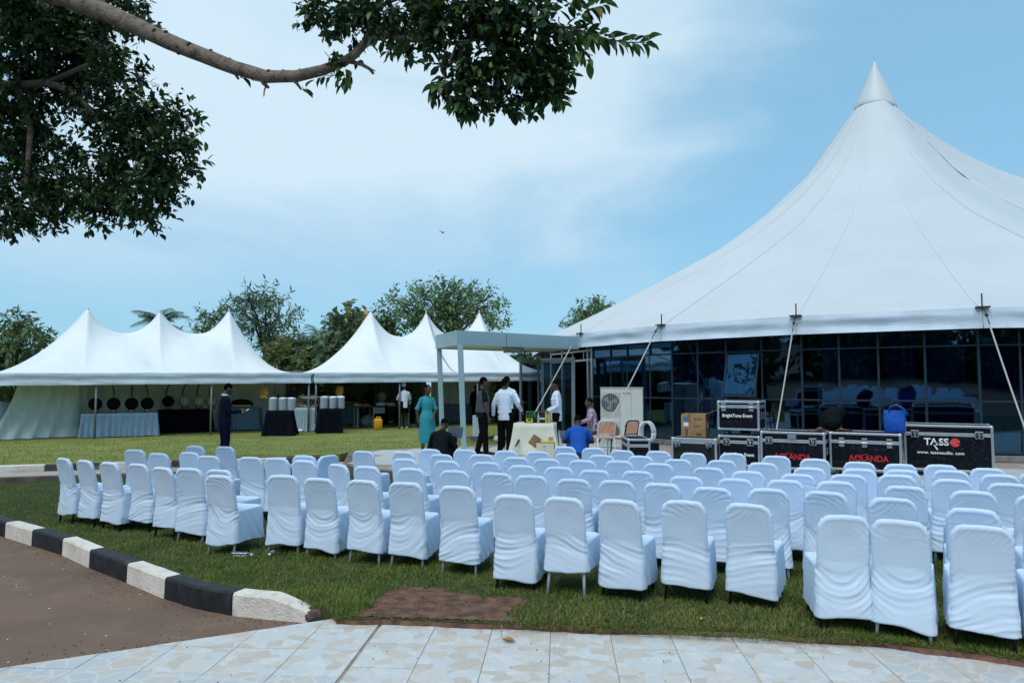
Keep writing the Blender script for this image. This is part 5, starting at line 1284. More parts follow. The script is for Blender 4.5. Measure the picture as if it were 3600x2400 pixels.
# small white lettering "mini" plate on the far part is unreadable in the photograph and left plain
# ------------------------------------------------------------------ cardboard box
m_card = M('brown cardboard', (.36, .22, .11), .85, col2=(.30, .18, .09), vscale=4, bump=.15, bscale=50)
m_tape = M('brown tape', (.22, .14, .07), .4); m_blu = M('blue print', (.03, .16, .34), .6); m_lab = M('white paper label', (.72, .74, .76), .7); m_ink = M('dark carton print', (.15, .09, .05), .8)
P, w = case_at(2396, 1543, 2470, ZU + .605, rad(-24))
bx = thing('cardboard_box', 'brown cardboard box with open flap on the worn case lying on its side', 'box', gd(2396, 1543, gz(2362, 1648, ZU).y + .12), rad(-24))
bx.location.z = ZU + .612
bw, bd, bh = .46, .44, .43
for nme, c, d in (('front_panel', (bw / 2, 0, bh / 2), (bw, .008, bh)), ('back_panel', (bw / 2, bd, bh / 2), (bw, .008, bh)), ('side_panel', (0, bd / 2, bh / 2), (.008, bd - .01, bh)), ('side_panel', (bw, bd / 2, bh / 2), (.008, bd - .01, bh)), ('bottom_panel', (bw / 2, bd / 2, .004), (bw - .01, bd - .01, .006)), ('flap', (bw / 2, bd * .27, bh + .004), (bw - .006, bd * .5, .006)), ('flap', (bw / 2, bd * .76, bh + .006), (bw - .006, bd * .46, .006))):
    mb = MB(); mb.box(c, d); part(nme, mb, m_card, bx)
mb = MB(); mb.box((bw + .10, bd / 2, bh + .05), (.24, bd - .02, .006), Matrix.Rotation(rad(-24), 3, 'Y')); part('flap', mb, m_card, bx)
mb = MB(); mb.box((bw * .33, -.006, bh - .07), (.05, .003, .15)); mb.box((bw * .33, bd / 2, bh + .010), (.05, bd, .002)); part('tape', mb, m_tape, bx)
mb = MB(); mb.box((.085, -.006, bh - .08), (.085, .003, .075)); part('printed_square', mb, m_blu, bx)
mb = MB(); mb.box((.09, -.006, bh - .19), (.095, .003, .07)); part('label', mb, m_lab, bx)
mb = MB(); mb.box((bw + .006, bd * .55, bh * .52), (.003, .16, .12)); part('label', mb, m_lab, bx)
mb = MB(); mb.box((bw + .005, bd * .55, bh * .5), (.002, .10, bh - .02)); part('tape', mb, m_tape, bx)
for k in range(3):
    mb = MB(); mb.box((.27 + .055 * k, -.0055, bh - .085), (.035, .002, .045)); part('printed_mark', mb, m_ink, bx)
mb = MB(); mb.box((.30, -.0055, .22), (.14, .002, .012)); mb.box((.30, -.0055, .195), (.10, .002, .012)); mb.box((.10, -.0055, .09), (.05, .002, .13)); mb.box((.33, -.0055, .05), (.09, .002, .05)); part('printed_mark', mb, m_ink, bx)
# ------------------------------------------------------------------ bags on the cases
m_pack = M('dark backpack cloth', (.005, .008, .009), .85, spec=.08, bump=.4, bscale=14); m_bagb = M('blue woven shopping bag', (.01, .10, .50), .45, var=.2, vscale=12, bump=.4, bscale=10)
topz = ZU + .76
bkp = thing('backpack', 'slumped dark green black backpack lying on the red lettered case', 'backpack', (gd(2925, 1524, 13.35).x, 13.35, topz + .005), rad(-25))
mb = MB(); mb.ball((0, 0, .20), (.19, .15, .21), 16, 10); mb.ball((.0, -.10, .14), (.15, .09, .14), 14, 8); mb.ball((.1, .04, .33), (.16, .10, .12), 12, 8)
me = remesh(mb, .02, 'main_bag', m_pack, 2)
link('main_bag', me, bkp)
mb = MB(); mb.tube([(-.12, -.165, .16), (0, -.195, .2), (.12, -.165, .17)], .006, 6); part('zip', mb, m_bshoe, bkp)
mb = MB(); mb.tube([(-.05, 0, .40), (-.02, 0, .46), (.05, .01, .46), (.1, .02, .42)], .014, 6); part('top_handle', mb, m_pack, bkp)
m_leath = M('brown leather strap', (.16, .075, .03), .6)
mb = MB(); mb.tube([(-.12, -.14, .02), (-.26, -.2, .015), (-.42, -.1, .01)], [.02, .014, .006], 6); mb.tube([(.1, -.16, .02), (.22, -.2, .03), (.34, -.16, .015)], [.022, .018, .01], 6); mb.ball((-.2, -.17, .035), (.06, .04, .03)); mb.ball((.16, -.19, .035), (.04, .03, .03)); part('leather_strap', mb, m_leath, bkp, True)
bag = thing('shopping_bag', 'bright blue shopping bag with black cloth on top beside the logo case', 'bag', (gd(3145, 1524, 12.75).x, 12.75, topz + .005), rad(-22))
rs = []
for z, hx, hy in ((0, .135, .10), (.01, .155, .12), (.12, .165, .13), (.25, .17, .125), (.36, .172, .115), (.40, .175, .105)):
    rs.append([p + V((0.012 * math.sin(z * 20 + k), .012 * math.cos(z * 15 + k * 1.7), 0)) for k, p in enumerate(rrect(hx, -hy, hy, z, .03, 3))])
mb = MB(); mb.rings(rs, True, False); part('bag_body', mb, m_bagb, bag, True)
mb = MB(); mb.ball((0, 0, .40), (.16, .10, .11), 14, 8); mb.ball((.05, .02, .48), (.10, .07, .06), 10, 6); mb.ball((-.06, -.01, .46), (.1, .08, .05), 10, 6); part('black_cloth', mb, m_tee, bag, True)
for y in (-.11, .10):
    mb = MB(); mb.tube([(-.09, y, .36), (-.07, y * 1.2, .46), (.03, y * 1.4, .50), (.12, y * 1.5, .44), (.2, y * 1.3, .34), (.17, y, .3)], .014, 6, side=(0, 0, 1)); part('handle', mb, m_bagb, bag, True)
for k, c in enumerate(((.05, .35, .12), (.6, .62, .6), (.05, .35, .12), (.65, .35, .05), (.7, .5, .06))):
    mb = MB(); mb.box((.171, -.03, .30 - .05 * k), (.006, .09, .035)); part('printed_patch', mb, M('printed patch', c, .5), bag)
for k in range(3):
    mb = MB(); mb.box((-.152, -.09 + .01 * k, .30 - .08 * k), (.012, .05, .05)); part('printed_patch', mb, m_wht, bag)
# ------------------------------------------------------------------ air conditioner
m_ac = M('cream white enamel', (.60, .62, .57), .4, var=.05, vscale=3, dirt=((.42, .40, .34), 2, .3)); m_acd = M('painted fan recess shade', (.008, .014, .02), .6, spec=.1); m_fan = M('grey fan blade', (.16, .24, .28), .4)
A0 = gz(2112, 1572, ZU); AY = rad(-12)
ac = thing('air_conditioner', 'tall cream outdoor air conditioner with two round fans beside the glass wall', 'air conditioner', A0, AY)
aw_, ad_, ah_ = 1.08, .40, 1.52
sc_ = A0.y / 18.4
aw_ *= sc_; ah_ *= sc_
mb = MB(); mb.box((aw_ / 2, ad_ / 2 + .012, ah_ / 2), (aw_, ad_, ah_), None, .012); part('casing', mb, m_ac, ac)
mb = MB(); mb.box((aw_ / 2, ad_ / 2, ah_ + .008), (aw_ + .02, ad_ + .03, .02), None, .006); part('top_cover', mb, m_ac, ac)
for x0_, x1_ in ((0.01, .47 * aw_), (.485 * aw_, .72 * aw_), (.735 * aw_, aw_ - .01)):
    for z0_, z1_ in (((.52 * ah_, ah_ - .02), (.02, .51 * ah_)) if x0_ < .1 else ((.02, ah_ - .02),)):
        mb = MB(); mb.box(((x0_ + x1_) / 2, .006, (z0_ + z1_) / 2), (x1_ - x0_, .014, z1_ - z0_), None, .004); part('front_panel', mb, m_ac, ac)
for fz in (.755, .27):
    cx, cz, rr_ = .235 * aw_, fz * ah_, .215 * aw_
    mb = MB(); mb.tube([(cx, -.002, cz), (cx, -.008, cz)], rr_, 28); f_ = part('fan_opening', mb, m_acd, ac)  # flat near-black disc, its colour stands for the shade inside the fan hollow
    mb = MB(); mb.tube([(cx, -.008, cz), (cx, -.022, cz)], .05, 12)
    for k in range(3):
        a = k * 2.094 + fz * 3
        mb.add([(cx + .05 * math.cos(a), -.01, cz + .05 * math.sin(a)), (cx + .19 * math.cos(a - .25) , -.012, cz + .19 * math.sin(a - .25)), (cx + .2 * math.cos(a + .5), -.02, cz + .2 * math.sin(a + .5)), (cx + .06 * math.cos(a + .9), -.02, cz + .06 * math.sin(a + .9))], [(0, 1, 2, 3)])
    part('fan', mb, m_fan, f_)
    mb = MB()
    for k in range(24):
        z = cz - .26 * aw_ + .52 * aw_ * k / 23; mb.box((cx, -.032, z), (.44 * aw_, .004, .0035))
    for k in range(9):
        x = cx - .22 * aw_ + .44 * aw_ * k / 8; mb.box((x, -.027, cz), (.005, .005, .52 * aw_))
    part('fan_grille', mb, m_ac, f_)
me = text_mesh('LG', .075 * sc_, M('grey logo print', (.10, .10, .10), .6), 0, .002); o = link('lettering', me, ac, (.66 * aw_, -.003, .91 * ah_)); o.rotation_euler = (rad(90), 0, 0)
mb = MB(); mb.tube([(.57 * aw_, .0, .91 * ah_), (.57 * aw_, -.004, .91 * ah_)], .036 * sc_, 20); lg = part('logo_disc', mb, M('dark red logo', (.30, .02, .06), .5), ac)
me = text_mesh('L', .04 * sc_, m_wht); o = link('lettering', me, lg, (.567 * aw_, -.006, .908 * ah_)); o.rotation_euler = (rad(90), 0, 0)
mb = MB(); mb.box((.60 * aw_, -.003, .36 * ah_), (.07, .004, .045)); part('rating_label', mb, m_ink, ac)
mb = MB(); mb.tube([(.86 * aw_, .0, .41 * ah_), (.86 * aw_, -.004, .41 * ah_)], .016, 10); part('screw_cover', mb, m_bshoe, ac)
# ------------------------------------------------------------------ rattan chairs
m_rat = M('orange brown rattan weave', (.85, .44, .26), .7, bump=.2, bscale=90)
def rattan_chair(label, loc, yaw, mt, weave_angle=0):
    t = thing('rattan_chair', label, 'chair', loc, yaw, 'rattan back chairs by the air conditioner')
    fr = lambda pts, r=.014, nm='frame': part(nm, (lambda m_: (m_.tube(pts, r, 8), m_)[1])(MB()), mt, t, True)
    bk = lambda z: -.20 - (z - .45) * .22
    arch = [(-.2, bk(.45), .45)] + [(-.2, bk(z), z) for z in (.55, .65, .74)] + [(-.2 + .07 * (1 - math.cos(a)), bk(.74 + .08 * math.sin(a)), .74 + .08 * math.sin(a)) for a in (.5, 1.0, 1.57)]
    arch += [(-x, y, z) for x, y, z in arch[::-1]]
    fr(arch, .017, 'back_frame'); fr([(-.2, bk(.52), .52), (.2, bk(.52), .52)], .014, 'back_rail')
    mb = MB()
    for k in range(15): x = -.182 + .364 * k / 14; mb.tube([(x, bk(.53), .53), (x, bk(.79), .79 if abs(x) < .14 else .755)], .0075, 4)
    for k in range(11): z = .535 + .25 * k / 10; mb.tube([(-.185, bk(z) - .004, z), (.185, bk(z) - .004, z)], .0075, 4)
    part('woven_back', mb, m_rat, t)
    mb = MB(); mb.box((0, .0, .45), (.42, .42, .03), None, .01); part('seat', mb, m_rat, t)
    mb = MB(); mb.box((0, .0, .425), (.40, .40, .025), None, .008); part('seat_frame', mb, mt, t)
    for sx in (-1, 1):
        fr([(sx * .195, .19, .44), (sx * .205, .22, 0)], .016, 'leg'); fr([(sx * .2, bk(.45), .46), (sx * .205, -.25, 0)], .016, 'leg')
        fr([(sx * .198, -.22, .2), (sx * .2, .2, .2)], .009, 'stretcher')
    return t
rattan_chair('white framed chair with orange rattan back behind the person in plaid shirt', at_d(2118, 16.2, ZU), rad(14), m_lw)
rattan_chair('black framed chair with orange rattan back beside the cream air conditioner', at_d(2192, 16.1, ZU), rad(38), m_lb)
hose = thing('pipe_coil', 'coil of thick white pipe standing behind the small askew case', 'pipe', at_d(2268, 16.9, ZU), rad(10))
for k in range(3):
    mb = MB(); mb.tube([(.06 * k + .17 * math.cos(a), .06 * k, .48 + .26 * math.sin(a)) for a in [2 * math.pi * j / 28 for j in range(29)]], .024, 8); part('pipe_loop', mb, M('white pipe', (.62, .66, .68), .45), hose, True)
mb = MB(); mb.box((.07, .05, .12), (.5, .2, .24), None, .01); part('pipe_stand', mb, m_ply, hose)
# ------------------------------------------------------------------ drinks table
def cloth_table(name, label, P, w, dep, h, yaw, mat, amp=.018, wl_=.13, flare=.05, hem=.02, group=None, seed=0, top=None):
    """origin at front left bottom corner"""
    t = thing(name, label, 'table', P, yaw, group); per = 2 * (w + dep)
    rs = []; n = max(40, int(per / .03))
    def along(s):
        s %= per
        if s < w: return (s, 0, 0, -1)
        if s < w + dep: return (w, s - w, 1, 0)
        if s < 2 * w + dep: return (w - (s - w - dep), dep, 0, 1)
        return (0, dep - (s - 2 * w - dep), -1, 0)
    for k in range(8):
        q = k / 7; r = []
        for j in range(n):
            s = per * j / n; x, y, nx_, ny_ = along(s)
            f = (amp * (math.sin(2 * math.pi * s / wl_ + 2.5 * noise.noise(V((s * 1.7, seed, 0))) + q) + .8 * noise.noise(V((s * 5, q * 2, seed)))) + flare * q) * q ** .7
            cf = min(1, min(abs(s - b_) for b_ in (0, w, w + dep, 2 * w + dep, per)) / .08)
            ex = (x - w / 2) / (w / 2) * flare * q * (1 - cf); ey = (y - dep / 2) / (dep / 2) * flare * q * (1 - cf)
            r.append(V((x + nx_ * f + ex, y + ny_ * f + ey, h - (h - hem) * q + (.015 * noise.noise(V((s * 3, 3, seed))) if q == 1 else 0))))
        rs.append(r)
    mb = MB(); mb.rings(rs, True, False); part('tablecloth', mb, mat, t, True)
    mb = MB(); mb.box((w / 2, dep / 2, h - .018), (w - .03, dep - .03, .02)); part('tabletop', mb, m_plank, t)
    for x in (.08, w - .08):
        for y in (.08, dep - .08): mb = MB(); mb.tube([(x, y, 0), (x, y, h - .03)], .018, 6); part('leg', mb, m_pole, t)
    return t
m_cream = M('cream tablecloth', (.66, .66, .54), .8, var=.05, bump=.35, bscale=4, spec=.2)
DT = gz(1806, 1600, ZU); DTy = rad(-12)
dk = (1945 - 1800) / FOC; dw = 1.0
cloth_table('drinks_table', 'table under a cream cloth carrying drinks before the open glass door', DT, .92, .72, .74, DTy, m_cream, .022, .42, .09, .01, seed=4)
DM = Matrix.Translation(DT) @ Matrix.Rotation(DTy, 4, 'Z')
mb = MB()
def bottle_prof(h, r, nr): return [(r * .9, 0), (r, .008), (r, h * .52), (r * .92, h * .6), (nr * 1.2, h * .78), (nr, h * .84), (nr, h * .96), (nr * 1.15, h * .965), (nr * 1.15, h)]
def bottle_mesh(nm, h, r, nr, mat): mb = MB(); mb.lathe(bottle_prof(h, r, nr), (0, 0, 0), 12); return mb.mesh(nm, mat, True)
bm_g = bottle_mesh('bottle', .24, .03, .013, M('green beer glass', (.015, .10, .035), .12, spec=.6)); bm_d = bottle_mesh('bottle', .24, .029, .012, M('dark cola glass', (.02, .012, .012), .1, spec=.6)); bm_y = bottle_mesh('bottle', .25, .03, .014, M('pale yellow drink', (.42, .42, .10), .15, spec=.6)); bm_c = bottle_mesh('bottle', .24, .029, .012, M('clear glass', (.35, .42, .44), .1, spec=.6))
caps = {}
for k, c in (('g', (.05, .3, .1)), ('d', (.4, .03, .04)), ('y', (.05, .3, .1)), ('c', (.5, .1, .12))): mb = MB(); mb.lathe([(.0155, 0), (.0155, .014), (.012, .018)], (0, 0, 0), 10); caps[k] = mb.mesh('cap', M('bottle cap', c, .4), True)
lbl = {}
for k, c in (('d', (.55, .56, .6)), ('d2', (.5, .04, .05))): mb = MB(); mb.lathe([(.0302, .07), (.0302, .12)], (0, 0, 0), 12); lbl[k] = mb.mesh('label', M('bottle label', c, .5), True)
def put_bottle(me, key, x, y, label, group, lb=None, h=.24):
    p = DM @ V((x, y, .745)); o = link('bottle', me, None, p); tag(o, label, 'bottle', group); link('cap', caps[key], o, (0, 0, h))
    if lb: link('label', lbl[lb], o)
for i in range(4):
    for j in range(3): put_bottle(bm_g, 'g', .28 + .065 * i, .12 + .075 * j, 'green glass beer bottle in the yellow labelled tray on the cream table', 'green beer bottles')
for i in range(3):
    for j in range(3): put_bottle(bm_d if (i + j) % 4 else bm_c, 'd' if (i + j) % 4 else 'c', .56 + .062 * i, .10 + .08 * j, 'dark cola bottle standing on the cream table between green and yellow drinks' if (i + j) % 4 else 'empty clear glass bottle among the cola bottles on the cream table', 'cola bottles' if (i + j) % 4 else 'empty clear bottles', ('d2' if (i + j) % 3 == 0 else 'd') if (i + j) % 4 else None)
for i in range(2):
    for j in range(2): put_bottle(bm_y, 'y', .745 + .064 * i, .09 + .09 * j, 'clear bottle of pale yellow drink on the cream table by the doorway', 'yellow drink bottles', h=.25)
tr = thing('drinks_tray', 'low cardboard tray with yellow label holding the green bottles', 'tray', DM @ V((.24, .07, .742)), DTy)
for c, d in (((.145, 0, .055), (.29, .006, .11)), ((.145, .23, .055), (.29, .006, .11)), ((0, .115, .055), (.006, .224, .11)), ((.29, .115, .055), (.006, .224, .11))):
    mb = MB(); mb.box(c, d); part('tray_side', mb, m_bshoe, tr)
mb = MB(); mb.box((.12, -.005, .06), (.15, .004, .085)); part('yellow_label', mb, M('yellow label print', (.60, .50, .03), .5), tr)
mb = MB(); mb.box((.12, -.008, .07), (.09, .003, .035)); part('label_emblem', mb, m_ply, tr)
# carton with open flaps in front of the table
cb = thing('carton', 'white and yellow carton with torn open flaps behind the covered chairs', 'box', at_d(1918, 14.9, ZU), rad(-8))
cw_, cd_, chh = .36, .28, .42
m_cw = M('cream white carton', (.60, .58, .46), .7); m_cy = M('yellow carton', (.62, .42, .03), .6)
for nm, c, d, mt in (('front_panel', (0, -cd_ / 2, chh / 2), (cw_, .006, chh), m_cw), ('back_panel', (0, cd_ / 2, chh / 2), (cw_, .006, chh), m_cw), ('side_panel', (-cw_ / 2, 0, chh / 2), (.006, cd_ - .01, chh), m_cy), ('side_panel', (cw_ / 2, 0, chh / 2), (.006, cd_ - .01, chh), m_cy)):
    mb = MB(); mb.box(c, d); part(nm, mb, mt, cb)
mb = MB(); mb.box((.0, .04, chh + .02), (cw_ * .9, .18, .006), Matrix.Rotation(.15, 3, 'X')); part('flap', mb, m_cy, cb)
mb = MB(); mb.box((-cw_ / 2 - .04, -.06, chh + .03), (.20, .006, .24), Matrix.Rotation(.6, 3, 'Y') @ Matrix.Rotation(.25, 3, 'X')); part('flap', mb, m_card, cb)
mb = MB(); mb.box((.1, .1, chh + .06), (.1, .1, .006), Matrix.Rotation(1.1, 3, 'X')); part('flap', mb, m_card, cb)
for k in range(4):
    mb = MB()
    for j in range(16):
        a, a2 = 2 * math.pi * j / 16, 2 * math.pi * (j + 1) / 16
        mb.add([(-.01 + r_ * math.cos(q), -cd_ / 2 - .0045, .06 + .095 * k + r_ * math.sin(q)) for r_, q in ((.026, a), (.026, a2), (.017, a2), (.017, a))], [(0, 1, 2, 3)])
    part('printed_ring', mb, M('blue ring print', (.12, .2, .3), .6), cb)
# ------------------------------------------------------------------ tables and food under the marquees
m_gcl = M('blue grey satin tablecloth', (.21, .31, .44), .55, col2=(.15, .24, .36), vscale=6, vstretch=(6, 6, .4), bump=.4, bscale=7, bstretch=(3, 3, .4), spec=.4)
m_scl = M('silver grey satin tablecloth', (.36, .46, .52), .45, col2=(.26, .36, .43), vscale=8, vstretch=(6, 6, .4), bump=.5, bscale=9, bstretch=(3, 3, .4), spec=.5)
m_bcl = M('black tablecloth', (.003, .004, .009), .85, bump=.3, bscale=4, spec=.08)
def tab(label, xl, xr, yb, dep, h, mat, yaw=TYAW, **k):
    P = gz(xl, yb, ZU); kk = ray(xr, yb); kx = kk.x / kk.y; c_, s_ = math.cos(yaw), math.sin(yaw)
    w = (kx * P.y - P.x) / (c_ - kx * s_); return cloth_table('buffet_table', label, P, w, dep, h, yaw, mat, **k), P, w
tA, pA, wA = tab('long table under blue grey satin cloth carrying the black round warmers', 282, 552, 1540, .7, .74, m_gcl, seed=1, wl_=.17, amp=.022)
pB = st_w(0, 0) * 0
tB, pB_, wB = tab('long table under black cloth carrying the white globe warmers', 556, 745, 1523, .7, .78, m_bcl, seed=2)
tC, pC, wC = tab('table under dull grey cloth beside the person looking at the phone', 770, 908, 1512, .75, .80, m_gcl, yaw=rad(12), seed=3, wl_=.12)
tD, pD, wD = tab('low square table under black cloth with plate stacks next to the grey table', 934, 1022, 1532, .6, .80, m_bcl, yaw=rad(8), seed=4, flare=.1)
tE, pE, wE = tab('table under silver satin cloth carrying the salad dishes', 1020, 1112, 1518, .8, .84, m_scl, yaw=rad(18), seed=5, wl_=.09, amp=.025)
tF, pF, wF = tab('low square table under black cloth with plate stacks right of the twin poles', 1122, 1196, 1523, .6, .82, m_bcl, yaw=rad(20), seed=6, flare=.08)
tG, pG, wG = tab('raised buffet table under pale grey cloth at the back of the salad display', 920, 1030, 1496, .6, 1.15, m_gcl, yaw=rad(20), seed=7)
tH, pH, wH = tab('table under dim grey cloth between the plate table and serving table', 1196, 1262, 1491, .7, .82, m_gcl, yaw=rad(28), seed=8)
tI, pI, wI = tab('long table under blue grey satin cloth seen between the canopy posts', 1530, 1678, 1486, .7, .80, m_gcl, seed=9, wl_=.12)
# globe warmers
def globe(label, P, r, mat, ribm, bend, side):
    t = thing('globe_warmer', label, 'food warmer', P, TYAW, 'round food warmers')
    mb = MB(); mb.ball((0, 0, .09 + r), r, 20, 14); part('globe', mb, mat, t, True)
    mb = MB()
    for k in range(5): a = k * 1.2566; mb.tube([(0, 0, .03), (.13 * math.cos(a), .13 * math.sin(a), .035), (.15 * math.cos(a), .15 * math.sin(a), .0)], .014, 6); mb.ball((.15 * math.cos(a), .15 * math.sin(a), .02), .022, 6, 5)
    mb.lathe([(.10, .03), (.12, .06), (.10, .10)], (0, 0, 0), 14); part('gold_base', mb, m_gold, t, True)
    mb = MB(); mb.ball((0, 0, .10 + 2 * r), .022, 8, 6); mb.lathe([(.012, .08 + 2 * r), (.02, .13 + 2 * r)], (0, 0, 0), 8); part('finial', mb, m_gold, t, True)
    if ribm:
        mb = MB()
        for k in range(10):
            a = k * math.pi / 5; mb.tube([((r + .003) * math.sin(b_) * math.cos(a), (r + .003) * math.sin(b_) * math.sin(a), .09 + r - (r + .003) * math.cos(b_)) for b_ in [.25 + 2.6 * q / 8 for q in range(9)]], .006, 4)
        part('globe_ribs', mb, ribm, t, True)
        mb = MB(); mb.lathe([(r + .006, .085 + r), (r + .010, .09 + r), (r + .006, .095 + r)], (0, 0, 0), 20); part('rim_band', mb, ribm, t, True)
    mb = MB(); mb.tube([(side * .06, .05, .06 + 2 * r), (side * .07, .05, .25 + 2 * r), (side * .04 + bend * .3, .05, .45 + 2 * r), (bend, .05, .62 + 2 * r), (bend * 1.6, .05, .68 + 2 * r)], .022, 8); part('bracket_arm', mb, M('dark brown arm', (.07, .035, .02), .6), t, True)
    return t
m_gbk = M('black globe', (.003, .003, .004), .6, spec=.1); m_gwh = M('white globe', (.62, .66, .64), .5, var=.15); m_rib = M('dark rib', (.05, .05, .05), .6)
def on_front(px, t_, z): # point on the line s,t in the pole tent seen at column px
    k = ray(px, 1400); k = k.x / k.y; b_ = P0 + N_ * t_; s_ = (k * b_.y - b_.x) / (U.x - k * U.y); q = b_ + U * s_; return V((q.x, q.y, z))
gl = ['nearest the end drape', 'second from the end drape', 'third from the end drape', 'fourth from the end drape']
for i, (px, bn) in enumerate(((333, .0), (398, -.12), (461, .0), (517, -.16))):
    k = ray(px, 1460); k = k.x / k.y; c_, s_ = math.cos(TYAW), math.sin(TYAW); b_ = pA.to_2d() + N_ * .35
    u = (k * b_.y - b_.x) / (c_ - k * s_); q = b_ + V((c_, s_)) * u
    globe(f'round black food warmer on the blue grey table, {gl[i]}', (q.x, q.y, ZU + .742), .195, m_gbk, None, bn, 0)
for i, (px, bn, mt, rb, lb) in enumerate(((590, .16, m_gbk, None, 'round black food warmer alone on the black table'), (648, .18, m_gwh, m_rib, 'white ribbed globe warmer next to the single black one on the black table'), (698, .1, m_gwh, m_rib, 'white ribbed globe warmer in the middle of the black table'), (742, .05, m_gwh, m_rib, 'white ribbed globe warmer half hidden by the person with the phone'))):
    k = ray(px, 1460); k = k.x / k.y; c_, s_ = math.cos(TYAW), math.sin(TYAW); b_ = pB_.to_2d() + N_ * .35
    u = (k * b_.y - b_.x) / (c_ - k * s_); q = b_ + V((c_, s_)) * u
    globe(lb, (q.x, q.y, ZU + .782), .19, mt, rb, bn, -1)
for px, lb in ((1341, 'dim white globe warmer behind the cook with white cap'), (1434, 'white globe warmer beside the tent pole and rice bowl'), (1731, 'white globe warmer behind the people at the drinks table')):
    q = on_front(px, 3.2, ZU + .85); globe(lb, q, .20, m_gwh, m_rib, .05, -1)
    cloth_table('buffet_table', 'dark clothed stand under the ' + lb[:lb.index('warmer') + 6] + lb[lb.index('warmer') + 6:], (q.x - .3, q.y - .2, ZU), .6, .5, .845, TYAW, m_bcl, seed=px)
# plates
mb = MB(); mb.lathe([(.07, 0), (.085, .002), (.135, .014), (.136, .018), (.085, .008), (.0, .006)], (0, 0, 0), 18); m_plate = M('white glazed plate', (.66, .72, .78), .3, spec=.5); me_pl = mb.mesh('dinner_plate', m_plate, True)
mb = MB()
def crumple(mb, c, r, seed):
    mb.ball(c, r, 10, 6)
    for v in mb.v: v += V((noise.noise(v * 17 + V((seed, 0, 0))), noise.noise(v * 17 + V((0, seed, 0))), noise.noise(v * 17 + V((0, 0, seed))))) * .03
SK = ('left stack', 'middle stack', 'right stack')
def plates(P, yaw, spots, h, n, where, grp):
    mm_ = Matrix.Translation(P) @ Matrix.Rotation(yaw, 4, 'Z')
    for i, (x, y) in enumerate(spots):
        for k in range(n):
            o = link('dinner_plate', me_pl, None, mm_ @ V((x + R.uniform(-.004, .004), y + R.uniform(-.004, .004), h + .001 + k * .0165))); tag(o, 'white dinner plate in the ' + SK[i] + ' on ' + where, 'plate', grp + ', ' + SK[i])
        nb_ = MB(); crumple(nb_, (0, 0, .02), (.14, .12, .03), i + P.x)
        o = part('paper_napkin', nb_, m_lab, None, True, mm_ @ V((x, y, h + .005 + n * .0165))); tag(o, 'paper napkins on the ' + SK[i] + ' of ' + where, 'napkin', 'paper napkins on plate stacks')
plates(pD, rad(8), ((.16, .16), (.42, .14), (.68, .16)) if wD > .8 else ((.18, .16), (.48, .16), (.75, .16)), .80, 22, 'the black table by the grey table', 'stacked dinner plates')
plates(pF, rad(20), ((.16, .2), (.45, .16), (.72, .24)), .82, 22, 'the black table by the twin poles', 'stacked dinner plates by the poles')
# salad dishes and fruit
m_grn = M('green salad', (.06, .16, .03), .7); m_tom = M('red tomato', (.42, .05, .03), .4); m_orn = M('orange carrot', (.55, .22, .04), .5); m_ylw = M('yellow fruit', (.62, .44, .05), .5); m_rice = M('white rice', (.62, .6, .5), .8)
m_food = [m_grn, m_tom, m_orn, m_ylw, m_rice]
def dish(label, P, rx, ry, h, food, name='serving_dish', seed=0):
    t = thing(name, label, 'dish', P, R.uniform(0, .6)); n = 20
    rs = [[V((rx * a * math.cos(2 * math.pi * k / n), ry * a * math.sin(2 * math.pi * k / n), z)) for k in range(n)] for a, z in ((.45, 0), (.55, .005), (1, h), (.98, h), (.6, h * .4))]
    mb = MB(); mb.rings(rs); part('bowl', mb, m_plate, t, True); rr_ = random.Random(seed)
    by = {}
    for k in range(26):
        a, q = rr_.uniform(0, 6.28), math.sqrt(rr_.random()) * .8
        by.setdefault(rr_.choice(food), MB()).ball((rx * q * math.cos(a), ry * q * math.sin(a), h + .02 * rr_.random() + .03 * (1 - q)), (rr_.uniform(.02, .05), rr_.uniform(.02, .04), rr_.uniform(.012, .03)), 7, 5)
    for mt, mb in by.items(): part('food', mb, m_food[mt], t, True)
    return t
ME = Matrix.Translation(pE) @ Matrix.Rotation(rad(18), 4, 'Z'); MG = Matrix.Translation(pG) @ Matrix.Rotation(rad(20), 4, 'Z')
dish('oval white dish of colourful salad above the left plate stacks', MG @ V((.45, .2, 1.155)), .26, .14, .06, [0, 1, 4], seed=1)
def riser(label, P, yaw, w, h):
    t = thing('wire_stand', label, 'stand', P, yaw)
    for k in range(7):
        x = -w / 2 + w * k / 6; mb = MB(); mb.tube([(x - .06, -.02, 0), (x + .04, 0, h)], .006, 5); mb.tube([(x + .06, .02, 0), (x - .04, 0, h)], .006, 5); part('wire', mb, m_steel, t)
    mb = MB(); mb.box((0, 0, h), (w, .2, .012)); part('shelf', mb, m_steel, t)
    return t
riser('crossed wire stand under the long white salad dish', ME @ V((.35, .3, .845)), rad(18), .5, .26)
riser('crossed wire stand beside the twin poles under the salad bowls', ME @ V((.95, .35, .845)), rad(18), .5, .26)
dish('long white boat dish of salad raised on the wire stand', ME @ V((.62, .3, 1.118)), .42, .15, .10, [0, 1, 2, 3, 4], seed=2)
dish('white salad bowl raised behind the twin poles', ME @ V((1.18, .45, 1.118)), .24, .15, .08, [0, 1, 4, 4], seed=3)
dish('small plate of orange salad low on the silver table', ME @ V((.42, .15, .845)), .12, .1, .02, [2, 3], seed=4)
dish('second small plate of orange salad beside the pole on the silver table', ME @ V((.8, .15, .845)), .12, .1, .02, [2, 2, 3], seed=5)
mb = MB(); mb.lathe([(.045, 0), (.045, .09)], (0, 0, 0), 12); o = part('sauce_tub', mb, m_lab, None, True, ME @ V((.6, .1, .845))); tag(o, 'small white and red tub on the silver table', 'tub')
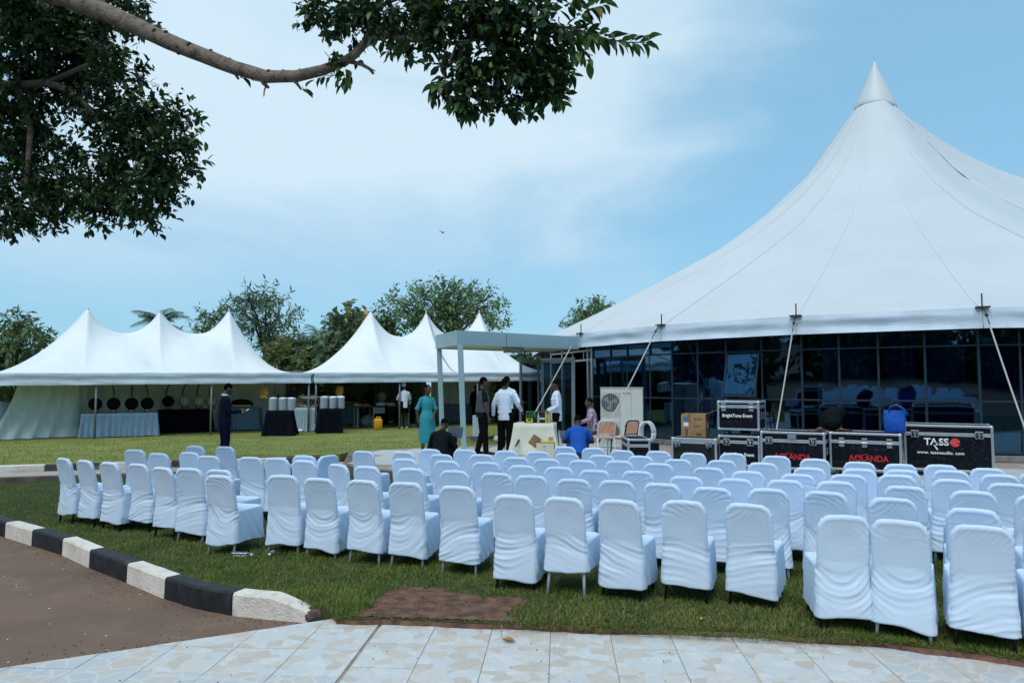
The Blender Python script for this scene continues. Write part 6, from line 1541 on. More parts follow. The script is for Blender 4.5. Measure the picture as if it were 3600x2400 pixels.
mb = MB(); mb.lathe([(.046, .03), (.046, .06)], (0, 0, 0), 12); part('label_band', mb, m_tom, o)
# hanging bananas
m_ban = M('ripe yellow banana', (.60, .37, .05), .5, col2=(.40, .23, .03), vscale=12)
mb = MB(); mb.tube([(0, 0, 0), (.012, .02, -.03), (.018, .055, -.055), (.012, .09, -.06)], [.010, .020, .019, .006], 7, round_=True); ban_me = mb.mesh('banana', m_ban, True)
def bananas(label, P, h, n, r0):
    t = thing('banana_bunch', label, 'bananas', P, 0)
    mb = MB(); mb.tube([(0, 0, .22), (0, 0, -h)], .012, 6); part('stalk', mb, M('banana stalk', (.12, .10, .04), .8), t)
    for k in range(n):
        a = k * 2.4; q = k / n; o = link('banana', ban_me, t, (r0 * .25 * math.cos(a), r0 * .25 * math.sin(a), -.03 - (h - .05) * q)); o.rotation_euler = (R.uniform(-.4, .3), R.uniform(-.3, .3), a - math.pi / 2); o.scale = (1.15,) * 3
pb = gd(930, 1356, 24.3); bananas('bunch of ripe bananas hanging above the left plate stacks', pb, .38, 64, .14)
pb = gd(1194, 1354, 25.6); bananas('bunch of ripe bananas hanging right of the twin poles', pb, .34, 52, .14)
pb = ME @ V((.30, .40, 1.26)); bananas('bunch of bananas standing among the salad dishes', pb, .36, 44, .12)
for i, (px, py, m_) in enumerate(((965, 1377, m_ylw), (977, 1390, m_grn), (1002, 1392, m_tom), (1065, 1388, m_ylw), (1086, 1388, m_ylw), (1033, 1367, m_orn), (1131, 1373, m_orn))):
    p = gd(px, py, 27.5); mb = MB(); mb.ball((0, 0, 0), .055, 10, 8); o = part('hanging_fruit', mb, m_, None, True, p)
    mb = MB(); mb.tube([(0, 0, .05), (0, 0, .75)], .003, 4); part('string', mb, m_rope, o)
    tag(o, ('yellow', 'green', 'dark red', 'deep yellow', 'golden', 'orange', 'pale orange')[i] + ' fruit hanging on a string ' + ('far left above the buffet', 'above the salad display', 'above the boat dish', 'beside the twin poles', 'nearest the twin poles', 'under the roof edge', 'before the cook behind the buffet')[i], 'fruit')
# trays with gold rail
for (Pt_, yw_, w_, lb) in ((Matrix.Translation(pC) @ Matrix.Rotation(rad(12), 4, 'Z') @ V((.7, .3, .802)), rad(12), .75, 'dark serving tray with gold rail on the dull grey table'), (Matrix.Translation(pH) @ Matrix.Rotation(rad(28), 4, 'Z') @ V((.5, .3, .822)), rad(28), .6, 'dark serving tray with gold rail behind the right plate stacks')):
    t = thing('serving_tray', lb, 'tray', Pt_, yw_)
    mb = MB(); mb.box((0, 0, .12), (w_, .4, .14), None, .03); mb.ball((0, 0, .19), (w_ * .47, .19, .12), 16, 8); part('tray_body', mb, m_ply, t)
    mb = MB(); mb.box((0, -.21, .075), (w_ * .95, .012, .05), None, .004); part('gold_rail', mb, m_gold, t)
    for k in range(4): mb = MB(); mb.tube([((k % 2 - .5) * w_ * .9, (k // 2 - .5) * .36, 0), ((k % 2 - .5) * w_ * .9, (k // 2 - .5) * .36, .06)], .015, 6); part('foot', mb, m_gold, t)
# serving table with wooden top
k0, k1 = on_front(1250, 1.0, ZU), on_front(1448, .9, ZU)
sd = (k1 - k0); sl = sd.length; sy = math.atan2(sd.y, sd.x)
stb = thing('serving_table', 'long wooden topped table where the cook serves bowls of food', 'table', k0, sy)
mb = MB(); mb.box((sl / 2, .3, .81), (sl, .6, .035), None, .006); part('tabletop', mb, M('red brown table board', (.10, .035, .025), .5), stb)
for x in (.1, sl * .32, sl - .1):
    for y in (.06, .54): mb = MB(); mb.box((x, y, .395), (.05, .05, .79), None, .004); part('leg', mb, m_pole, stb)
mb = MB(); mb.box((sl * .42, .02, .66), (.42, .01, .22)); part('paper_sheet', mb, M('grey paper', (.2, .24, .27), .8), stb)
MS = Matrix.Translation(k0) @ Matrix.Rotation(sy, 4, 'Z')
for i, (x, rx, h, fd, lb) in enumerate(((.15, .2, .03, [3, 4], 'flat plate at the near end of the wooden serving table'), (.45, .22, .03, [0, 1, 3], 'plate of mixed salad on the wooden serving table'), (1.05, .24, .09, [0, 0, 4], 'white bowl heaped with green leaves on the serving table'), (1.45, .2, .05, [4], 'shallow dish of white rice on the serving table'), (1.9, .22, .11, [0, 1, 3], 'white bowl of salad before the cook'), (sl - .12, .2, .13, [4], 'white bowl heaped with rice beside the tent pole'))):
    if x < sl: dish(lb, MS @ V((x, .25, .83)), rx, rx * .8, h, fd, seed=20 + i)
# jerrycan and bits on the grass
m_jer = M('yellow jerrycan plastic', (.66, .36, .015), .45, var=.1)
jc = thing('jerrycan', 'yellow plastic jerrycan standing on the grass before the serving table', 'jerrycan', at(1329, 1510, ZU), rad(20))
rs = [rrect(hx, -hy, hy, z, .05, 4) for z, hx, hy in ((0, .135, .10), (.012, .15, .11), (.33, .15, .11), (.37, .145, .105), (.40, .11, .08), (.41, .08, .06))]
mb = MB(); mb.rings(rs); part('can_body', mb, m_jer, jc, True)
mb = MB(); mb.tube([(.09, 0, .36), (.06, 0, .45), (-.05, 0, .46), (-.09, 0, .39)], .018, 8); part('handle', mb, m_jer, jc, True)
mb = MB(); mb.lathe([(.03, .39), (.03, .45), (.034, .45), (.034, .475)], (.07, 0, 0), 12); part('screw_cap', mb, m_jer, jc, True)
bgp = at(1294, 1500, ZU); nb_ = MB(); crumple(nb_, (0, 0, .22), (.28, .22, .26), 3); o = part('plastic_bag', nb_, M('pale blue plastic', (.35, .48, .55), .35, var=.3), None, True, bgp); tag(o, 'crumpled pale blue plastic bag on a tray left of the jerrycan', 'bag')
o = dish('flat tray of red and green vegetables under the serving table', V(at(1252, 1500, ZU)), .2, .14, .04, [1, 0, 4], name='vegetable_tray', seed=31)
o = dish('metal tray of greens on the grass right of the cook', V(at(1455, 1497, ZU)), .28, .2, .06, [0, 0], name='vegetable_tray', seed=32)
nb_ = MB(); crumple(nb_, (0, 0, .05), (.12, .1, .05), 8); o = part('paper_scrap', nb_, m_lab, None, True, at(1055, 1518, ZU)); tag(o, 'white paper scrap at the foot of the silver clothed table', 'paper')
# hoses and stump on the lawn behind the posts
hs = thing('hose_coil', 'loose loops of black hose on the grass beyond the canopy posts', 'hose', at(1720, 1543, ZU), 0)
for k in range(3): mb = MB(); mb.tube([((.55 - .1 * k) * math.cos(a) + .1 * k, (.35 - .05 * k) * math.sin(a), .03 + .03 * math.sin(3 * a + k)) for a in [2 * math.pi * j / 24 for j in range(25)]], .02, 6); part('hose_loop', mb, m_bshoe, hs, True)
mb = MB(); mb.box((0, 0, .02), (.62, .5, .05), None, .015); o = part('paving_slab', mb, M('pinkish slab', (.36, .23, .18), .9, var=.2), None, False, at(1660, 1535, ZU), .3); tag(o, 'loose pinkish slab lying on the grass beside the canopy posts', 'slab')
nb_ = MB(); crumple(nb_, (0, 0, .08), (.14, .12, .10), 12); o = part('plastic_bag', nb_, m_lab, None, True, at(1752, 1553, ZU)); tag(o, 'small crumpled white bag on the grass by the hose', 'bag')
wc = thing('white_box', 'narrow white upright box behind the person in grey vest', 'box', at_d(1675, 21.0, ZU), .2)
mb = MB(); mb.box((0, 0, .42), (.2, .2, .62), None, .01); part('box_body', mb, m_lab, wc)
mb = MB(); mb.box((0, 0, .05), (.16, .16, .1), None, .01); part('box_foot', mb, m_pole, wc)
# white tarpaulin mound at the far left
nb_ = MB(); nb_.ball((0, 0, .35), (1.0, .8, .75), 20, 12)
for v in nb_.v: v += V((noise.noise(v * 2), noise.noise(v * 2 + V((5, 0, 0))), .5 * noise.noise(v * 3))) * .12
o = part('tarpaulin', nb_, M('pale blue tarpaulin', (.42, .52, .66), .6, bump=.3, bscale=3), None, True, at_d(-30, 23.5, ZU)); tag(o, 'pale blue white tarpaulin heap beyond the end drape', 'tarpaulin')
# ------------------------------------------------------------------ litter near the camera
m_pet = bpy.data.materials.new('clear plastic bottle'); m_pet.use_nodes = True
_n, _l = m_pet.node_tree.nodes, m_pet.node_tree.links; _n.clear()
_o = _n.new('ShaderNodeOutputMaterial'); _t = _n.new('ShaderNodeBsdfTransparent'); _t.inputs[0].default_value = (.86, .92, .95, 1); _g = _n.new('ShaderNodeBsdfGlossy'); _g.inputs['Roughness'].default_value = .08
_w = _n.new('ShaderNodeLayerWeight'); _w.inputs[0].default_value = .45; _m = _n.new('ShaderNodeMixShader'); _l.new(_w.outputs['Facing'], _m.inputs[0]); _l.new(_t.outputs[0], _m.inputs[1]); _l.new(_g.outputs[0], _m.inputs[2]); _l.new(_m.outputs[0], _o.inputs[0])
def pet(label, P, yaw):
    t = thing('plastic_bottle', label, 'bottle', P, yaw)
    prof = [(.012, 0), (.030, .004)] + [(.031 - .003 * (k % 2), .012 + .0125 * k) for k in range(10)] + [(.031, .14), (.029, .165), (.016, .195), (.0125, .20), (.0125, .215)]
    mb = MB(); mb.lathe(prof, (0, 0, 0), 16); b_ = part('bottle_body', mb, m_pet, t, True); b_.rotation_euler = (0, rad(90), 0); b_.location = (0, 0, .045)
    mb = MB(); mb.lathe([(.0145, .213), (.0145, .228)], (0, 0, 0), 12); c_ = part('bottle_cap', mb, m_lab, t, True); c_.rotation_euler = (0, rad(90), 0); c_.location = (0, 0, .045)
pet('empty clear plastic bottle lying under the front chair nearest the kerb', at(815, 1962, 0), rad(-8))
pet('empty clear plastic bottle lying end on between two front chairs', at(978, 1946, 0), rad(-95))
def leaf_litter(label, P, yaw, L_, mat, stem=True):
    t = thing('fallen_leaf', label, 'leaf', P, yaw); g = []
    for k in range(9):
        u = k / 8; w_ = .30 * L_ * math.sin(math.pi * min(1, u * 1.02 + .0)) ** .8 * (1 - .25 * u); cz = .01 + .035 * (u - .5) ** 2 * L_ * 10
        g.append([V(((u - .5) * L_, -w_ * .8, cz + w_ * .75)), V(((u - .5) * L_, -w_ * .45, cz + w_ * .2)), V(((u - .5) * L_, 0, cz)), V(((u - .5) * L_, w_ * .45, cz + w_ * .2)), V(((u - .5) * L_, w_ * .8, cz + w_ * .75))])
    mb = MB(); mb.sheet(g); part('leaf_blade', mb, mat, t, True)
    if stem: mb = MB(); mb.tube([(-.5 * L_, 0, .035), (-.62 * L_, .02, .06), (-.74 * L_, .05, .10)], .0035, 5); part('stem', mb, mat, t)
m_yl = M('yellow brown leaf', (.34, .22, .05), .5, col2=(.22, .12, .03), vscale=18, spec=.4)
leaf_litter('large curled yellow leaf lying on the tiled path', at(1788, 2258, ZT), rad(-28), .115, m_yl)
leaf_litter('small yellow leaf on the grass near the path edge', at(2467, 2180, .02), rad(60), .06, M('bright yellow leaf', (.5, .38, .04), .6), False)
leaf_litter('small brown leaf on the grass before the front chairs', at(2260, 2195, .02), rad(10), .05, m_leath, False)
leaf_litter('small reddish leaf on the grass beside the path edge', at(2080, 2205, .012), rad(100), .04, m_tom, False)
rl = random.Random(9)
pb_ = MB(); wb_ = MB()
for k in range(34):
    p = gz(rl.uniform(-200, 3400), rl.uniform(2260, 2400), ZT)
    pb_.ball((p.x, p.y, ZT + .004), (rl.uniform(.003, .007), rl.uniform(.002, .005), .003), 6, 4)
o = part('dirt_specks', pb_, m_soil); tag(o, 'dark specks of dirt strewn over the tiled path', 'dirt', kind='stuff')
for k in range(26):
    p = gz(rl.uniform(0, 1000), rl.uniform(1960, 2330), ZR)
    if p.x < -.6: wb_.box((p.x, p.y, ZR + .003), (rl.uniform(.006, .018), rl.uniform(.005, .012), .003), Matrix.Rotation(rl.uniform(0, 3), 3, 'Z'))
o = part('paper_bits', wb_, m_lab); tag(o, 'tiny white paper bits scattered over the brown road', 'litter', kind='stuff')
cl_b = MB()
for k in range(80):
    p = gz(rl.uniform(1180, 1850), rl.uniform(2065, 2190), 0)
    if in_poly((p.x, p.y), SOILP): cl_b.ball((p.x, p.y, .010), (rl.uniform(.003, .014), rl.uniform(.003, .011), rl.uniform(.002, .007)), 6, 4)
pp_ = MB()
for k in range(40):
    p = gz(rl.uniform(1280, 1850), rl.uniform(2090, 2185), 0)
    if in_poly((p.x, p.y), SOILP): pp_.ball((p.x, p.y, .010), (rl.uniform(.003, .009), rl.uniform(.003, .008), rl.uniform(.002, .005)), 6, 4)
o = part('pale_pebbles', pp_, m_conc); tag(o, 'pale pebbles scattered on the bare soil patch', 'pebbles', kind='stuff')
o = part('soil_clods', cl_b, m_soil); tag(o, 'small clods and pebbles lying on the bare soil patch', 'soil', kind='stuff')
gv = MB(); gv2 = MB()
for k in range(700):
    if k < 420:
        s_ = rl.uniform(0, seg[-1]); p = k_at(s_); d_ = (k_at(s_ + .1) - k_at(s_ - .1)).normalized(); q = p + Vector((d_.y, -d_.x)) * (.01 + rl.expovariate(9)); zz_ = ZR
    else:
        t_ = rl.random(); q = PA.lerp(PB, t_) - PN * (.01 + rl.expovariate(7)); zz_ = ZR
    (gv if rl.random() < .75 else gv2).ball((q.x, q.y, zz_ + .002), (rl.uniform(.003, .012), rl.uniform(.003, .010), rl.uniform(.002, .006)), 5, 3)
o = part('gravel', gv, m_soil); tag(o, 'loose earth crumbs and gravel along the kerb and path edge', 'gravel', kind='stuff')
o = part('leaf_crumbs', gv2, m_leath); tag(o, 'dry leaf crumbs along the kerb foot on the brown road', 'litter', kind='stuff')
# bird
bd_ = thing('bird', 'tiny dark bird flying in the open sky', 'bird', gd(1557, 818, 60), rad(30))
mb = MB(); mb.ball((0, 0, 0), (.06, .2, .06), 8, 6); part('bird_body', mb, m_bshoe, bd_, True)
for sx in (-1, 1):
    mb = MB(); mb.add([(0, .08, .02), (0, -.08, .02), (sx * .34, -.10, .14), (sx * .36, 0, .16), (0, .08, 0), (0, -.08, 0), (sx * .34, -.10, .13), (sx * .36, 0, .15)], [(0, 1, 2, 3), (7, 6, 5, 4), (0, 3, 7, 4), (1, 5, 6, 2), (2, 6, 7, 3)]); part('wing', mb, m_bshoe, bd_)
# ------------------------------------------------------------------ trees
def leaf_cloud(name, cen, dirs, size, mat, parent, kind='stuff', wr=.42, seed=0, mats=None, droop=.3, fine=False):
    """cen (N,3), dirs (N,3): one folded leaf of four triangles for each"""
    g = np.random.default_rng(seed); n = len(cen)
    d = dirs / np.maximum(1e-6, np.linalg.norm(dirs, axis=1, keepdims=True))
    d[:, 2] -= droop * g.random(n); d /= np.linalg.norm(d, axis=1, keepdims=True)
    up = g.normal(0, .55, (n, 3)) + np.array([0, 0, 1.0]); s = np.cross(d, up); s /= np.maximum(1e-6, np.linalg.norm(s, axis=1, keepdims=True)); u = np.cross(s, d)
    L_ = (size * g.uniform(.65, 1.25, n))[:, None]; w = L_ * wr * g.uniform(.8, 1.15, n)[:, None] * .5; f = w * g.uniform(.15, .7, n)[:, None]
    nf = 4
    if fine:
        nf = 8; at_ = lambda t, k, dz=0: cen + d * L_ * t + s * w * k + u * f * abs(k) - u * L_ * dz
        co = np.stack([cen, at_(.28, .88), at_(.28, 0), at_(.28, -.88), at_(.66, .92, .03), at_(.66, 0, .03), at_(.66, -.92, .03), at_(1, 0, .12)], 1)
        b = np.arange(n)[:, None] * 8; fa = (b + np.array([[0, 2, 1, 0, 3, 2, 1, 2, 5, 1, 5, 4, 2, 3, 6, 2, 6, 5, 4, 5, 7, 5, 6, 7]])).reshape(-1, 3)
    else:
        co = np.stack([cen, cen + d * L_ * .42 + s * w + u * f, cen + d * L_ * .5, cen + d * L_ * .42 - s * w + u * f, cen + d * L_ - u * L_ * .12], 1)
        b = np.arange(n)[:, None] * 5; fa = (b + np.array([[0, 2, 1, 0, 3, 2, 1, 2, 4, 2, 3, 4]])).reshape(-1, 3)
    me = fast_mesh(name, co.reshape(-1, 3), fa, mat)
    if mats:
        for m_ in mats: me.materials.append(m_)
        k = g.random(n); idx = np.zeros(n, np.int32); th = .86
        for j in range(len(mats)): idx[k > 1 - .22 / len(mats) * (len(mats) - j)] = j + 1
        me.polygons.foreach_set('material_index', np.repeat(idx, nf).astype(np.int32))
    o = link(name, me, parent)
    if kind: o['kind'] = kind
    return o
def twigs(blobs, nt, per, tl, seed, shell=.55):
    """twig lines inside ellipsoids -> leaf points and directions; blobs: (centre, (rx,ry,rz))"""
    g = np.random.default_rng(seed); C, D, T = [], [], []
    vol = np.array([b[1][0] * b[1][2] for b in blobs]); pr = vol / vol.sum()
    for k in range(nt):
        c, r = blobs[g.choice(len(blobs), p=pr)]; v = g.normal(0, 1, 3); v /= np.linalg.norm(v); q = shell + (1 - shell) * g.random()
        if g.random() < .3: q *= g.random()
        p = np.array(c) + v * np.array(r) * q
        d = v + g.normal(0, .6, 3); d /= np.linalg.norm(d); T.append((p, p + d * tl))
        for j in range(per):
            t = g.random(); C.append(p + d * tl * t + g.normal(0, tl * .05, 3)); e = g.normal(0, 1, 3); e -= d * e.dot(d); D.append(d * .5 + e)
    return np.array(C), np.array(D), T
m_bark = M('grey brown bark', (.24, .185, .145), .9, col2=(.15, .115, .09), vscale=9, bump=1, bscale=45, dirt=((.035, .028, .024), 9, .85))
m_barkf = M('dark trunk bark', (.06, .05, .04), .9, var=.3)
def leafmat(nm, c, c2, tr=.25): return M(nm, c, .55, col2=c2, vscale=.7, transl=tr, spec=.3)
def far_tree(name, label, blobs_ov, Y, size, nt, per, mat, mats=None, trunk=None, wr=.42, tl=.7, seed=0, droop=.3, shell=.4, group=None, depth=.8):
    k = 1.5306 * Y / FOC; bl = []
    for i, (x, y, rx, ry) in enumerate(blobs_ov): p = ov(x, y, Y + (i % 3 - 1) * .8); bl.append(((p.x, p.y, p.z), (rx * k, min(rx, ry) * k * depth, ry * k)))
    cx = sum(b[0][0] for b in bl) / len(bl) if trunk is None else ov(trunk, 900, Y).x
    root = thing(name, label, 'tree', (cx, Y, ZU), 0, group); base = V((cx, Y, ZU))
    C, D, T = twigs(bl, nt, per, tl, seed, shell); C = C - np.array(base)
    leaf_cloud('crown', C, D, size, mat, root, 'stuff', wr, seed, mats, droop)
    zt = min(b[0][2] for b in bl)
    mb = MB(); mb.tube([(0, 0, 0), (.05, 0, (zt - ZU) * .5), (0, 0, zt - ZU)], [.16, .13, .10], 8); part('trunk', mb, m_barkf, root, True)
    mb = MB()
    for c, r in bl:
        q = V(c) - base; mb.tube([(0, 0, (zt - ZU) * .8), V((0, 0, zt - ZU)).lerp(q, .5) + V((0, 0, .2)), q, q + V((0, 0, r[2] * .7))], [.08, .055, .03, .012], 6)
    rr_ = random.Random(seed)
    for p, e in rr_.sample(T, min(len(T), 160)):
        c = min(bl, key=lambda b: (V(b[0]) - V(p)).length)[0]; mb.tube([V(c) - base, V(p) - base, V(e) - base], [.02, .012, .006], 4)
    part('limbs', mb, m_barkf, root)
    return root
g1 = leafmat('mid green leaves', (.22, .33, .145), (.13, .22, .095), .4); g2 = leafmat('dark green leaves', (.125, .20, .08), (.07, .125, .055), .35); g3 = leafmat('olive green leaves', (.21, .27, .115), (.125, .17, .075), .4); g4 = leafmat('rusty new leaves', (.30, .18, .08), (.20, .16, .06), .35); g5 = leafmat('yellow green leaves', (.22, .28, .08), (.15, .20, .06), .35); gy = leafmat('orange yellow blossom', (.6, .3, .02), (.5, .35, .03))
g6 = leafmat('blue green leaves', (.16, .25, .16), (.10, .175, .11), .4)
far_tree('mango_tree', 'bushy dark tree with rusty leaf tips at the end of the marquee', [(28, 800, 45, 50), (15, 860, 40, 55), (78, 775, 22, 15), (60, 830, 38, 40), (42, 750, 22, 22), (100, 765, 14, 8), (90, 850, 22, 26), (10, 910, 30, 45)], 36, .40, 420, 11, g2, [g4, g1], seed=1, droop=.9, wr=.3, shell=.6)
far_tree('slender_tree', 'small leafy tree behind the tent peak nearest the phone user', [(493, 735, 28, 32), (470, 752, 22, 16), (515, 752, 22, 28), (480, 770, 40, 14)], 38, .36, 90, 8, g3, [g1], seed=2, wr=.26, tl=.9)
far_tree('slender_tree', 'tall open tree with narrow leaves right of the third tent peak', [(572, 690, 34, 24), (612, 690, 32, 25), (588, 735, 45, 38), (640, 725, 26, 32), (625, 780, 40, 36), (655, 745, 14, 20), (560, 720, 30, 30)], 38, .38, 210, 8, g6, [g3, g1], seed=3, wr=.25, tl=.9, shell=.35)
far_tree('bushy_tree', 'low olive bushes in the gap between the two marquees', [(655, 818, 40, 26), (700, 835, 32, 28), (640, 800, 22, 20), (680, 800, 22, 20)], 37, .38, 260, 10, g3, [g5, g4], seed=4, wr=.3)
far_tree('flowering_tree', 'dark broad leaved tree with orange flowers left of the second marquee peaks', [(800, 740, 26, 24), (785, 775, 34, 36), (822, 750, 22, 26), (770, 815, 24, 24), (755, 800, 16, 20)], 35, .34, 230, 8, g6, [g2, g1, gy], seed=5, wr=.72, shell=.55)
far_tree('spreading_tree', 'large spreading green tree rising behind the second marquee peaks', [(925, 705, 34, 20), (905, 690, 14, 10), (985, 690, 44, 30), (1020, 668, 26, 20), (1050, 700, 48, 38), (1112, 705, 36, 26), (1130, 680, 14, 8), (1020, 735, 80, 30), (950, 740, 45, 22), (1110, 740, 40, 18), (1140, 742, 22, 8), (1080, 670, 22, 9)], 42, .30, 560, 9, g1, [g5, g3], seed=6, wr=.42, tl=1.0, shell=.3)
far_tree('bushy_tree', 'small dark tree crown between the first two peaks of the second marquee', [(872, 745, 20, 18), (890, 758, 14, 12)], 40, .36, 90, 9, g2, [g1], seed=7)
far_tree('slender_tree', 'leafy tree showing over the edge of the huge marquee roof', [(1352, 722, 38, 22), (1385, 705, 20, 14), (1322, 742, 22, 12), (1370, 740, 30, 18), (1345, 755, 30, 15)], 44, .38, 140, 9, g1, [g5, g2], seed=8, wr=.3)
far_tree('hedge_tree', 'dense dark shrub standing behind the open glass door', [(1225, 830, 40, 22), (1205, 870, 36, 34), (1215, 920, 40, 40), (1185, 900, 26, 50), (1240, 880, 30, 45), (1190, 950, 30, 25)], 33, .36, 420, 10, g2, [g1], seed=9, wr=.6)
far_tree('bushy_tree', 'yellowish bush low beside the palm between the marquees', [(735, 838, 36, 22), (765, 845, 26, 16)], 36, .32, 140, 10, g5, [g3], seed=10, wr=.35)
def palm(label, cx, cy, Y, L_, n, seed, mat, up=.5):
    p = ov(cx, cy, Y); root = thing('palm_tree', label, 'palm', (p.x, p.y, ZU), 0); h = p.z - ZU; rr_ = random.Random(seed)
    mb = MB(); mb.tube([(0, 0, 0), (.05, 0, h * .5), (0, 0, h)], [.17, .13, .12], 8); part('trunk', mb, m_barkf, root, True)
    for k in range(n):
        a = 2 * math.pi * k / n + rr_.uniform(-.2, .2); e0 = rr_.uniform(.25, 1.25) * up * 2; ln_ = L_ * rr_.uniform(.8, 1.1); pts = []; q = V((0, 0, h)); e = e0; st = 12
        for j in range(st + 1):
            pts.append(q.copy()); q = q + V((math.cos(a) * math.cos(e), math.sin(a) * math.cos(e), math.sin(e))) * ln_ / st; e -= (1.05 + e0 * .35) / st
        mb = MB(); mb.tube(pts, [.025 * (1 - j / (st + 2)) for j in range(st + 1)], 4)
        for j in range(1, 30):
            t = j / 30; i = min(int(t * st), st - 1); b_ = pts[i].lerp(pts[i + 1], t * st - i); d_ = (pts[i + 1] - pts[i]).normalized(); s_ = d_.cross(V((0, 0, 1))); s_ = s_.normalized() if s_.length > 1e-3 else V((1, 0, 0))
            ll = ln_ * .36 * (math.sin(math.pi * min(1, .12 + t * .88)) ** .6)
            for sg in (-1, 1):
                dr = (s_ * sg + d_ * .75 + V((0, 0, -.35 - .3 * rr_.random()))).normalized(); w_ = d_ * .018
                m_ = b_ + dr * ll * .5 + V((0, 0, .03)); mb.add([b_ - w_, b_ + w_, m_ + w_ * .8, b_ + dr * ll + V((0, 0, -.12 * ll)), m_ - w_ * .8], [(0, 1, 2, 4), (4, 2, 3)])
        part('frond', mb, mat, root)
    return root
gp = leafmat('palm green', (.10, .16, .09), (.06, .11, .06), .3)
palm('feather palm rising behind the middle peak of the left marquee', 366, 745, 37, 1.55, 15, 1, gp)
palm('feather palm in the gap between the two marquees', 735, 800, 37, 1.7, 20, 2, gp, .62)
palm('low palm fronds beside the flowering tree between the marquees', 712, 825, 35.5, 1.3, 14, 3, gp)
palm('palm tip showing in the dip right of the first tent peak', 252, 775, 40, .9, 9, 4, gp, .5)
# ---- the big fig tree that overhangs the lawn: trunk out of view on the left
fig = thing('fig_tree', 'large fig tree with a long grey limb and dark glossy leaves overhanging the lawn', 'tree', (-9.6, 8.0, ZR), 0); FB = V((-9.6, 8.0, ZR))
gl1 = M('dark glossy fig leaf', (.030, .070, .022), .45, col2=(.016, .040, .015), vscale=.9, transl=.14, spec=.35)
gl2 = M('fresh fig leaf', (.075, .155, .03), .42, col2=(.045, .11, .022), vscale=2, transl=.3, spec=.35)
gl3 = M('yellowing fig leaf', (.26, .24, .05), .5, col2=(.10, .16, .03), vscale=3, transl=.3)
LIMB = [ov(-120, -70, 8.6), ov(40, -35, 8.4), ov(150, -6, 8.2), ov(230, 25, 8.0), ov(345, 75, 7.8), ov(440, 118, 7.6), ov(540, 158, 7.4), ov(610, 175, 7.2), ov(680, 175, 7.0), ov(740, 162, 6.9), ov(790, 143, 6.8)]
mb = MB(); mb.tube([(0, 0, -.3), (.1, 0, 1.2), (.3, .05, 2.6), (.9, .1, 4.2), *[p - FB for p in LIMB[:1]]], [.45, .36, .33, .28, .17], 14); part('trunk', mb, m_bark, fig, True)
rads = [.17, .135, .118, .108, .092, .082, .074, .066, .058, .052, .047]
mb = MB(); pts = []; rr = []
for a, b, ra, rb in zip(LIMB, LIMB[1:], rads, rads[1:]):
    for k in range(5):
        t = k / 5; q = a.lerp(b, t); r_ = (ra + (rb - ra) * t) * (1 + .05 * noise.noise(V(q) * 3)); pts.append(q - FB + V((0, 0, .012 * noise.noise(V(q) * 2)))); rr.append(r_)
mb.tube(pts, rr, 14); part('limb', mb, m_bark, fig, True)
rk = random.Random(4)
for k in range(26):
    i = rk.randrange(6, len(pts) - 3); a = rk.uniform(0, 6.28); e = (pts[i + 1] - pts[i]).orthogonal().normalized(); e = Matrix.Rotation(a, 3, (pts[i + 1] - pts[i]).normalized()) @ e
    kb = MB(); kb.ball(pts[i] + e * rr[i] * .93, (rr[i] * rk.uniform(.14, .34),) * 3, 8, 6); part('knot', kb, m_barkf, fig, True)
def limb(ovp, r0, r1_):
    p_ = [ov(*q) - FB for q in ovp]; n = len(p_); m_ = MB(); m_.tube(p_, [r0 + (r1_ - r0) * k / (n - 1) for k in range(n)], 8); part('limb', m_, m_bark, fig, True)
limb([(785, 146, 6.8), (815, 125, 6.75), (838, 100, 6.7), (850, 92, 6.7), (870, 86, 6.65), (900, 83, 6.6), (940, 92, 6.55), (990, 95, 6.5), (1040, 100, 6.4)], .048, .018)
limb([(842, 98, 6.7), (850, 70, 6.7), (862, 35, 6.7), (875, 10, 6.7), (885, -40, 6.7)], .036, .022)
limb([(805, 142, 6.8), (830, 148, 6.8), (848, 158, 6.8), (858, 170, 6.8)], .024, .012)
limb([(850, 158, 6.8), (862, 164, 6.8)], .010, .005)
limb([(518, 152, 7.4), (535, 162, 7.4), (548, 182, 7.4)], .03, .012)
limb([(600, 178, 7.2), (606, 192, 7.2), (617, 202, 7.2)], .032, .014)
limb([(612, 196, 7.2), (607, 208, 7.2), (606, 222, 7.2)], .010, .006); limb([(606, 188, 7.2), (592, 186, 7.2), (578, 184, 7.2)], .009, .005)
limb([(672, 182, 7.0), (682, 192, 7.0), (692, 206, 7.0)], .022, .010)
limb([(-60, 190, 9.5), (40, 198, 9.4), (110, 190, 9.3), (150, 205, 9.2), (220, 260, 9.2), (300, 320, 9.1)], .075, .02)
limb([(110, 190, 9.3), (200, 150, 9.3), (260, 100, 9.3)], .04, .015); limb([(40, 198, 9.4), (70, 300, 9.4), (60, 420, 9.4), (120, 480, 9.4)], .05, .015)
limb([(875, 12, 6.7), (920, -5, 6.7), (1000, 10, 6.7), (1090, 60, 6.5), (1180, 110, 6.4)], .02, .01)
limb([(1040, 98, 6.4), (1120, 90, 6.4), (1200, 60, 6.3), (1290, 60, 6.2), (1340, 72, 6.1), (1400, 92, 6.0), (1440, 98, 6.0), (1480, 98, 6.0)], .014, .005)
limb([(1180, 110, 6.4), (1190, 180, 6.4), (1150, 240, 6.4)], .012, .006); limb([(1050, 100, 6.4), (1020, 170, 6.4), (1030, 240, 6.4)], .012, .005)
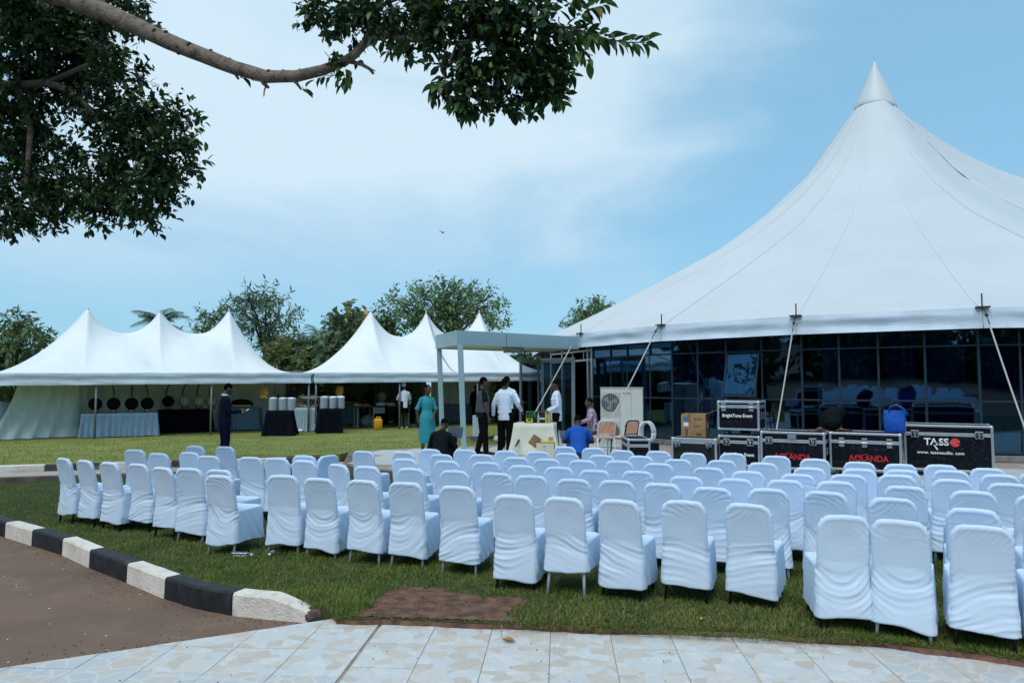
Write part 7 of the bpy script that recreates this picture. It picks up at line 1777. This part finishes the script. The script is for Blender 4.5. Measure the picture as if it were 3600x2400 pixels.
LB = [(20, 20, 90, 60, 9.0), (110, 30, 80, 50, 9.6), (20, 250, 60, 90, 9.4), (170, 200, 90, 70, 9.8), (200, 370, 80, 60, 9.6), (420, 310, 30, 30, 8.8), (425, 375, 24, 14, 8.8), (50, 70, 110, 85, 9.0), (190, 40, 120, 60, 9.4), (300, 25, 45, 40, 9.0), (60, 180, 95, 70, 9.6), (190, 120, 110, 70, 9.8), (265, 160, 50, 55, 9.2), (265, 250, 90, 60, 9.3), (345, 285, 80, 65, 9.0), (395, 262, 38, 40, 8.8), (300, 345, 90, 60, 9.2), (395, 365, 48, 34, 8.9), (60, 330, 90, 80, 9.8), (40, 440, 85, 80, 9.6), (130, 440, 70, 60, 9.5), (250, 440, 80, 48, 9.2), (345, 440, 75, 60, 9.0), (330, 490, 45, 30, 9.0), (20, 505, 45, 35, 9.4), (205, 480, 55, 25, 9.2), (385, 405, 40, 40, 9.0), (90, 490, 50, 40, 9.3)]
RB = [(740, 28, 32, 22, 6.8), (800, 20, 50, 22, 6.8), (790, 95, 24, 38, 6.8), (795, 175, 22, 16, 6.8), (800, 60, 30, 25, 6.8), (860, 40, 55, 45, 6.7), (920, 100, 60, 22, 6.6), (930, 45, 70, 45, 6.7), (1010, 60, 80, 55, 6.5), (1110, 50, 80, 55, 6.4), (1200, 60, 80, 60, 6.3), (1150, 120, 90, 40, 6.4), (1230, 120, 60, 50, 6.3), (1050, 175, 55, 40, 6.4), (1020, 215, 32, 20, 6.4), (1110, 190, 70, 42, 6.4), (1190, 190, 80, 55, 6.4), (1250, 165, 45, 40, 6.3), (1090, 225, 42, 22, 6.4), (1180, 218, 48, 22, 6.4), (1058, 248, 14, 14, 6.4), (1285, 30, 50, 35, 6.2), (1300, 120, 24, 26, 6.2), (1180, 258, 12, 9, 6.4), (1060, 20, 120, 35, 6.6)]
def conv(bl, dm):
    out = []
    for x, y, rx, ry, Y in bl: p = ov(x, y, Y) - FB; k = 1.5306 * Y / FOC; out.append(((p.x, p.y, p.z), (rx * k * .93, min(rx, ry) * k * dm, ry * k * .93)))
    return out
BL, BR = conv(LB, .9), conv(RB, .8)
# upper crown out of the frame, above and behind the visible boughs
UB = [((-7.6 + 9.6, 12.6 - 8, 10.2), (2.2, 1.8, 1.2)), ((-7.6 + 9.6, 12.6 - 8, 10.4), (2.2, 1.8, 1.2)), ((-2.5 + 9.6, 1.2, 9.2), (3.2, 2.5, 1.5)), ((2.0, 1.0, 8.6), (3.5, 3.0, 2.0)), ((-1.5, -2, 8.2), (3, 3, 2.2))]
C, D, TW = twigs(BL, 1400, 12, .30, 11, .15); C2, D2, TW2 = twigs(BR, 400, 9, .24, 12, .15); C3, D3, _ = twigs(UB, 560, 9, .5, 13, .2)
leaf_cloud('leaves', C, D, .108, gl1, fig, 'stuff', .46, 1, [gl2], .5, True)
leaf_cloud('leaves', C3, D3, .2, gl1, fig, 'stuff', .5, 3, None, .5)
leaf_cloud('leaves', C2, D2, .112, gl1, fig, 'stuff', .48, 2, [gl2], .8, True)
mb = MB()
for T_, bl in ((TW, BL), (TW2, BR)):
    for p, e in T_[::2]:
        c = min(bl, key=lambda b: (V(b[0]) - V(p)).length)[0]; p, e, c = V(p), V(e), V(c)
        mb.tube([c.lerp(p, .45), p, e], [.007, .005, .003], 4)
o = part('twigs', mb, m_barkf, fig); o['kind'] = 'stuff'
# single leaves that can be picked apart on the sprays at the right end
def leaf_mesh(L_, wf, fold, curl):
    g = []
    for k in range(7):
        u = k / 6; w_ = wf * L_ * math.sin(math.pi * min(1, .03 + u * .97)) ** .75 * (1 - .15 * u); z = -curl * L_ * u * u
        g.append([V((u * L_, -w_, z + w_ * fold)), V((u * L_, 0, z)), V((u * L_, w_, z + w_ * fold))])
    return g
lm = []
for mt in (gl1, gl2, gl3):
    for q in range(3): mb = MB(); mb.sheet(leaf_mesh(.155 if q else .135, .22 + .03 * q, .35 + .2 * q, .12 + .12 * q)); lm.append(mb.mesh('leaf', mt, True))
rf = random.Random(17)
def spray(path, n, fresh, spread=1.):
    P_ = [ov(*q) - FB for q in path]; ls = [(b - a).length for a, b in zip(P_, P_[1:])]; tot = sum(ls)
    for k in range(n):
        s = tot * ((k + .5) / n); i = 0
        while i < len(ls) - 1 and s > ls[i]: s -= ls[i]; i += 1
        p = P_[i].lerp(P_[i + 1], s / ls[i]); d_ = (P_[i + 1] - P_[i]).normalized(); a = k * 2.4 + rf.uniform(-.3, .3)
        e = d_.orthogonal().normalized(); e = Matrix.Rotation(a, 3, d_) @ e; tip = k / n
        v = (d_ * (.35 + .8 * tip) + e * spread + V((0, 0, -.45 + .3 * tip))).normalized(); q = v.to_track_quat('X', 'Z')
        mi = 2 if (rf.random() < .12 * fresh and tip > .6) else (1 if rf.random() < .35 + .5 * fresh * tip else 0)
        o = link('leaf', lm[mi * 3 + rf.randrange(3)], fig, p + v * .02); o.rotation_mode = 'QUATERNION'; o.rotation_quaternion = q @ Matrix.Rotation(rf.uniform(-.5, .5), 3, 'X').to_quaternion(); sc = rf.uniform(.75, 1.1) * (1 - .15 * tip); o.scale = (sc, sc, sc)
spray([(1340, 72, 6.1), (1385, 86, 6.0), (1425, 98, 6.0), (1455, 98, 6.0), (1482, 96, 6.0), (1492, 94, 6.0)], 42, 1.)
spray([(1290, 60, 6.2), (1320, 66, 6.1), (1350, 76, 6.1)], 18, .5)
spray([(1300, 70, 6.2), (1325, 110, 6.15), (1345, 135, 6.1), (1352, 142, 6.1)], 20, .5)
spray([(1310, 60, 6.2), (1340, 25, 6.15), (1375, 12, 6.1), (1390, 8, 6.1)], 26, .6)
spray([(1250, 150, 6.3), (1285, 160, 6.25), (1310, 172, 6.2)], 22, .5)
spray([(1230, 200, 6.3), (1270, 215, 6.3), (1288, 232, 6.3)], 22, .4)
spray([(1160, 230, 6.4), (1180, 244, 6.35), (1188, 258, 6.35)], 20, .4)
spray([(1060, 230, 6.4), (1066, 246, 6.4), (1068, 260, 6.4)], 18, .2)
spray([(1020, 180, 6.4), (1000, 205, 6.4), (995, 225, 6.4)], 16, .1)
spray([(1080, 150, 6.3), (1140, 165, 6.25), (1190, 170, 6.2)], 24, .5)
spray([(1060, 60, 6.4), (1120, 50, 6.3), (1180, 40, 6.2)], 24, .3)
spray([(735, 20, 6.8), (718, 28, 6.8), (708, 35, 6.8)], 12, .1)
spray([(795, 150, 6.8), (792, 175, 6.8), (788, 192, 6.8)], 12, .1)
spray([(690, 204, 7.0), (698, 206, 7.0), (703, 204, 7.0)], 4, .1)
spray([(548, 180, 7.4), (556, 178, 7.4)], 3, .1)

# trees at the photographer's back: the glass wall mirrors them
for i, (x, y, rx, rz, zc) in enumerate(((-27, 7, 5, 4.5, 4.6), (-26, -2, 5.5, 5, 5.0), (-19, -9, 5.5, 4.5, 4.5), (-11, -13, 5.5, 4.8, 4.7), (-3.5, -15, 5.5, 4.5, 4.4), (4, -15.5, 5.5, 4.8, 5.0), (11.5, -15, 5.5, 4.5, 4.4), (19, -13, 5.5, 4.8, 4.8), (27, -9, 5.5, 4.5, 4.5))):
    t = thing('shade_tree', ('low', 'broad', 'tall', 'round', 'spreading', 'thick', 'bushy', 'leaning', 'wide')[i] + ' dark shade tree beyond the tiled path, mirrored in the glass wall', 'tree', (x, y, ZR), 0); bl = []
    rb = random.Random(40 + i)
    for k in range(9): a = k * .7; bl.append(((rx * .55 * math.cos(a), rx * .4 * math.sin(a), zc - ZR - 1.6 + rz * .5 * rb.uniform(-1.4, 1)), (rx * .55, rx * .45, rz * .5)))
    C, D, T = twigs(bl, 950, 10, .9, 60 + i, .2); leaf_cloud('crown', C, D, .6, g2, t, 'stuff', .55, i, None, .4)
    mb = MB(); mb.tube([(0, 0, 0), (.1, 0, 2), (0, 0, zc)], [.3, .22, .15], 8)
    for c, r in bl: mb.tube([(0, 0, zc * .55), V((0, 0, zc * .6)).lerp(V(c), .5), c], [.12, .08, .03], 6)
    part('trunk', mb, m_barkf, t, True)
